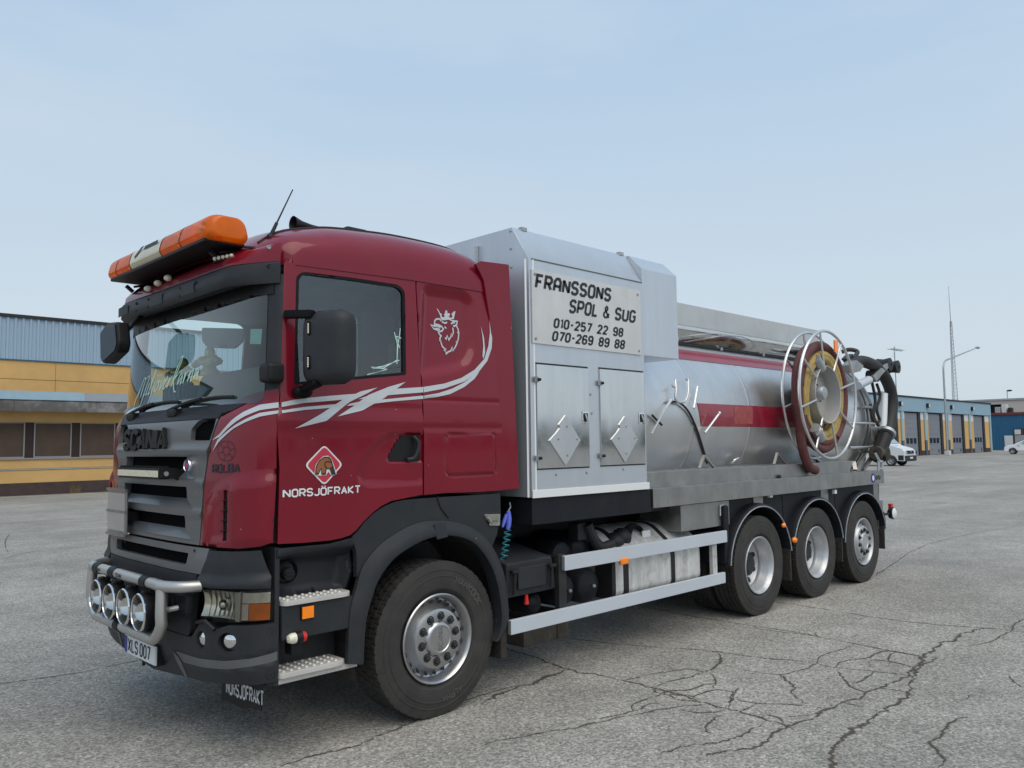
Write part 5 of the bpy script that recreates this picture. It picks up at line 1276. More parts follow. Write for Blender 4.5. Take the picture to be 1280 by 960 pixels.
for i, f in enumerate(fh+fhm):
    c = np.mean(np.array(f), 0); r_ = (max(p[1] for p in f)-min(p[1] for p in f))/2
    p = surfpts([tuple(c)], -.035)[0]; n_ = cabN(np.array([c[0]]), np.array([c[1]]))[0]; rs = (max(p_[0] for p_ in f)-min(p_[0] for p_ in f))/2
    fl_ = disc_mesh(p, n_, [(r_*1.08, -.03), (r_*1.05, .02), (r_*.92, .024)], 24).build('fog_lamp', M_black, bump)
    disc_mesh(p, n_, [(r_*.92, .022), (r_*.7, .034), (r_*.35, .042), (.0005, .044)], 24).build('lens', M_lens if False else M_chrome, fl_)
for u, v in (z3((957,518))[0], z3((950,730))[0]):
    p = surfpts([sz(u, v)], .012)[0]; n_ = cabN(np.array([sz(u, v)[0]]), np.array([.6]))[0]
    disc_mesh(p, n_, [(.024, .001), (.022, -.006), (.012, -.008), (.010, .0), (.0005, .001)], 16).build('bolt', M_seal, bump)
# V-shaped trim between lamp and bumper
MB().tube([tuple(p) for p in surfpts(szl(*z3((600,468),(640,462),(685,505),(712,490)))[:3], .02)], .012, 6).build('washer_pipe', M_seal, bump)
# number plate
pp = [at(u, v, 0, -.055) for u, v in ((161.7, 797.5), (200.8, 809.7), (202, 832.5), (163.8, 818.3))]
zc_ = np.mean([p[2] for p in pp])
PX = -.062
npl = MB().box(PX, PX+.012, -.262, .262, zc_-.057, zc_+.057).build('number_plate', M_white, truck)
MB().box(PX-.002, PX-.0002, .215, .258, zc_-.053, zc_+.053).build('country_band', M_blue, npl)
MB().box(PX+.012, PX+.06, -.27, .27, zc_-.062, zc_+.062).build('plate_holder', M_black, npl)
q, L_ = text_quads('XLS 007', .075, asp=.75, wt=.85, gap=1.55)
for wd_t, x_t in (('XLS', .195), ('007', -.015)):
    q, L2_ = text_quads(wd_t, .075, asp=.75, wt=.95, gap=1.55); decal('lettering', q, lambda a, b: np.stack([PX-.0022+0*a, x_t-a*(.165/L2_), zc_-.036+b], -1), M_ink, npl)
# bull bar with four driving lamps
XB = -.165
bl = lambda u, v, x=XB: at(u, v, 0, x)
T1, T2 = bl(120, 713), bl(204, 728); B1, B2 = bl(127, 774), bl(190, 796)
ytop = .80; zt_b = .5*(T1[2]+T2[2]); zb_b = .5*(B1[2]+B2[2])
yN = .5*(bl(203, 730)[1]-bl(119, 715)[1]); yF = -yN
yN2, yF2 = yN, yF
bb_ = MB()
tubeR = .034

top_path = [(.0, yN-.19, zt_b), (-.06, yN-.17, zt_b), (-.12, yN-.12, zt_b), (XB+.005, yN-.03, zt_b), (XB, yN+.10, zt_b), (XB, 0, zt_b), (XB, yF-.10, zt_b), (XB+.005, yF+.03, zt_b), (-.12, yF+.12, zt_b), (-.06, yF+.17, zt_b), (.0, yF+.19, zt_b)]
bull = MB().tube(smoothpath(top_path, 8), tubeR, 12).build('bull_bar', M_bull, truck)
lo_path = [(XB, yN-.02, zt_b-.02), (XB-.005, yN-.03, (zt_b+zb_b)/2), (XB, yN-.02, zb_b+.09), (XB, yN+.06, zb_b+.012), (XB, yN+.16, zb_b), (XB, 0, zb_b), (XB, yF-.16, zb_b), (XB, yF-.06, zb_b+.012), (XB, yF+.02, zb_b+.09), (XB-.005, yF+.03, (zt_b+zb_b)/2), (XB, yF+.02, zt_b-.02)]
MB().tube(smoothpath(lo_path, 8), tubeR, 12).build('lower_tube', M_bull, bull)
for sg in (-1, 1):
    MB().tube([(XB, sg*(yF-.03), zb_b+.17), (-.02, sg*(yF+.07), zb_b+.20)], .016, 8).build('stay', M_bull, bull)
    MB().tube([(XB, sg*.35, zb_b+.02), (-.02, sg*.35, zb_b+.08)], .02, 8).build('stay', M_black, bull)
for y in (yF-.12, .17, yN+.16+.05):
    MB().tube([(XB, y+.045, zt_b), (XB, y-.045, zt_b)], tubeR+.006, 12).build('rubber_sleeve', M_black, bull)
MB().tube([(XB, .10, zb_b), (XB, .02, zb_b)], tubeR+.006, 12).build('rubber_sleeve', M_black, bull)
for y in (.42, .05-.03):
    qd, L_ = text_quads('SCaNIa', .022, wt=1.3, gap=1.5); decal('lettering', [[(a, b) for a, b in t] for t in qd], lambda a, b, y=y: np.stack([XB-tubeR-.0015+.0*a, y+.04-a, zt_b-.010+b], -1), M_ink, bull)
XL = XB-.035
lc = [(125, 748), (142.5, 753), (159.5, 757.5), (179, 760)]
ys = [at(u, v, 0, XL)[1] for u, v in lc]; zc_l = np.mean([at(u, v, 0, XL)[2] for u, v in lc])
pitch_ = (ys[0]-ys[3])/3; ymid = (ys[0]+ys[3])/2
R_l = .112
for i in range(4):
    y = ymid+pitch_*(1.5-i); c_ = (XL, y, zc_l)
    dl = MB().lathe([(.02, .13), (R_l*.6, .11), (R_l*.93, .05), (R_l, .0), (R_l, -.02)], 'x', c_, 32).build('driving_lamp', M_black, bull)
    MB().lathe([(R_l, -.02), (R_l*1.015, -.028), (R_l*.96, -.036), (R_l*.92, -.028)], 'x', c_, 32).build('bezel', M_chrome, dl)
    MB().lathe([(R_l*.93, -.024), (R_l*.7, .012), (R_l*.35, .035), (.0005, .042)], 'x', c_, 32).build('reflector', M_chrome, dl)
    MB().lathe([(R_l*.93, -.031), (R_l*.6, -.040), (R_l*.3, -.043), (.0005, -.044)], 'x', c_, 32).build('lens', M_lens, dl)
    MB().beam((XL+.05, y, zc_l+R_l*.9), (XB+.01, y, zt_b), .03, .02).build('lamp_bracket', M_black, dl)
    MB().box(XL-.01, XL+.03, y-.025, y+.025, zc_l+R_l*.94, zc_l+R_l*1.14).build('lamp_clip', M_black, dl, bevel=.006)
# little emblem on the panel beside the bull bar
gp = at(224.5, 752, 0, -.035)
MB().box(-.075, -.03, gp[1]-.19, gp[1]+.08, gp[2]-.05, gp[2]+.06).build('panel_recess', M_navy, cpan, bevel=.01)
qd = [[(-.02, .03), (0, .01), (0, -.03), (-.015, -.03)], [(.02, .03), (.0, .01), (0, -.03), (.015, -.03)], [(-.012, .035), (.012, .035), (.006, .012), (-.006, .012)]]
decal('emblem', qd, lambda a, b: np.stack([-.0765+0*a, gp[1]-a, gp[2]+b], -1), M_chrome, cpan)
# front mudflap with lettering
mf = [at(u, v, 0, .27) for u, v in ((280, 850), (330, 852), (329, 890), (300, 884), (279, 874))]
fy0, fy1 = mf[0][1], mf[1][1]; fz0, fz1 = mf[1][2]-.0, mf[2][2]
n = 14; m = MB(); vs_ = []
for i in range(n+1):
    t = i/n; y = fy0+(fy1-fy0)*t; x = .27
    vs_ += [(x, y, .60-.06*t), (x-.01, y, at(282, 876, 0, .27)[2]*(1-t)+at(329, 889, 0, .27)[2]*t+.008*math.sin(t*9))]
m.add(vs_, [(2*i, 2*i+1, 2*i+3, 2*i+2) for i in range(n)])
mfo = m.build('front_mudflap', M_black, truck)
mfo.modifiers.new('thick', 'SOLIDIFY').thickness = .006
q, L_ = text_quads('NORSJÖFRaKT', 1.0, asp=1.0, wt=1.25, gap=1.8)
a0_, a1_ = at(282.5, 865.5, 0, .25), at(328.5, 882, 0, .25)
def mfm(a, b):
    t = a/L_; return np.stack([.252+0*t, a0_[1]+(a1_[1]-a0_[1])*t, a0_[2]+(a1_[2]-a0_[2])*t+b*.075], -1)
decal('lettering', q, mfm, M_white, mfo)
# steel hook under the plate
hkp = at(176, 826, 0, .02); MB().add([(.03, hkp[1]+.04, .50), (.03, hkp[1]-.05, .50), (.03, hkp[1], .36), (.05, hkp[1]+.04, .50), (.05, hkp[1]-.05, .50), (.05, hkp[1], .36)], [(0, 1, 2), (5, 4, 3), (0, 3, 4, 1), (1, 4, 5, 2), (2, 5, 3, 0)]).build('hook', M_frame, bump)

# ------------------------------------------------------------------ cab side below the door: steps, fender
zA = lambda u, v: at(u, v, 1, -1.21)
up = szl((347, 686), (412, 680), (441, 672.5), (446, 690), (446, 712), (440, 738), (352, 750), (350, 735), (347, 712))
rc = szl((345, 712), (352, 705), (372, 699), (448, 690), (440, 742), (345, 755))
sku = patch('step_panel', up, M_plastic, truck, h=.025, disp=recess(rc, .15, .06), rim=.03)
cp_ = surfpts([sz(365.5, 719)], -.075)[0]
cap = MB().lathe([(.001, -.045), (.035, -.045), (.040, -.03), (.040, .0)], 'y', cp_, 20).build('filler_cap', M_black, sku); MB().box(cp_[0]-.028, cp_[0]+.028, cp_[1]-.056, cp_[1]-.044, cp_[2]-.006, cp_[2]+.006).build('cap_grip', M_black, cap)
MB().lathe([(.075, .02), (.066, -.01), (.060, .03)], 'y', (cp_[0], cp_[1]-.01, cp_[2]+.012), 24).build('cap_well', M_black, sku)
def step(x0, x1, z0, z1, yo, yi, name='step'):
    outl = rpoly([(x0, yi), (x1, yi), (x1, yo+.02), (x1-.05, yo), (x0+.02, yo), (x0, yo+.03)], .03)
    o = MB().prism(outl, z0, z1, 'xy').build(name, M_step, truck, bevel=.004)
    m = MB()
    nx = int((x1-x0)/.05)
    for i in range(nx):
        for j in range(int((yi-yo)/.045)):
            cx_, cy_ = x0+.04+i*.05, yo+.03+j*.045
            if cx_ < x1-.03: m.lathe([(.013, 0), (.009, .007), (.0075, .001)], 'z', (cx_, cy_, z1), 8)
    m.build('grip_stud', M_step, o, kind='stuff'); return o
s1a, s1b = zA(352, 752)[0], zA(438, 740)[0]
step(s1a, s1b, .900, .930, -1.235, -1.02)
MB().box(s1a, s1b+.02, -1.215, -1.17, .70, .897).build('step_riser', M_plastic, truck, bevel=.012)
MB().box(s1a, s1b, -1.03, -.85, .42, .895).build('step_well', M_frame, truck)
MB().box(s1a-.04, s1a-.005, -1.20, -.9, .45, 1.24).build('step_end', M_plastic, truck, bevel=.01)
o1, o2 = zA(374.5, 757.5), zA(391, 772)
om = MB().box(o1[0], o2[0], -1.228, -1.213, o2[2], o1[2]).build('side_marker', M_black, truck, bevel=.003); MB().box(o1[0]+.006, o2[0]-.006, -1.234, -1.2275, o2[2]+.006, o1[2]-.006).build('lens', M_orange, om, bevel=.002)
sl_ = zA(364, 797)
pm = MB().lathe([(.001, -.04), (.022, -.034), (.031, -.012), (.031, .012)], 'x', (sl_[0], -1.235, sl_[2]), 16).build('outline_lamp', M_lens if False else M_led, truck)
MB().lathe([(.032, .010), (.034, .04), (.034, .05)], 'x', (sl_[0], -1.235, sl_[2]), 16).build('lamp_housing', M_black, pm); MB().lathe([(.030, .05), (.028, .075), (.001, .085)], 'x', (sl_[0], -1.235, sl_[2]), 16).build('red_lens', M_redplug, pm)
MB().box(sl_[0]-.01, sl_[0]+.06, -1.23, -1.15, sl_[2]-.10, sl_[2]-.02).build('lamp_bracket', M_black, pm, bevel=.01)
s2a, s2b = zA(348, 840)[0], zA(432, 826)[0]
step(s2a, s2b, .490, .522, -1.225, -.95)
MB().box(s2a, s2b+.10, -1.19, -1.0, .452, .486).build('step_bracket', M_step, truck, bevel=.006)
# wheel-arch panel
fo = [(434, 830), (437, 765), (445, 735), (452, 710), (466, 690), (482, 675), (512, 657), (540, 651), (575, 654), (600, 667), (617, 687), (630, 720), (635, 760), (634, 780), (624, 800)]
fi = [(454, 830), (457, 780), (464, 750), (472, 727), (485, 707), (500, 692), (530, 675), (560, 669), (590, 677), (610, 700), (621, 727), (627, 765), (625, 790), (619, 802)]
YF_ = -1.255
def lipstrip(yo, yi):
    n = 60
    def rs_(pts):
        P = smoothpath([(p[0], p[1], 0) for p in pts], 6); d = np.cumsum([0]+[(P[i+1]-P[i]).length for i in range(len(P)-1)]); t = np.linspace(0, d[-1], n)
        return [(np.interp(a, d, [p.x for p in P]), np.interp(a, d, [p.y for p in P])) for a in t]
    O, I = [at(u, v, 1, -1.215) for u, v in rs_(fo)], [at(u, v, 1, YF_) for u, v in rs_(fi)]
    m = MB(); vs_ = []
    for o, i in zip(O, I):
        o = np.array(o); i = np.array(i); mid = o*.55+i*.45
        vs_ += [(o[0], -1.19, o[2]), (o[0], -1.222, o[2]), (mid[0], -1.248, mid[2]), (i[0]+(o[0]-i[0])*.18, -1.262, i[2]+(o[2]-i[2])*.18), (i[0], -1.258, i[2]), (i[0], -1.15, i[2])]
    k = 6
    m.add(vs_, [(a*k+b, a*k+b+1, (a+1)*k+b+1, (a+1)*k+b) for a in range(n-1) for b in range(k-1)]); return m, O, I
lm_, O_, I_ = lipstrip(0, 0)
fen = lm_.build('wheel_arch', M_plastic, truck, smooth=50); mirror(fen)
cl = at(550, 657, 1, -1.25); c2 = at(551, 672, 1, -1.25)
MB().beam((cl[0], -1.245, cl[2]+.02), (c2[0]+.005, -1.262, c2[2]-.005), .10, .012, (0, -1, 0)).build('arch_clip', M_plastic, fen, bevel=.006)
fp = szl((441, 671), (448, 664), (456, 653), (468, 641.5), (481, 633), (494, 627.5), (506, 625), (530, 623), (626, 617), (626.5, 642), (622, 668), (616, 683), (606, 676), (598, 668), (575, 656), (540, 653), (512, 659), (482, 677), (466, 692), (452, 711), (447, 722), (446, 690))
fpn = patch('wheel_arch_panel', fp, M_plastic, truck, h=.03, off=-.006, rim=.04); mirror(fpn)
MB().tube([tuple(p) for p in surfpts(szl((547, 621), (551, 634), (561, 647)), -.003)], .006, 6).build('panel_seam', M_seal, fpn)
cl_ = rpoly(szl((605, 643), (625, 642.5), (624.5, 657), (612, 657)), .01)
crl = patch('corner_lamp', cl_, M_reflector, fpn, h=.03, off=.002, rim=.01); patch('lens', cl_, M_lens, crl, h=.05, off=.006, rim=0)
# dark inner liner of the arch
m = MB(); n = 24; c_ = (1.46, .51)
vs_ = []
for i in range(n+1):
    a = math.radians(-12+204*i/n)
    for y in (-1.19, -.62): vs_.append((c_[0]+.66*math.cos(a), y, c_[1]+.66*math.sin(a)*1.08))
m.add(vs_, [(2*i, 2*i+1, 2*i+3, 2*i+2) for i in range(n)]); ln_ = m.build('arch_liner', M_mud, truck); mirror(ln_)
MB().box(2.04, 2.11, -1.21, -.80, .26, .60).build('mudflap', M_mud, truck, bevel=.02); MB().box(2.04, 2.11, .80, 1.21, .26, .60).build('mudflap', M_mud, truck, bevel=.02)
# cab floor and underside
MB().box(.30, 2.05, -1.14, 1.14, 1.27, 1.42).build('cab_floor', M_int, truck)
MB().box(.16, .75, -.85, .85, .62, 1.24).build('front_crossmember', M_frame, truck)
# ------------------------------------------------------------------ beacon bar
bx_, bz_, hx, hzz, bl_ = .07, 3.150, .150, .080, .945
sec = rpoly([(-hx, -hzz*.55), (-hx*.8, -hzz), (hx*.8, -hzz), (hx, -hzz*.55), (hx*.86, hzz*.55), (hx*.55, hzz), (-hx*.55, hzz), (-hx*.86, hzz*.55)], .03, 3)
def barseg(y0, y1, name, mt, par, endcap0=False, endcap1=False):
    m = MB(); k = len(sec); ys_ = [y0, y1]
    rows_ = []
    N = 8
    if endcap0: rows_ += [(y0+.0+(.085)*(1-math.sin(PI/2*i/N)), math.sqrt(max(0, 1-(1-math.sin(PI/2*i/N))**2))*.55+.45*math.sin(PI/2*i/N)) for i in range(N+1)][1:]
    else: rows_ += [(y0, 1)]
    if endcap0: rows_ = [(y0+.085*(1-math.cos(PI/2*i/N)), .55+.45*math.sin(PI/2*i/N)) for i in range(N+1)]
    if endcap1: rows_ += [(y1-.085*(1-math.cos(PI/2*i/N)), .55+.45*math.sin(PI/2*i/N)) for i in range(N, -1, -1)]
    else: rows_ += [(y1, 1)]
    vs_ = [(bx_+a*f, y, bz_+b*(.4+.6*f)) for y, f in rows_ for a, b in sec]
    m.add(vs_, [(i*k+j, i*k+(j+1) % k, (i+1)*k+(j+1) % k, (i+1)*k+j) for i in range(len(rows_)-1) for j in range(k)]+[tuple(range(k)), tuple((len(rows_)-1)*k+j for j in range(k))])
    return m.build(name, mt, par, smooth=50)
bcn = MB().box(bx_-.13, bx_+.13, -.88, .73, bz_-hzz-.012, bz_-hzz+.012).build('beacon_bar', M_black, truck, bevel=.008)
barseg(-bl_, -.555, 'beacon_dome', M_amber, bcn, True); barseg(-.55, -.245, 'beacon_dome', M_amber, bcn); barseg(-.24, .30, 'centre_lens', M_cream, bcn); barseg(.305, .57, 'beacon_dome', M_amber, bcn); barseg(.575, bl_-.15, 'beacon_dome', M_amber, bcn, False, True)
for y in (-.5525, -.2425, .3025, .5725):
    m = MB(); k = len(sec); m.add([(bx_+a*1.012, y+d, bz_+b*1.02) for d in (-.006, .006) for a, b in sec], [(j, (j+1) % k, k+(j+1) % k, k+j) for j in range(k)]); m.build('joint_band', M_seal, bcn)
M_glow = mat('lit_beacon_core', (1., .5, .05), .3, emit=((1, .36, .03), 2.0))
# the lit lamp shows through the near dome as a bright facet set into its front
for y in (-.74, -.42, .44, .68):
    rf = MB().lathe([(.02, .0), (.045, .012), (.062, .05), (.066, .07)], 'x', (bx_-.05, y, bz_), 18); rf.v = [(2*bx_-.06-p[0], p[1], p[2]) for p in rf.v]; rf.build('lamp_reflector', M_chrome, bcn)
    MB().sphere((bx_-.03, y, bz_), .022, 10, 8).build('bulb', M_glow if y in (-.74,) else M_chrome, bcn)
    MB().lathe([(.001, .0), (.055, .0), (.055, .01)], 'z', (bx_, y, bz_-hzz+.012), 16).build('lamp_base', M_cream, bcn)
q, L_ = text_quads('a', .07, asp=1, wt=1.5); 
decal('centre_mark', [[(.0, .0), (.10, .05), (.16, .05), (.02, -.02)], [(.17, .045), (.40, .045), (.40, .02), (.15, .02)]], lambda a, b: np.stack([bx_-hx*.86-.002+.02*0*a-.01*(1-b/.05), .22-a, bz_+.005+b], -1), M_ink, bcn)
for y in (-.72, .72):
    MB().beam((bx_-.02, y, bz_-hzz-.03), (bx_+.03, y, 3.0), .03, .02).build('bracket', M_black, bcn)
    MB().beam((bx_+.02, y-.05, bz_-hzz-.04), (bx_+.30, y-.05, 3.10), .025, .015).build('stay', M_black, bcn)
MB().tube([(bx_+.1, -.93, bz_-hzz-.02), (bx_+.30, -.97, 3.06)], .008, 6).build('cable', M_seal, bcn)

# ------------------------------------------------------------------ mirrors
def housing(prof_c, mt, par, name):
    pass
def rounded_block(c, size, rad, nm, mt, par, lean=0., seg=4):
    m = MB().box(c[0]-size[0]/2, c[0]+size[0]/2, c[1]-size[1]/2, c[1]+size[1]/2, c[2]-size[2]/2, c[2]+size[2]/2)
    return m.build(nm, mt, par, bevel=rad, seg=seg, smooth=60)
YM = -1.46
mc = at(413, 435, 1, YM); mt_z, mb_z = at(413, 388.5, 1, YM)[2], at(413, 481, 1, YM)[2]
def mirror_shell(c, w_, d_, z0, z1):
    """front shell bulged, back flat; wide in y, shallow in x"""
    m = MB(); rows_ = []; nz_ = 14; na = 20
    for i in range(nz_+1):
        t = i/nz_; z = z0+(z1-z0)*t; e = (1-abs(2*t-1)**6)**(1/6.) if 0 < t < 1 else .0
        e = max(e, .62)
        k = max(.0, (1-abs(2*t-1)**8))**.5; k = max(k, .35)
        for j in range(na):
            a = 2*PI*j/na; ca, sa = math.cos(a), math.sin(a)
            y = w_/2*math.copysign(abs(ca)**.5, ca)*e; x = d_/2*math.copysign(abs(sa)**(.75), sa)*k
            if x > 0: x *= .8
            rows_.append((c[0]+x+-y*.36, c[1]+y, z))
    m.add(rows_, [(i*na+j, i*na+(j+1) % na, (i+1)*na+(j+1) % na, (i+1)*na+j) for i in range(nz_) for j in range(na)]+[tuple(range(na)), tuple(nz_*na+j for j in range(na))]); return m
msh = mirror_shell(mc, .29, .17, mb_z, mt_z).build('door_mirror', M_plastic, truck, smooth=60)
for v in (412, 454):
    p = at(397, v-(0), 1, YM-.085)
    p = np.array([mc[0]-.075-.02, YM-.055, at(397, v, 1, YM)[2]])
    p = np.array([mc[0]-.36*.062-.074, YM+.062, at(397, v, 1, YM+.075)[2]])
    ld = MB().prism(rpoly([(p[1]-.013, p[2]-.042), (p[1]+.013, p[2]-.042), (p[1]+.016, p[2]+.042), (p[1]-.01, p[2]+.042)], .012), p[0]-.012, p[0]+.06, 'yz').build('position_light', M_black, msh)
    led = MB()
    for k in range(5): led.sphere((p[0]-.012, p[1]+.002, p[2]-.024+.012*k), .0065, 8, 6)
    led.build('led', M_led, ld)
a0, a1 = at(357, 393, 1, -1.20), at(392, 392.5, 1, YM+.05)
MB().beam(a0, a1, .05, .05).build('upper_arm', M_black, msh, bevel=.012)
a0, a1 = at(375, 489, 1, -1.23), at(398, 478, 1, YM+.03)
MB().beam(a0, a1, .07, .045).build('lower_arm', M_black, msh, bevel=.015)
MB().sphere(at(378, 490, 1, -1.25), .065, 14, 8, (1, .7, .62)).build('arm_pivot', M_black, msh)
MB().hexa([(mc[0]+.05+.36*.11, YM-.11, mb_z+.05), (mc[0]+.05-.36*.11, YM+.11, mb_z+.05), (mc[0]+.075-.36*.11, YM+.11, mb_z+.05), (mc[0]+.075+.36*.11, YM-.11, mb_z+.05), (mc[0]+.05+.36*.11, YM-.11, mt_z-.05), (mc[0]+.05-.36*.11, YM+.11, mt_z-.05), (mc[0]+.075-.36*.11, YM+.11, mt_z-.05), (mc[0]+.075+.36*.11, YM-.11, mt_z-.05)]).build('mirror_glass', M_mirror, msh)
mm_ = mirror(msh)
for c in list(msh.children): mirror(c, mm_)
# corner bracket at the foot of the pillar
pb = at(338, 466, 1, -1.16)
MB().box(pb[0]-.06, pb[0]+.05, -1.25, -1.12, pb[2]-.06, pb[2]+.055).build('pillar_bracket', M_black, truck, bevel=.025, seg=3)
pb2 = at(352, 461, 1, -1.24)
# front mirror on the far corner
fm = at(146.5, 427, 0, -.05)
f = MB(); 
fq = rpoly([(fm[1]+.215, fm[2]+.10), (fm[1]+.05, fm[2]+.165), (fm[1]-.18, fm[2]+.145), (fm[1]-.235, fm[2]-.04), (fm[1]-.20, fm[2]-.11), (fm[1]+.10, fm[2]-.19), (fm[1]+.18, fm[2]-.165)], .03)
fq_ = [((a-fm[1])*.86+fm[1], (b-fm[2])*.84+fm[2]) for a, b in fq]
fmo = MB().prism(fq_, -.11, -.02, 'yz').build('front_mirror', M_black, truck, bevel=.018, seg=3, smooth=50)
fq = [((a-fm[1])*.86+fm[1], (b-fm[2])*.84+fm[2]) for a, b in fq]
fq2 = [((a-fm[1])*.88+fm[1], (b-fm[2])*.86+fm[2]) for a, b in fq]
MB().prism(fq2, -.116, -.112, 'yz').build('mirror_glass', M_glassd, fmo)
ar0 = at(166, 398, 0, .02); MB().tube(smoothpath([(.1, ar0[1]+.05, 2.80), (.0, ar0[1]-.02, ar0[2]-.06), (-.03, ar0[1]+.02, fm[2]+.03), (-.04, fm[1]-.12, fm[2]-.0)], 6), .016, 8).build('arm', M_black, fmo)

# ------------------------------------------------------------------ inside the cab
dzt = at(300, 461, 0, .45)[2]; dyt = at(262, 462, 0, .45)[1]+.10
dsh = MB().prism([(.20, 1.42), (.17, 2.02), (.30, 2.09), (.52, 2.08), (.66, 2.0), (.70, 1.7), (.62, 1.42)], -1.10, 1.10).build('dashboard', M_int, truck, bevel=.03)
MB().prism([(.36, 2.05), (.42, dzt-.015), (.48, dzt), (.66, dzt-.02), (.74, 2.02)], -1.06, dyt).build('instrument_hood', M_int2, dsh, bevel=.03)
stw = MB(); ring = []
cst = Vector((.66, -.55, 2.14)); ax_ = Vector((-.62, 0, .78)).normalized(); u_ = Vector((0, 1, 0)); v_ = ax_.cross(u_)
stw.tube([cst+(u_*math.cos(a)+v_*math.sin(a))*.23 for a in np.linspace(0, 2*PI, 33)[:-1]], .016, 8, closed=True)
for a in (.2, 2.94, -1.57): stw.tube([cst-ax_*.02, cst+(u_*math.cos(a)+v_*math.sin(a))*.22], .014, 6)
stw.sphere(cst, .06, 10, 6); stw.build('steering_wheel', M_black, truck)
for y in (-.55, .55):
    st = MB().box(1.05, 1.55, y-.25, y+.25, 1.55, 1.75).build('seat', M_int2, truck, bevel=.05)
    MB().hexa([(1.48, y-.24, 1.7), (1.62, y-.24, 1.7), (1.62, y+.24, 1.7), (1.48, y+.24, 1.7), (1.60, y-.22, 2.42), (1.72, y-.22, 2.42), (1.72, y+.22, 2.42), (1.60, y+.22, 2.42)]).build('backrest', M_int2, st, bevel=.04)
    MB().box(1.60, 1.70, y-.14, y+.14, 2.43, 2.62).build('headrest', M_int2, st, bevel=.04)
svp = szl((243, 408), (296, 409), (293, 425), (283, 434), (250, 433), (243, 424))
sv = patch('inner_sun_visor', rpoly(svp, .03), M_int2, truck, h=.05, off=-.05, rim=.015)
MB().box(.28, 1.95, -1.10, 1.10, 2.90, 2.925).build('head_lining', M_int2, truck)
# gilt figurines on the dashboard
for u, v, k in ((228.5, 468, 1.0), (262, 454, 1.0)):
    X = .50 if u > 240 else .38
    base_p = at(u, v+9, 0, X); top = at(u, v-16, 0, X)[2]
    y, z0 = base_p[1], (dzt-.004 if u > 240 else at(u, v+15, 0, X)[2])
    h_ = top-z0
    if u < 240: MB().box(X-.10, X+.12, y-.14, dyt-.01 if dyt-.01 > y+.1 else y+.14, 2.06, z0+.003).build('dash_tray', M_int2, dsh, bevel=.02)
    which = 'left' if u < 240 else 'right'
    lab = 'small gilt figurine behind the windscreen, beside the script lettering' if u < 240 else 'small gilt figurine behind the windscreen, below the inner sun visor'
    fg = empty('figurine', (X, y, z0), lab, 'figurine', 'gilt figurines on the dashboard')
    MB().lathe([(.001, 0), (.075, 0), (.08, .02), (.055, .05), (.045, h_*.35), (.05, h_*.42)], 'z', (X, y, z0), 18).build('pedestal', M_gold, fg)
    b_m = MB(); b_m.lathe([(.05, h_*.40), (.085, h_*.47), (.095, h_*.60), (.075, h_*.72), (.03, h_*.78), (.026, h_*.82)], 'z', (X, y, z0), 18)
    for sg in (-1, 1): b_m.tube(smoothpath([(X, y+sg*.075, z0+h_*.68), (X-.03, y+sg*.14, z0+h_*.55), (X-.07, y+sg*.10, z0+h_*.45), (X-.085, y+sg*.02, z0+h_*.50)], 5), [.028]*10+[.022]*6, 8)
    b_m.build('torso', M_gold, fg)
    MB().sphere((X, y, z0+h_*.90), .04, 12, 8, (1, .9, 1.2)).build('head', M_gold, fg)
# ------------------------------------------------------------------ wheels
AX = (1.46, 5.829, 7.174, 8.52); HZ = .515; RT = .517
def tyre(wd, rb=RT):
    """tyre with tread blocks; axis y, outer face at -y; origin at wheel centre"""
    half = wd/2; ri = .292
    prof = []                                   # (r, y, tread?)
    def sw(sg):                                 # bead -> shoulder
        return [(ri, sg*half*.70), (ri+.012, sg*half*.80), (ri+.04, sg*half*.95), (ri+.085, sg*half*1.0), (ri+.118, sg*half*.985), (ri+.121, sg*half*1.0), (ri+.126, sg*half*1.0), (ri+.129, sg*half*.975), (ri+.16, sg*half*.955), (ri+.163, sg*half*.97), (ri+.168, sg*half*.968), (ri+.170, sg*half*.95), (rb-.035, sg*half*.93), (rb-.014, sg*half*.90)]
    left = sw(-1); right = sw(1)[::-1]
    tr = []
    ng = 5; hw = half*.875
    for i in range(ng):
        a = -hw+2*hw*i/ng; b = -hw+2*hw*(i+1)/ng
        if i: tr += [(rb, a+.006, 1)]
        else: tr += [(rb, a, 1)]
        tr += [(rb, a*.6+b*.4, 1)] + ([(rb, b-.006, 1), (rb-.014, b-.004, 0), (rb-.014, b+.004, 0)] if i < ng-1 else [(rb, b, 1)])
    prof = [(r, y, 0) for r, y in left]+tr+[(r, y, 0) for r, y in right]
    n = 360; m = MB(); k = len(prof); vs_ = []
    for j in range(n):
        a = 2*PI*j/n
        for i, (r, y, t) in enumerate(prof):
            rr_ = r
            if t:
                ph = (j+int((y+half)/(2*half)*5)*3) % 7
                if ph == 0: rr_ = r-.008
            elif abs(y) > half*.88 and r > rb-.02 and j % 7 == 0: rr_ = r-.002
            vs_.append((rr_*math.cos(a), y, rr_*math.sin(a)))
    m.add(vs_, [(j*k+i, j*k+i+1, ((j+1) % n)*k+i+1, ((j+1) % n)*k+i) for j in range(n) for i in range(k-1)])
    return m.mesh('tyre', M_rubber, smooth=28, weld=False)
TW = .325
ty_front, ty_rear = tyre(TW), tyre(.30)
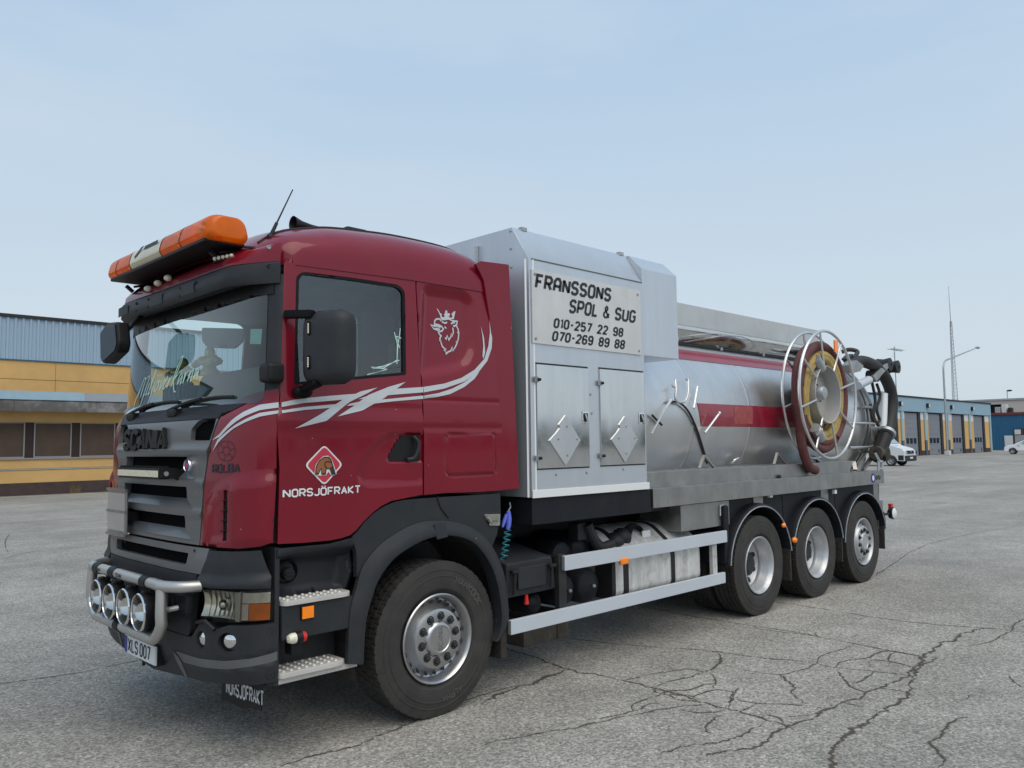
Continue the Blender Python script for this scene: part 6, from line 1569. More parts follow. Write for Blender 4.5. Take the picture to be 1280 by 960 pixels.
def rim_front(mt):
    """convex disc wheel, outer face at -y"""
    m = MB(); e = -TW/2+.012
    m.lathe([(.296, e+.03), (.300, e), (.292, e-.006), (.282, e+.002), (.270, e+.03), (.262, e+.075), (.250, e+.080), (.228, e+.06), (.205, e+.020), (.196, e+.004), (.178, e-.002), (.122, e-.002), (.118, e+.002)], 'y', n=64)
    m.lathe([(.118, e+.002), (.112, e-.012), (.098, e-.022), (.088, e-.022), (.083, e-.016), (.001, e-.016)], 'y', n=48)
    m.lathe([(.296, e+.03), (.27, .05), (.27, TW/2-.03), (.296, TW/2-.02)], 'y', n=48)
    return m.mesh('wheel', mt, smooth=40)
def rim_rear(mt):
    """deep-dished drive wheel"""
    m = MB(); e = -.15+.012
    m.lathe([(.296, e+.03), (.300, e), (.292, e-.006), (.282, e+.002), (.272, e+.022), (.258, e+.045), (.256, e+.10), (.244, e+.115), (.240, e+.155), (.228, e+.165), (.20, e+.185), (.17, e+.205), (.145, e+.212), (.142, e+.205)], 'y', n=64)
    m.lathe([(.296, e+.03), (.275, .05), (.28, .13), (.296, .14)], 'y', n=48)
    return m.mesh('wheel', mt, smooth=40)
hubm = MB().lathe([(.142, .075), (.134, .03), (.118, -.01), (.085, -.025), (.08, -.035), (.001, -.037)], 'y', n=32).mesh('hub', M_frame, smooth=40)
RF, RF4, RR = rim_front(M_alu), rim_front(M_silver), rim_rear(M_silver)
e = -TW/2+.012
nut = MB().lathe([(.001, e-.028), (.016, e-.026), (.0195, e-.018), (.0195, e+.004)], 'y', n=6).mesh('wheel_nut', M_frame, smooth=20)
well = MB().lathe([(.030, e-.003), (.027, e-.0065), (.022, e-.004)], 'y', n=18).mesh('nut_seat', M_seal)
hole = MB().lathe([(.017, 0), (.001, -.001)], 'y', n=14).mesh('hand_hole', M_seal)
def wheel(x, yc, rim_me, tyre_me, kind, flip=False):
    o = meshobj('wheel', rim_me, truck, (x, yc, HZ))
    t = meshobj('tyre', tyre_me, o, (x, yc, HZ))
    if flip: o.scale = (1, -1, 1); t.scale = (1, -1, 1)
    sg = -1 if flip else 1
    if kind == 'f':
        for k in range(10):
            a = 2*PI*(k+.3)/10; r = .150
            q = meshobj('wheel_nut', nut, o, (x+r*math.cos(a), yc, HZ+r*math.sin(a))); q2 = meshobj('nut_seat', well, o, (x+r*math.cos(a), yc, HZ+r*math.sin(a)))
            if flip: q.scale = (1, -1, 1); q2.scale = (1, -1, 1)
        if not flip:
            for k in range(20):
                a = 2*PI*(k+.15)/20; r = .2385
                m = bpy.data.objects.new('hand_hole', hole); m.location = (x+r*math.cos(a), yc+e+.0665, HZ+r*math.sin(a)); m.rotation_euler = (0, 0, 0)
                # tilt the disc to lie on the sloping face
                nrm = Vector((-.62*math.cos(a), -.78, -.62*math.sin(a))); m.rotation_euler = Vector((0, -1, 0)).rotation_difference(nrm).to_euler()
                m.scale = (1, 1, 1); link(m, o)
    else:
        hb = meshobj('hub', hubm, o, (x, yc, HZ)); hb.scale = (1, sg, 1)
        if not flip:
            for k in range(8):
                a = 2*PI*(k+.5)/8; r = .192; nrm = Vector((-.5*math.cos(a), -.86, -.5*math.sin(a)))
                m = bpy.data.objects.new('hand_hole', hole); m.location = (x+r*math.cos(a), yc-.15+.012+.182, HZ+r*math.sin(a)); m.rotation_euler = Vector((0, -1, 0)).rotation_difference(nrm).to_euler(); m.scale = (1.9, 1, 1.9); link(m, o)
    return o
YW = -1.22+TW/2
w1 = wheel(AX[0], YW, RF, ty_front, 'f'); wheel(AX[0], -YW, RF, ty_front, 'f', True)
for ax_i in (1, 2):
    wheel(AX[ax_i], -1.22+.15, RR, ty_rear, 'r'); wheel(AX[ax_i], 1.22-.15, RR, ty_rear, 'r', True)
    for sg in (-1, 1):
        q = meshobj('wheel', RR, truck, (AX[ax_i], sg*(1.22-.15-.345), HZ)); q.scale = (1, sg if False else (-1 if sg > 0 else 1), 1); t = meshobj('tyre', ty_rear, q, (AX[ax_i], sg*(1.22-.15-.345), HZ))
w4 = wheel(AX[3], YW, RF4, ty_front, 'f'); wheel(AX[3], -YW, RF4, ty_front, 'f', True)
# hub and tyre lettering
q, L_ = text_quads('SCaNIa', .032, wt=1.3, gap=1.6)
M_emb = mat('embossed_alloy', (.34, .33, .32), .35, metal=.9)
decal('lettering', q, lambda a, b: np.stack([AX[0]+.022-b, 0*a+YW+e-.0175, HZ-L_/2+a], -1), M_emb, w1)
M_tyl = mat('tyre_lettering', (.085, .08, .074), .8)
def arc_text(txt, r0, ht, a_mid, par, ax, yf):
    q, L_ = text_quads(txt, ht, asp=1.05, wt=1.2, gap=1.7, sub=2)
    decal('tyre_lettering', q, lambda a, b: np.stack([ax+(r0+b)*np.sin(np.radians(a_mid)+(a-L_/2)/r0), 0*a+yf, HZ+(r0+b)*np.cos(np.radians(a_mid)+(a-L_/2)/r0)], -1), M_tyl, par)
arc_text('HaNKOOK', .385, .042, 42, w1, AX[0], -1.2235); arc_text('aLPHa', .385, .036, 165, w1, AX[0], -1.2235)
# ------------------------------------------------------------------ frame, axles, underside
fr = MB(); 
for s in (-1, 1): MB().box(.5, 9.15, s*.42-.04, s*.42+.04, .78, 1.06).build('chassis_rail', M_frame, truck)
for x in (2.3, 3.6, 4.8, 6.5, 7.85, 9.1): MB().box(x-.06, x+.06, -.38, .38, .82, 1.02).build('crossmember', M_frame, truck)
for x in AX:
    MB().tube([(x, -.95, HZ), (x, .95, HZ)], .075, 14).build('axle', M_frame, truck)
for x in AX[1:3]: MB().sphere((x, 0, HZ), .24, 18, 12, (1, .8, .95)).build('differential', M_frame, truck)
MB().tube([(1.9, 0, .85), (5.7, 0, .60)], .06, 12).build('drive_shaft', M_frame, truck)
MB().box(.75, 1.95, -.40, .40, .50, 1.25).build('engine', M_frame, truck, bevel=.06)
MB().box(1.95, 2.9, -.28, .28, .55, 1.1).build('gearbox', M_frame, truck, bevel=.08)
for s in (-1, 1):
    for x in AX[1:]:
        for k in range(3): MB().beam((x-.55, s*.62, HZ+.16+.028*k), (x+.55, s*.62, HZ+.16+.028*k), .08, .022).build('leaf_spring', M_frame, truck)
MB().box(2.15, 9.1, -.46, .46, 1.06, 1.22).build('subframe', M_frame, truck)
MB().box(3.95, 9.05, -1.05, 1.05, 1.18, 1.235).build('deck_underside', M_frame, truck)
# ------------------------------------------------------------------ between the axles
yb_ = -1.20
c0, c1, c2, c3 = [at(u, v, 1, yb_) for u, v in ((633, 695), (690, 686), (698, 735), (636, 750))]
cab_ = MB().hexa([(c3[0], -1.17, c3[2]), (c2[0]+.02, -1.17, c3[2]+.005), (c2[0]+.02, -.62, c3[2]+.005), (c3[0], -.62, c3[2]), (c0[0], -1.20, c0[2]-.06), (c1[0], -1.20, c0[2]-.05), (c1[0], -.62, c0[2]+.06), (c0[0], -.62, c0[2]+.06)]).build('battery_box', M_plastic, truck, bevel=.02)
MB().box(c0[0]+.12, c0[0]+.42, -1.203, -1.185, c3[2]+.06, c0[2]-.10).build('lid_panel', M_plastic, cab_, bevel=.008)
for x in (c0[0]+.07, c1[0]-.02):
    MB().tube([(x, -1.205, c3[2]+.03), (x, -1.215, c3[2]+.19)], .013, 8).build('strap', M_seal, cab_); MB().box(x-.035, x+.035, -1.235, -1.195, c3[2]+.19, c3[2]+.215).build('latch', M_seal, cab_, bevel=.006)
def air_tank(x, y0, y1, z, r, axis='y', nm='air_tank', mt=None):
    if axis == 'y': MB().lathe([(.001, y0-.055), (r*.5, y0-.048), (r*.85, y0-.025), (r, y0+.02), (r, y1-.02), (r*.85, y1+.02), (.001, y1+.05)], 'y', (x, 0, z), 30).build(nm, mt or M_navy, truck)
pA = at(700, 690, 1, -1.0); pB = at(728, 684, 1, -1.0); 
for (u, v, r, y) in ((703, 697, .145, -.98), (727, 686, .14, -.98), (706, 738, .135, -1.08), (736, 732, .15, -1.10), (669, 754, .085, -1.05)):
    p = at(u, v, 1, y); air_tank(p[0], y+.03, -.5, p[2], r)
    if u in (706, 736): MB().lathe([(.016, -.018), (.012, -.03), (.001, -.03)], 'y', (p[0]+.02, y-.02, p[2]+.0), 8).build('drain_plug', M_galv, truck)
bp_ = at(724, 662, 1, -1.0); MB().box(bp_[0]-.06, bp_[0]+.06, -1.04, -.92, bp_[2]-.09, bp_[2]+.06).build('valve_block', M_frame, truck, bevel=.015)
hp = [at(u, v, 1, -1.05) for u, v in ((734, 655), (741, 672), (750, 684), (765, 680))]; MB().tube(smoothpath(hp, 6), .045, 10).build('intake_hose', M_bhose, truck)
for u, v in ((768, 678), (777, 672)):
    p = at(u, v, 1, -1.0); MB().sphere(p, .09, 12, 8).build('pump_housing', M_frame, truck)
# silencer and mud plates under the rail
for (u0, u1, v0, v1) in ((655, 697, 783, 800), (697, 712, 775, 796)):
    a = at(u0, v0, 1, -.95); b = at(u1, v1, 1, -.95); MB().box(a[0], b[0], -.95, -.60, b[2], a[2]+.06).build('muddy_bracket', M_tank_alu if False else M_yellowbulk, truck, bevel=.02)
p = at(752, 735, 1, -1.05); MB().box(p[0]-.15, p[0]+.25, -.98, -.5, .50, .86).build('bulkhead', M_yellowbulk, truck, bevel=.015)
# fuel tank
fx0, fx1 = at(767, 720, 1, -1.16)[0], at(876, 705, 1, -1.16)[0]
prof = rpoly([(-1.16, .50), (-.62, .50), (-.62, 1.06), (-.90, 1.06), (-1.16, .86)], [.06, .06, .06, .10, .10])
ft = MB().prism([((a+.89)*.97-.89, (b-.78)*.97+.78) for a, b in prof], fx0+.01, fx1-.01, 'yz').build('fuel_tank', M_tank_alu, truck, smooth=40)
_L = fx1-fx0
for f0, f1 in ((0, .12), (.13, .27), (.28, .385), (.395, .645), (.655, 1)): MB().prism(prof, fx0+_L*f0, fx0+_L*f1, 'yz').build('tank_section', M_tank_alu, ft, bevel=.022, seg=3, smooth=50)
def band(x, wd, mt=M_seal, nm='strap'):
    P = [((a+.89)*1.018-.89, (b-.78)*1.018+.78) for a, b in prof]; MB().prism(P, x, x+wd, 'yz').build(nm, mt, ft, smooth=40)
L = fx1-fx0
for f, wd in ((.10, .07), (.63, .06), (-.02, .05)): band(fx0+L*f, wd)

p = at(808, 667, 1, -.95); MB().lathe([(.10, -.06), (.12, 0), (.10, .05), (.001, .06)], 'y', (p[0]-.25, -.98, p[2]), 18).build('tank_cap', M_frame, ft)
p1 = at(806, 667, 1, -1.02); MB().box(p1[0]-.06, p1[0]+.06, -1.04, -1.028, p1[2]-.03, p1[2]+.03).build('warning_label', M_white, ft)
# lateral guard
for (uTL, vTL, uTR, vTR, h_, nm) in ((706, 694, 909, 664, .115, 'u'), (639, 776, 907, 715, .105, 'l')):
    a, b = at(uTL, vTL, 1, -1.25), at(uTR, vTR, 1, -1.25); zt_ = (a[2]+b[2])/2
    gr_ = MB().box(a[0], b[0], -1.25, -1.215, zt_-h_, zt_).build('side_guard_rail', M_guard, truck, bevel=.006)
    MB().box(a[0]-.002, a[0]+.008, -1.247, -1.218, zt_-h_+.004, zt_-.004).build('rail_end', M_galv, gr_)
    if nm == 'u': gx0, gx1 = a[0], b[0]
MB().box(gx0-.03, gx0+.06, -1.212, -1.16, .45, .95).build('guard_post', M_frame, truck, bevel=.006)
pg = at(893, 700, 1, -1.21)[0]; MB().box(pg-.03, pg+.05, -1.212, -1.17, .45, .93).build('guard_post', M_tank_alu, truck, bevel=.006)
for x in (gx0+.02, pg): MB().box(x-.03, x+.03, -1.16, -.45, .86, .93).build('guard_arm', M_frame, truck)
p = at(781, 701.5, 1, -1.255); gl_ = MB().box(p[0]-.055, p[0]+.055, -1.262, -1.225, p[2]-.028, p[2]+.028).build('side_marker', M_orange, truck, bevel=.012)
# storage box under the deck
s0, s1 = at(895, 632, 1, -1.18), at(911, 656, 1, -1.18)
tb = MB().box(s0[0]-.62, s1[0]+.02, -1.18, -.7, s1[2], 1.225).build('steel_box', M_steel2, truck, bevel=.006)
l0, l1 = at(900, 631, 1, -1.184), at(905.5, 644, 1, -1.184); MB().box(l0[0], l1[0], -1.186, -1.1805, l1[2], l0[2]).build('label_plate', M_white, tb)
# rear fenders: quarter shells with a pale edge
for i, (x, sd0, sd1) in enumerate(((AX[1], 176, 6), (AX[2], 165, 8), (AX[3], 178, 12))):
    m = MB(); n = 30; R_f = .585; vs_ = []; ed = []
    for k in range(n+1):
        a = math.radians(sd0+(sd1-sd0)*k/n); cx_, cz_ = x+R_f*math.cos(a)*1.10, HZ+.03+R_f*math.sin(a)
        rx = lambda r: (x+r*math.cos(a)*1.10, HZ+.03+r*math.sin(a))
        o, i_ = rx(R_f+.035), rx(R_f)
        vs_ += [(o[0], -.55, o[1]), (o[0], -1.20, o[1]), (rx(R_f+.028)[0], -1.235, rx(R_f+.028)[1]), (i_[0], -1.245, i_[1]), (rx(R_f-.004)[0], -1.235, rx(R_f-.004)[1]), (rx(R_f-.004)[0], -.55, rx(R_f-.004)[1])]
        ed.append((rx(R_f+.002)[0], -1.247, rx(R_f+.002)[1]))
    k6 = 6
    m.add(vs_, [(a*k6+b, a*k6+b+1, (a+1)*k6+b+1, (a+1)*k6+b) for a in range(n) for b in range(k6-1)])
    fd = m.build('rear_fender', M_navy, truck, smooth=50); ej = MB().tube(ed, .007, 6).build('edge_trim', M_guard, fd)
    fm_ = mirror(fd); mirror(ej, fm_)
    # dark side plate filling above the wheel
    poly = [(x+.62*math.cos(math.radians(a))*1.10, HZ+.03+.62*math.sin(math.radians(a))) for a in range(165, 10, -10)]
    poly = poly+[(x+.70, 1.22), (x-.70, 1.22)]
    MB().prism(poly, -1.15-.004*i, -1.13-.004*i).build('fender_plate', M_navy, fd); 
    xf_ = x+.585*1.1*math.cos(math.radians(sd1))
    if i < 2: MB().box(xf_-.02, xf_+.005, -1.235, -.62, .28 if i == 0 else .34, HZ+.11).build('mudflap', M_mud, truck)
    else: MB().box(xf_-.01, xf_+.012, -1.225, -.62, .36, HZ+.15).build('mudflap', M_mud, truck)
MB().box(AX[1]-.70, AX[1]-.60, -1.22, -.6, .60, 1.18).build('fender_end', M_navy, truck, bevel=.02)
for u, v, s_ in ((979.5, 656.5, .035), (993, 675, .045)):
    p = at(u, v, 1, -1.245); MB().sphere(p, s_, 12, 8, (1, .7, .75)).build('side_marker', M_orange, truck)
    MB().beam((p[0], -1.22, p[2]), (p[0], -1.0, p[2]+.12), .02, .02).build('marker_arm', M_black, truck)
for u, v in ((948, 625), (1031, 620)):
    p = at(u, v, 1, -1.16); MB().box(p[0]-.10, p[0]+.10, -1.16, -.8, p[2]-.07, 1.225).build('deck_bracket', M_steel2, truck, bevel=.004)
    MB().box(p[0]+.14, p[0]+.20, -1.225, -1.19, p[2]+.02, p[2]+.07).build('white_marker', M_white, truck, bevel=.004)
# inspection flap / blue air gun hanging behind the cab
pk = [at(u, v, 1, -1.12) for u, v in ((634, 634), (634.5, 640))]
ag = empty('air_gun', tuple(at(634, 655, 1, -1.12)), 'blue air blow gun hanging on a turquoise coil hose behind the cab', 'air gun')
gp_ = [at(u, v, 1, -1.12) for u, v in ((635.5, 639), (636, 648), (635.5, 657), (634.5, 662))]
MB().tube(gp_, [.016, .022, .020, .014], 8).build('barrel', M_lblue, ag)
MB().tube([at(u, v, 1, -1.125) for u, v in ((633, 643), (630, 652), (628, 659))], [.012, .014, .009], 8).build('trigger', M_lblue, ag)
MB().tube([at(u, v, 1, -1.12) for u, v in ((637, 628), (638, 634), (635, 640))], .006, 6).build('hook', M_galv, ag)
ca_, cb2 = Vector(at(635, 663, 1, -1.12)), Vector(at(629, 703, 1, -1.10))
MB().tube([ca_+(cb2-ca_)*t+Vector((math.cos(t*38)*.028, math.sin(t*38)*.02, 0)) for t in np.linspace(0, 1, 80)], .006, 6).build('coil_hose', M_coil, ag)
p = at(658, 750, 1, -1.15); MB().lathe([(.001, .05), (.012, .04), (.02, -.03), (.001, -.04)], 'z', tuple(p), 10).build('red_tap', M_redplug, truck)
# ------------------------------------------------------------------ pump cabinet behind the cab
BX0, BX1, BX2 = 2.345, 3.815, 4.37
ZB, ZC, ZT = 1.415, 3.258, 3.541
sect = [(-1.25, ZB), (-1.25, ZC), (-1.068, ZT), (1.068, ZT), (1.25, ZC), (1.25, ZB)]
cbn = MB().prism(sect, BX0, BX1, 'yz').build('pump_cabinet', M_box, truck, bevel=.004)
sect2 = [(-1.246, 2.60), (-1.246, 3.395), (-1.10, ZT-.004), (1.10, ZT-.004), (1.246, 3.395), (1.246, 2.60)]
MB().prism(sect2, BX1+.003, BX2, 'yz').build('cabinet_annex', M_box, cbn, bevel=.006)
MB().prism([(-1.2535, ZC-.004), (-1.2535, ZC+.006), (1.0, ZC+.006), (1.0, ZC-.004)], BX0+.03, BX1-.01, 'yz').build('seam', M_plastic2, cbn)
MB().hexa([(BX0-.012, -1.215, ZB), (BX0+.05, -1.256, ZB), (BX0+.05, -1.20, ZB), (BX0+.0, -1.20, ZB), (BX0-.012, -1.215, ZC), (BX0+.05, -1.256, ZC), (BX0+.05, -1.20, ZC), (BX0+.0, -1.20, ZC)]).build('corner_trim', M_trim, cbn)
MB().box(BX0+.0, BX1+.02, -1.262, -1.2503, ZB-.005, ZB+.055).build('sill_strip', M_trim, cbn, bevel=.003)
MB().prism([(-1.235, 1.205), (-1.235, 1.405), (1.235, 1.405), (1.235, 1.205)], 2.36, 3.885, 'yz').build('cabinet_skirt', M_frame if False else M_navy, cbn, bevel=.006)
for u, v in ((654.5, 288), (776, 316)):
    p = at(u, v, 1, -1.07); MB().box(p[0]-.03, p[0]+.03, -1.08, -1.04, ZT-.01, ZT+.02).build('lifting_lug', M_galv, cbn)
for (u, v) in ((637.5, 289), (638, 311), (638.5, 334)):
    p = at(u, v, 0, BX0-.003); disc_mesh(p, (-1, 0, 0), [(.010, 0), (.008, .005), (.0005, .006)], 8).build('screw', M_galv, cbn)
# vent box on the cabinet front, behind the cab
p0, p1 = at(584, 309, 0, BX0-.04), at(594, 322, 0, BX0-.04); MB().box(BX0-.05, BX0-.002, p1[1], p0[1], p1[2]-.1, p0[2]).build('vent_box', M_box, cbn, bevel=.004)
# sign plate
sg = MB().box(2.366, 3.762, -1.262, -1.2515, 2.598, 3.176).build('sign_plate', M_sign, cbn, bevel=.002)
for x in (2.40, 3.725):
    for z in (2.635, 3.14): disc_mesh((x, -1.2625, z), (0, -1, 0), [(.013, 0), (.011, .005), (.0005, .006)], 10).build('screw', M_steel2, sg)
YS = -1.2635
s7 = lambda x, y: at(650+x/7.3875, 320+y/7.3875, 1, YS)
def sign_row(txt, bl, br, tl, asp, wt, gap):
    q, L_ = text_quads(txt, 1.0, asp=asp, wt=wt, gap=gap)
    A_, B_, C_ = s7(*bl), s7(*br), s7(*tl); ex = (B_-A_)/L_; ez = C_-A_
    zf = ez[2]; ex[2] = 0; zavg = (A_[2]+B_[2])/2; x0 = 0.
    for wd_t in txt.split(' '):
        q, Lw = text_quads(wd_t, 1.0, asp=asp, wt=wt, gap=gap)
        decal('lettering', q, lambda a, b: np.stack([A_[0]+ex[0]*(a+x0)+ez[0]*b, YS+0*a, zavg+zf*b], -1), M_ink, sg)
        x0 += Lw+(gap*2+2.6*asp)/6
sign_row('FRANSSONS', (148,292), (828,408), (163,180), .85, 1.45, 1.8)
sign_row('SPOL', (458,516), (708,552), (474,411), .85, 1.4, 1.8)
sign_row('&', (772,563), (820,572), (782,463), .9, 1.1, 1.7)
sign_row('SUG', (880,583), (1056,607), (892,485), .85, 1.4, 1.8)
sign_row('010-257 22 98', (316,657), (944,740), (326,582), .8, 1.4, 1.8)
sign_row('070-269 89 88', (302,777), (958,853), (314,701), .8, 1.4, 1.8)
# polished doors
for (x0, x1, z0, z1) in ((2.405, 3.02, 1.632, 2.437), (3.172, 3.785, 1.636, 2.443)):
    d = MB().box(x0, x1, -1.263, -1.2512, z0, z1).build('cabinet_door', M_steelm, cbn, bevel=.003)
    MB().box(x0-.006, x1+.006, -1.2535, -1.2505, z1+.001, z1+.014).build('door_gap', M_seal, d); MB().box(x0-.006, x1+.006, -1.2535, -1.2505, z0-.010, z0-.001).build('door_gap', M_seal, d)
    cx_, cz_ = x0+(x1-x0)*.50, z0+.215; hw, hh = .185, .20
    dia = [(cx_, cz_-hh), (cx_+hw, cz_), (cx_+hw*.05, cz_+hh), (cx_-hw*.4, cz_+hh*.62), (cx_-hw*.32, cz_+hh*.5), (cx_-hw*.55, cz_+hh*.3), (cx_-hw, cz_-.0)]
    dd = MB().prism(dia, -1.272, -1.2632).build('placard_holder', M_steel, d, bevel=.001)
    for a, b in ((.1, .55), (.75, 0.05), (-.45, .05), (.1, -.6)): disc_mesh((cx_+hw*a, -1.2722, cz_+hh*b), (0, -1, 0), [(.010, 0), (.008, .004), (.0005, .005)], 8).build('rivet', M_steel2, dd)
    for z in (z0+.08, z1-.12):
        hg = MB().box(x0-.035, x0+.012, -1.272, -1.262, z-.022, z+.022).build('hinge', M_steel2, d, bevel=.003); MB().lathe([(.001, -.024), (.012, -.022), (.014, -.002)], 'y', (x0+.016, -1.263, z), 10).build('hinge_bolt', M_seal, hg)
    lx_ = x1-.055; lz = z0+.40
    la_ = MB().box(lx_-.035, lx_+.04, -1.270, -1.2635, lz-.055, lz+.05).build('latch', M_chrome, d, bevel=.004); MB().box(lx_-.02, lx_+.025, -1.2755, -1.2705, lz-.035, lz+.035).build('latch_cup', M_seal, la_); MB().tube([(lx_-.012, -1.278, lz+.028), (lx_-.005, -1.284, lz), (lx_+.015, -1.278, lz-.03)], .007, 6).build('latch_lever', M_chrome, la_)
for u, v in ((695, 593.5), (733, 591), (779, 586.5), (738, 493), (739.5, 516.5)):
    p = at(u, v, 1, -1.2505); disc_mesh(p, (0, -1, 0), [(.011, 0), (.009, .005), (.0005, .006)], 8).build('screw', M_steel2, cbn)
# outlet pipe on the back of the annex
p = at(852, 429, 1, -1.0); MB().lathe([(.075, -.12), (.075, .0), (.10, .01), (.10, .05), (.075, .06)], 'x', (BX2+.10, -1.05, p[2]), 20).build('outlet_pipe', M_steel, cbn)
p = at(848, 388, 1, -1.1); MB().box(BX2, BX2+.06, -1.12, -1.02, p[2]-.06, p[2]+.06).build('work_lamp', M_black, cbn, bevel=.01)

# ------------------------------------------------------------------ tank
TZ, TR = 2.10, .95; TX0, TX1 = 3.86, 9.42
def cyl(u, v, R_=TR):
    d = pray(u, v); o = CAM_P-np.array([0, 0, TZ]); a = d[1]**2+d[2]**2; b = o[1]*d[1]+o[2]*d[2]; c = o[1]**2+o[2]**2-R_*R_
    D = b*b-a*c
    t = (-b-math.sqrt(max(D, 0)))/a; P = CAM_P+t*d; return P[0], math.atan2(P[2]-TZ, -P[1])
def cylP(x, a, R_=TR): return np.array([x, -R_*math.cos(a), TZ+R_*math.sin(a)])
prof = [(.35, TX0-.14), (.6, TX0-.10), (.82, TX0-.04), (TR-.03, TX0+.03), (TR, TX0+.09), (TR, TX0+.13), (TR, TX0+.2)]
for xs_ in (5.05, 6.2, 7.6): prof += [(TR, xs_-.07), (TR, xs_-.035), (TR, xs_-.012), (TR+.0022, xs_-.004), (TR+.0022, xs_+.004), (TR, xs_+.012), (TR, xs_+.035), (TR, xs_+.07)]
prof += [(TR, TX1)]
tank = MB().lathe(prof, 'x', (0, 0, TZ), 128).build('tank', M_steel, truck, smooth=25)
def cylpatch(name, corners, mt, R_=TR+.004, n=24):
    """corners: pixel quad TL TR BR BL"""
    c = [cyl(*p) for p in corners]; m = MB(); vs_ = []
    for i in range(n+1):
        t = i/n
        for j in range(7):
            s = j/6
            x = (c[0][0]*(1-t)+c[1][0]*t)*(1-s)+(c[3][0]*(1-t)+c[2][0]*t)*s; a = (c[0][1]*(1-t)+c[1][1]*t)*(1-s)+(c[3][1]*(1-t)+c[2][1]*t)*s
            vs_.append(cylP(x, a, R_))
    m.add(vs_, [(i*7+j, i*7+j+1, (i+1)*7+j+1, (i+1)*7+j) for i in range(n) for j in range(6)]); return m.build(name, mt, tank)
zs_ = lambda x, z: topix(cylP(x, math.asin((z-TZ)/TR), TR))
def band_(x0, x1, z0, z1, skew=0): 
    a0, a1 = math.asin((z0-TZ)/TR), math.asin((z1-TZ)/TR); m = MB(); vs_ = []; n = 24
    for i in range(n+1):
        for j in range(9):
            a = a1+(a0-a1)*j/8; x = x0+(x1-x0)*i/n+skew*(1-i/n)*(j/8); vs_.append(cylP(x, a, TR+.004))
    m.add(vs_, [(i*9+j, i*9+j+1, (i+1)*9+j+1, (i+1)*9+j) for i in range(n) for j in range(8)]); m.build('stripe', M_tankred, tank)
sx0, sa0 = cyl(871, 504); sx1, sa1 = cyl(876, 533)
band_(sx0, 8.62, TZ+TR*math.sin(sa1), TZ+TR*math.sin(sa0), sx1-sx0)
u0, u1 = cyl(860, 438), cyl(860, 450)
band_(4.1, 7.9, TZ+TR*math.sin(u1[1]), TZ+TR*math.sin(u0[1]))
# worn patch left by an old sticker
M_ghost = mat('sticker_ghost', (.50, .49, .48), .5, metal=.8, var=.1, dirt=.4, dcol=(.45, .43, .40), dscale=6)
M_fade = mat('faded_red_patch', (.30, .055, .055), .5, var=.2, vscale=9, dirt=.5, dcol=(.42, .20, .16), dscale=14)
cylpatch('faded_patch', ((917, 508.5), (940, 508.5), (940, 530), (917, 530)), M_fade, TR+.0065, 10)
# trough along the top
M_blank = None
tp = [(-.62, 3.335), (-.62, 3.10), (-.505, 2.905), (.505, 2.905), (.62, 3.10), (.62, 3.335)]
tr_ = MB().prism(tp, 4.0, 8.72, 'yz').build('top_trough', M_steel2 if False else M_steelm, truck, bevel=.003)
M_trside = mat('brushed_trough_side', (.60, .60, .585), .42, metal=.85, var=.07, vscale=2.5, dirt=.3, dcol=(.45, .44, .42), dscale=3)
MB().box(4.0, 8.724, -.626, -.6215, 3.098, 3.337).build('trough_side', M_trside, tr_, bevel=.001)
MB().tube([(4.1, -.535, 2.905), (8.3, -.535, 2.905)], .014, 8).build('edge_rail', M_seal, tr_)
MB().box(4.0, 8.722, .6215, .626, 3.098, 3.337).build('trough_side', M_trside, tr_)
for x in (5.2, 6.3, 7.3): MB().box(x-.02, x+.02, -.56, -.51, 2.89, 2.925).build('clip', M_galv, tr_)
MB().box(8.0, 8.9, -.55, .55, 3.0, 3.30).build('manhole_box', M_steel2, tr_, bevel=.02)
# skirt and deck rail
sk = MB().hexa([(3.95, -1.15, 1.40), (8.31, -1.15, 1.40), (8.31, -.70, 1.40), (3.95, -.70, 1.40), (3.95, -1.15, 1.552), (8.44, -1.15, 1.552), (8.44, -.70, 1.552), (3.95, -.70, 1.552)]).build('tank_skirt', M_steel2, truck, bevel=.006); mirror(sk)
rl = MB().box(3.90, 9.17, -1.25, -1.17, 1.236, 1.408).build('deck_rail', M_steel2, truck, bevel=.004); mirror(rl)
MB().box(3.90, 9.15, -1.168, 1.168, 1.24, 1.405).build('deck', M_steel2, truck)
for u, v in ((973, 596), (1019, 587)):
    p = at(u, v, 1, -1.155); MB().lathe([(.001, -.035), (.022, -.03), (.028, .0)], 'y', (p[0], -1.15, p[2]), 12).build('skirt_bolt', M_seal, sk)
lc_ = at(1091.5, 597.5, 1, -1.252)
M_ringb = disc_mesh(lc_, (0, -1, 0), [(.062, 0), (.062, .002), (.036, .002)], 24).build('emblem_ring', M_blue, rl); disc_mesh(lc_, (0, -1, 0), [(.036, .0012), (.0005, .0013)], 16).build('emblem_centre', M_white, rl)
lg = MB()
for i in range(5):
    x = lc_[0]+.085+i*.034; zz0 = lc_[2]-.028
    lg.box(x, x+.010, -1.2525, -1.2505, zz0, zz0+.056); lg.box(x+.011, x+.026, -1.2524, -1.2506, zz0+.02*(i % 3), zz0+.02*(i % 3)+.014)
lg.build('maker_mark', M_navy, rl, weld=False)
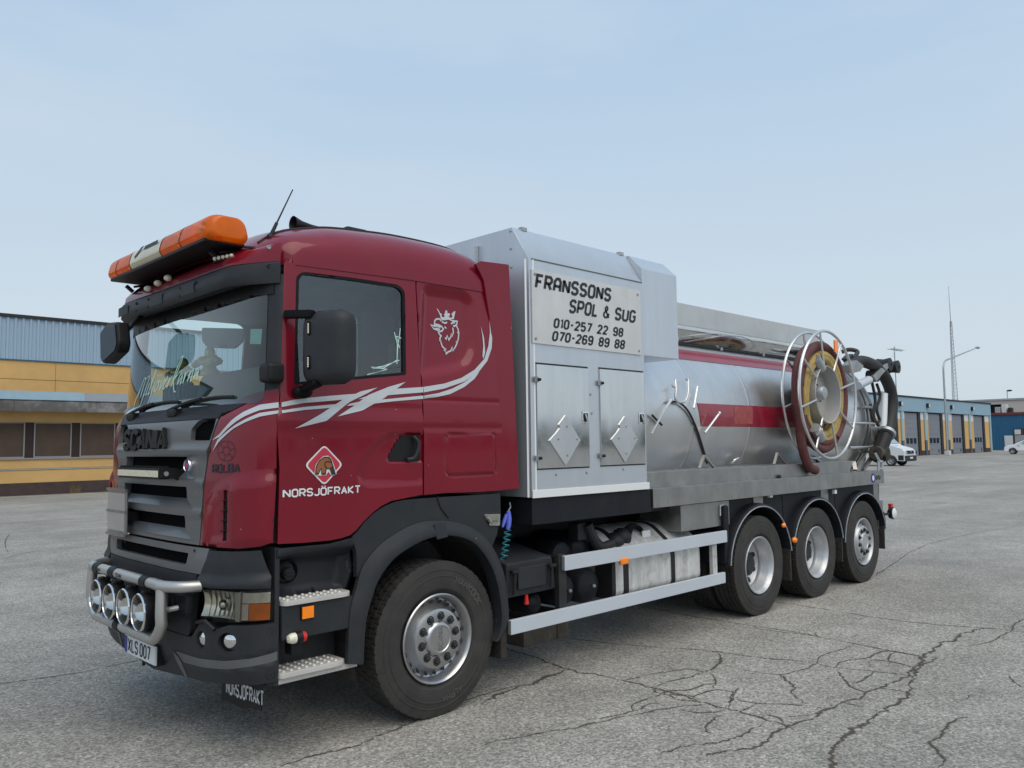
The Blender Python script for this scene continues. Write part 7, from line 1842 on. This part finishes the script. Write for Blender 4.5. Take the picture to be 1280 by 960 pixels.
# hooks and rods on the tank flank
def on_t(u, v, o=.0): x, a = cyl(u, v); return tuple(cylP(x, a, TR+o))
hk = MB(); J = [on_t(838, 478, .06), on_t(838.5, 490, .06), on_t(839, 500, .05), on_t(845, 504, .05), on_t(851, 501, .06), on_t(853, 490, .07), on_t(853, 477, .07)]
hook = MB().tube(smoothpath(J, 5), .0115, 8).build('hose_hook', M_steel, tank)
MB().tube([on_t(834, 484.5, .06), on_t(838.5, 487, .06)], .012, 6).build('hook_tip', M_steel, hook); MB().tube([on_t(851, 478, .07), on_t(854.5, 476, .07)], .012, 6).build('hook_tip', M_steel, hook)
MB().tube([on_t(834, 501, .05), on_t(822, 518, .05), on_t(809, 541, .05)], .013, 8).build('rod', M_steel, tank)
MB().tube([on_t(868, 485, .04), on_t(861, 511, .06)], .011, 8).build('rod', M_steel, tank); MB().tube([on_t(891, 517, .08), on_t(877, 540, .04)], .012, 8).build('rod', M_steel, tank)
MB().sphere(on_t(891, 517, .08), .019, 10, 6).build('rod_knob', M_steel, tank)
MB().tube(smoothpath([on_t(834, 503, .04), on_t(846, 504, .03), on_t(858, 514, .02), on_t(868, 533, .015), on_t(876, 556, .015), on_t(882, 578, .02)], 6), .011, 8).build('cable_hoop', M_seal, tank)
MB().tube([on_t(812, 519, .03), on_t(824, 531, .03)], .012, 6).build('rod', M_seal, tank)
for u in (884, 975):
    p = at(u, 590 if u < 900 else 578, 1, -1.0); x = p[0]
    MB().beam((x-.14, -1.0, 1.55), (x, -.97, 1.68), .03, .02).build('foot', M_steel2, tank); MB().beam((x+.14, -1.0, 1.55), (x, -.97, 1.68), .03, .02).build('foot', M_steel2, tank)
MB().tube(smoothpath([on_t(911, 580, .02), on_t(913, 573, .05), on_t(919, 570, .05)], 5), .012, 6).build('handle', M_steel, tank)
# ------------------------------------------------------------------ tank rear
fl = MB().lathe([(TR, 9.26), (TR+.05, 9.27), (TR+.05, 9.31), (TR+.01, 9.315), (TR+.01, 9.36), (TR+.055, 9.365), (TR+.055, 9.42), (TR, 9.43)], 'x', (0, 0, TZ), 96).build('rear_flange', M_steel2, tank)
MB().lathe([(TR-.012, 9.41), (TR-.012, 9.56), (TR-.012, 9.62), (TR+.02, 9.625), (TR+.02, 9.67), (TR-.03, 9.68), (.80, 9.78), (.62, 9.87), (.40, 9.93), (.18, 9.96), (.001, 9.965)], 'x', (0, 0, TZ), 96).build('rear_door', M_steel, tank, smooth=60)
for k in range(10):
    a = math.radians(36*k+10); p = (9.35, -(TR+.06)*math.cos(a), TZ+(TR+.06)*math.sin(a)); t = (-math.sin(a))
    MB().beam((9.22, p[1], p[2]), (9.50, p[1], p[2]), .05, .04).build('door_clamp', M_steel2, tank, bevel=.008)
for z in (2.05, 1.72):
    MB().tube([(8.75, -TR*.98-.05, z), (9.60, -TR*.98-.06, z)], .018, 8).build('hand_rail', M_steel, tank)
MB().add([tuple(p) for p in ((9.42, -1.0, 2.02), (9.80, -1.0, 1.98), (9.82, -1.0, 1.86), (9.44, -1.0, 1.74), (9.42, -.95, 2.02), (9.80, -.95, 1.98), (9.82, -.95, 1.86), (9.44, -.95, 1.74))], [(0, 1, 2, 3), (7, 6, 5, 4), (0, 4, 5, 1), (1, 5, 6, 2), (2, 6, 7, 3), (3, 7, 4, 0)]).build('gusset', M_steel2, tank)
YR = -1.08
r_ = lambda u, v, y=YR: tuple(at(u, v, 1, y))
sh_ = MB().tube(smoothpath([r_(1062, 459, -.98), r_(1074, 452, -1.02), r_(1086, 454), r_(1098, 461), r_(1107, 473), r_(1113, 488), r_(1115, 505), r_(1113.5, 522), r_(1110, 538), r_(1106, 549)], 6), .082, 16).build('suction_hose', M_bhose, truck)
MB().tube([r_(1108.5, 540), r_(1107.5, 543)], .125, 18).build('hose_flange', M_galv, sh_)
MB().tube([r_(1106, 546), r_(1100.5, 560), r_(1096, 570)], [.10, .10, .09], 16).build('hose_elbow', M_black, sh_)
MB().tube([r_(1102, 562), r_(1097, 571)], [.115, .11], 18).build('hose_coupling', M_mud, sh_)
MB().tube([r_(1094, 566), r_(1103, 567)], [.095, .115], 16).build('hose_end', M_yellowbulk, sh_)
# boom, hydraulic ram, rollers
def plate(pts, y0, y1, nm, mt, par):
    return MB().prism([(p[0], p[2]) for p in [at(u, v, 1, y0) for u, v in pts]], y0, y1).build(nm, mt, par, bevel=.006)
bm_ = plate([(1064, 456), (1071, 450), (1080, 457), (1076, 464), (1068, 466)], -1.12, -.98, 'boom_bracket', M_steel2, truck)
ap_ = plate([(1091, 470), (1096, 477), (1104, 467), (1117, 454), (1111, 453), (1103, 458)], -1.16, -1.13, 'boom_arm', M_steel2, truck)
plate([(1091, 470), (1096, 477), (1104, 467), (1117, 454), (1111, 453), (1103, 458)], -1.00, -.97, 'arm_cheek', M_steel2, ap_)
MB().tube([r_(1072, 482, -1.10), r_(1086, 475, -1.10)], .058, 14).build('ram_cylinder', M_guard, ap_); MB().tube([r_(1086, 475, -1.10), r_(1095, 470, -1.10)], .04, 12).build('ram_rod', M_chrome, ap_)
for u, v in ((1105, 456), (1115, 459)):
    p = r_(u, v, -1.07); MB().lathe([(.02, -.10), (.095, -.09), (.08, 0), (.095, .09), (.02, .10)], 'y', p, 18).build('roller', M_bhose, ap_)
p = r_(1091, 470, -1.06); MB().lathe([(.02, -.08), (.085, -.07), (.085, .07), (.02, .08)], 'y', p, 16).build('pivot', M_bhose, ap_)
MB().tube(smoothpath([r_(1066, 448, -.95), r_(1072, 440, -.9), r_(1062, 437, -.8), r_(1052, 440, -.7)], 6), .03, 8).build('hydraulic_line', M_bhose, truck)
plate([(1060, 448), (1066, 442), (1070, 448), (1066, 455)], -.95, -.85, 'valve_block', M_bhose, truck)
for pts in ([(1090, 478), (1094, 500), (1092, 520), (1098, 532)], [(1096, 480), (1100, 495), (1096, 512), (1101, 528)], [(1088, 505), (1090, 522), (1097, 528), (1103, 520)]):
    MB().tube(smoothpath([r_(u, v, -1.0) for u, v in pts], 6), .022, 8).build('hydraulic_line', M_bhose, truck)
MB().tube([r_(1104.5, 492, -1.02), r_(1103, 540, -1.02)], .06, 12).build('upright', M_trim, truck); MB().box(*[f for f in (r_(1101, 0)[0], r_(1101, 0)[0]+.01)], -1.0, -.98, 1.9, 1.95).build('lug', M_galv, truck) if False else None
# small ladder rails and tail gear
lr = MB()
for u in (1098, 1102.5): MB().tube([r_(u, 589, -1.22), r_(u, 577, -1.22)], .020, 8).build('ladder_rail', M_galv, truck)
MB().tube([r_(1098, 577, -1.22), r_(1102.5, 577, -1.22)], .020, 8).build('ladder_rung', M_galv, truck); MB().tube([r_(1098, 586, -1.22), r_(1102.5, 586, -1.22)], .016, 8).build('ladder_rung', M_galv, truck)
MB().beam(r_(1094, 566, -1.15), r_(1100, 577, -1.2), .04, .03).build('ladder_stay', M_galv, truck)
for a, b in (((1072, 590), (1080, 572)), ((1078, 588), (1092, 568)), ((1069, 588), (1067, 578))): MB().beam(r_(*a, -1.0), r_(*b, -.95), .05, .04).build('door_prop', M_steel2, truck)
tg = MB().box(9.02, 9.20, -1.16, 1.16, .98, 1.234).build('tail_beam', M_steel2, truck, bevel=.01)
MB().box(9.12, 9.30, -1.17, -.85, .62, 1.0).build('tail_plate', M_steel2, truck, bevel=.01); MB().box(9.12, 9.30, .85, 1.17, .62, 1.0).build('tail_plate', M_steel2, truck, bevel=.01)
MB().box(9.0, 9.1, -1.1, 1.1, .42, .54).build('underrun_bar', M_frame, truck)
MB().box(9.15, 9.24, -1.22, -1.02, .62, .70).build('tail_bracket', M_black, truck, bevel=.01); MB().box(9.14, 9.22, -1.21, -1.08, .46, .66).build('tail_lamp_box', M_black, truck, bevel=.01)
p = at(1117, 641.5, 1, -1.2); wl_ = MB().lathe([(.03, .06), (.075, .03), (.085, -.02), (.075, -.03)], 'y', (p[0], -1.18, p[2]), 20).build('reversing_lamp', M_black, truck); MB().lathe([(.076, -.028), (.05, -.045), (.001, -.05)], 'y', (p[0], -1.18, p[2]), 20).build('lens', M_white, wl_); MB().beam((9.22, -1.17, p[2]-.0), (p[0], -1.17, p[2]), .03, .03).build('arm', M_black, wl_)
p2 = at(1113.5, 634, 1, -1.15); MB().box(p2[0]-.04, p2[0]+.03, -1.17, -1.13, p2[2]-.08, p2[2]+.05).build('red_reflector', M_redplug, truck)
MB().tube(smoothpath([r_(1104, 640, -1.2), r_(1106, 655, -1.2), r_(1103, 668, -1.2)], 5), .015, 6).build('tail_cable', M_bhose, truck)

# ------------------------------------------------------------------ hose reel
RC = (7.45, 2.372); RRd = .768
rel = MB().tube([(RC[0]+RRd*math.cos(a), -1.305, RC[1]+RRd*math.sin(a)) for a in np.linspace(0, 2*PI, 73)[:-1]], .0175, 10, closed=True).build('hose_reel', M_steel, truck)
MB().tube([(RC[0]+RRd*math.cos(a), -1.10, RC[1]+RRd*math.sin(a)) for a in np.linspace(0, 2*PI, 73)[:-1]], .0165, 10, closed=True).build('back_ring', M_steel, rel)
M_drum = mat('pale_drum_paint', (.44, .44, .43), .42, metal=.3, var=.08, dirt=.2, dcol=(.28, .25, .22))
MB().lathe([(.335, -1.30), (.345, -1.305), (.35, -1.30), (.35, -1.08), (.335, -1.08), (.335, -1.30)], 'y', (RC[0], 0, RC[1]), 48).build('drum', M_drum, rel)
MB().lathe([(.336, -1.13), (.20, -1.145), (.001, -1.15)], 'y', (RC[0], 0, RC[1]), 40).build('drum_plate', M_drum, rel)
MB().lathe([(.11, -1.15), (.11, -1.20), (.095, -1.21), (.085, -1.26), (.07, -1.285), (.001, -1.29)], 'y', (RC[0]-.06, 0, RC[1]+.02), 20).build('hub', M_galv, rel)
for k in range(4):
    a = math.radians(20+90*k); MB().lathe([(.012, -1.215), (.014, -1.20)], 'y', (RC[0]-.06+.1*math.cos(a), 0, RC[1]+.02+.1*math.sin(a)), 8).build('hub_bolt', M_frame, rel)
for k in range(8):
    a = math.radians(13+45*k); c_, s_ = math.cos(a), math.sin(a)
    MB().tube([(RC[0]+.335*c_, -1.295, RC[1]+.335*s_), (RC[0]+RRd*c_, -1.305, RC[1]+RRd*s_)], .014, 8).build('spoke', M_steel, rel)
    MB().tube([(RC[0]+.34*c_, -1.10, RC[1]+.34*s_), (RC[0]+RRd*c_, -1.10, RC[1]+RRd*s_)], .015, 8).build('back_spoke', M_steel, rel)
MB().beam((RC[0], -1.10, RC[1]), (RC[0], -.9, RC[1]), .2, .2).build('reel_mount', M_frame, rel); MB().beam((RC[0]+.1, -1.02, RC[1]-.75), (RC[0]+.25, -1.05, 1.55), .06, .03).build('reel_foot', M_steel2, rel)
def coil(r0, r1, y0, y1, turns, a0, sag, rr_, n=48, wob=.012, dz=0.):
    P = []
    for i in range(int(turns*n)+1):
        t = i/(turns*n); a = math.radians(a0)+t*turns*2*PI; r = r0+(r1-r0)*t+wob*math.sin(a*2.3+t*7)
        y = y0+(y1-y0)*(.5-.5*math.cos(t*turns*PI)); z = RC[1]+r*math.sin(a)
        P.append((RC[0]+r*math.cos(a), y, z-sag*(1-math.sin(a))*.5+dz))
    return P
rp_ = coil(.505, .60, -1.12, -1.21, 3.3, -20, .05, .06, wob=.018)
xl = RC[0]-.60
tail = [(xl-.01, -1.225, 2.5), (xl-.02, -1.225, 2.2), (xl-.01, -1.22, 1.9), (xl+.06, -1.215, 1.70), (xl+.18, -1.212, 1.53), (xl+.36, -1.212, 1.468)]
c2_ = coil(.585, .60, -1.23, -1.25, .75, -95+0, .02, .06)
tailc = [(RC[0]+.60*math.cos(a), -1.225, RC[1]+.60*math.sin(a)) for a in np.radians(np.arange(-60, 176, 8))]
hA = empty('suction_hose_coil', (RC[0], -1.2, RC[1]-.6), 'long dark red hose wound on the reel with its end hanging down', 'hose')
MB().tube(smoothpath(rp_, 2), .054, 12).build('coil', M_winetube, hA)
MB().tube(smoothpath(tailc+tail, 3), .053, 12).build('hanging_end', M_winetube, hA)
hB = empty('water_hose_coil', (RC[0], -1.2, RC[1]-.4), 'yellow hose coiled round the drum of the reel inside the red hose', 'hose')
MB().tube(smoothpath(coil(.405, .49, -1.12, -1.235, 3.4, 60, .07, .05, wob=.012), 2), .052, 12).build('coil', M_yhose, hB)
p = (RC[0]-.27, -1.285, RC[1]-.50)
cpn = MB().tube([(p[0]-.10, -1.28, p[2]+.10), (p[0]+.06, -1.28, p[2]-.03)], .065, 14).build('coupling', M_galv, hB); MB().tube([(p[0]-.08, -1.28, p[2]+.085), (p[0]-.05, -1.28, p[2]+.06)], .078, 14).build('coupling_ring', M_chrome, cpn)
MB().tube([(RC[0]-.25, -1.27, RC[1]+.42), (RC[0]-.10, -1.27, RC[1]+.30)], .06, 12).build('coupling', M_galv, hB)
pm_ = at(1043.5, 433, 1, -1.31); ol = MB().box(pm_[0]-.05, pm_[0]+.05, -1.335, -1.315, pm_[2]-.075, pm_[2]+.075).build('orange_reflector', M_orange, rel, bevel=.006)
bpy.context.view_layer.update()
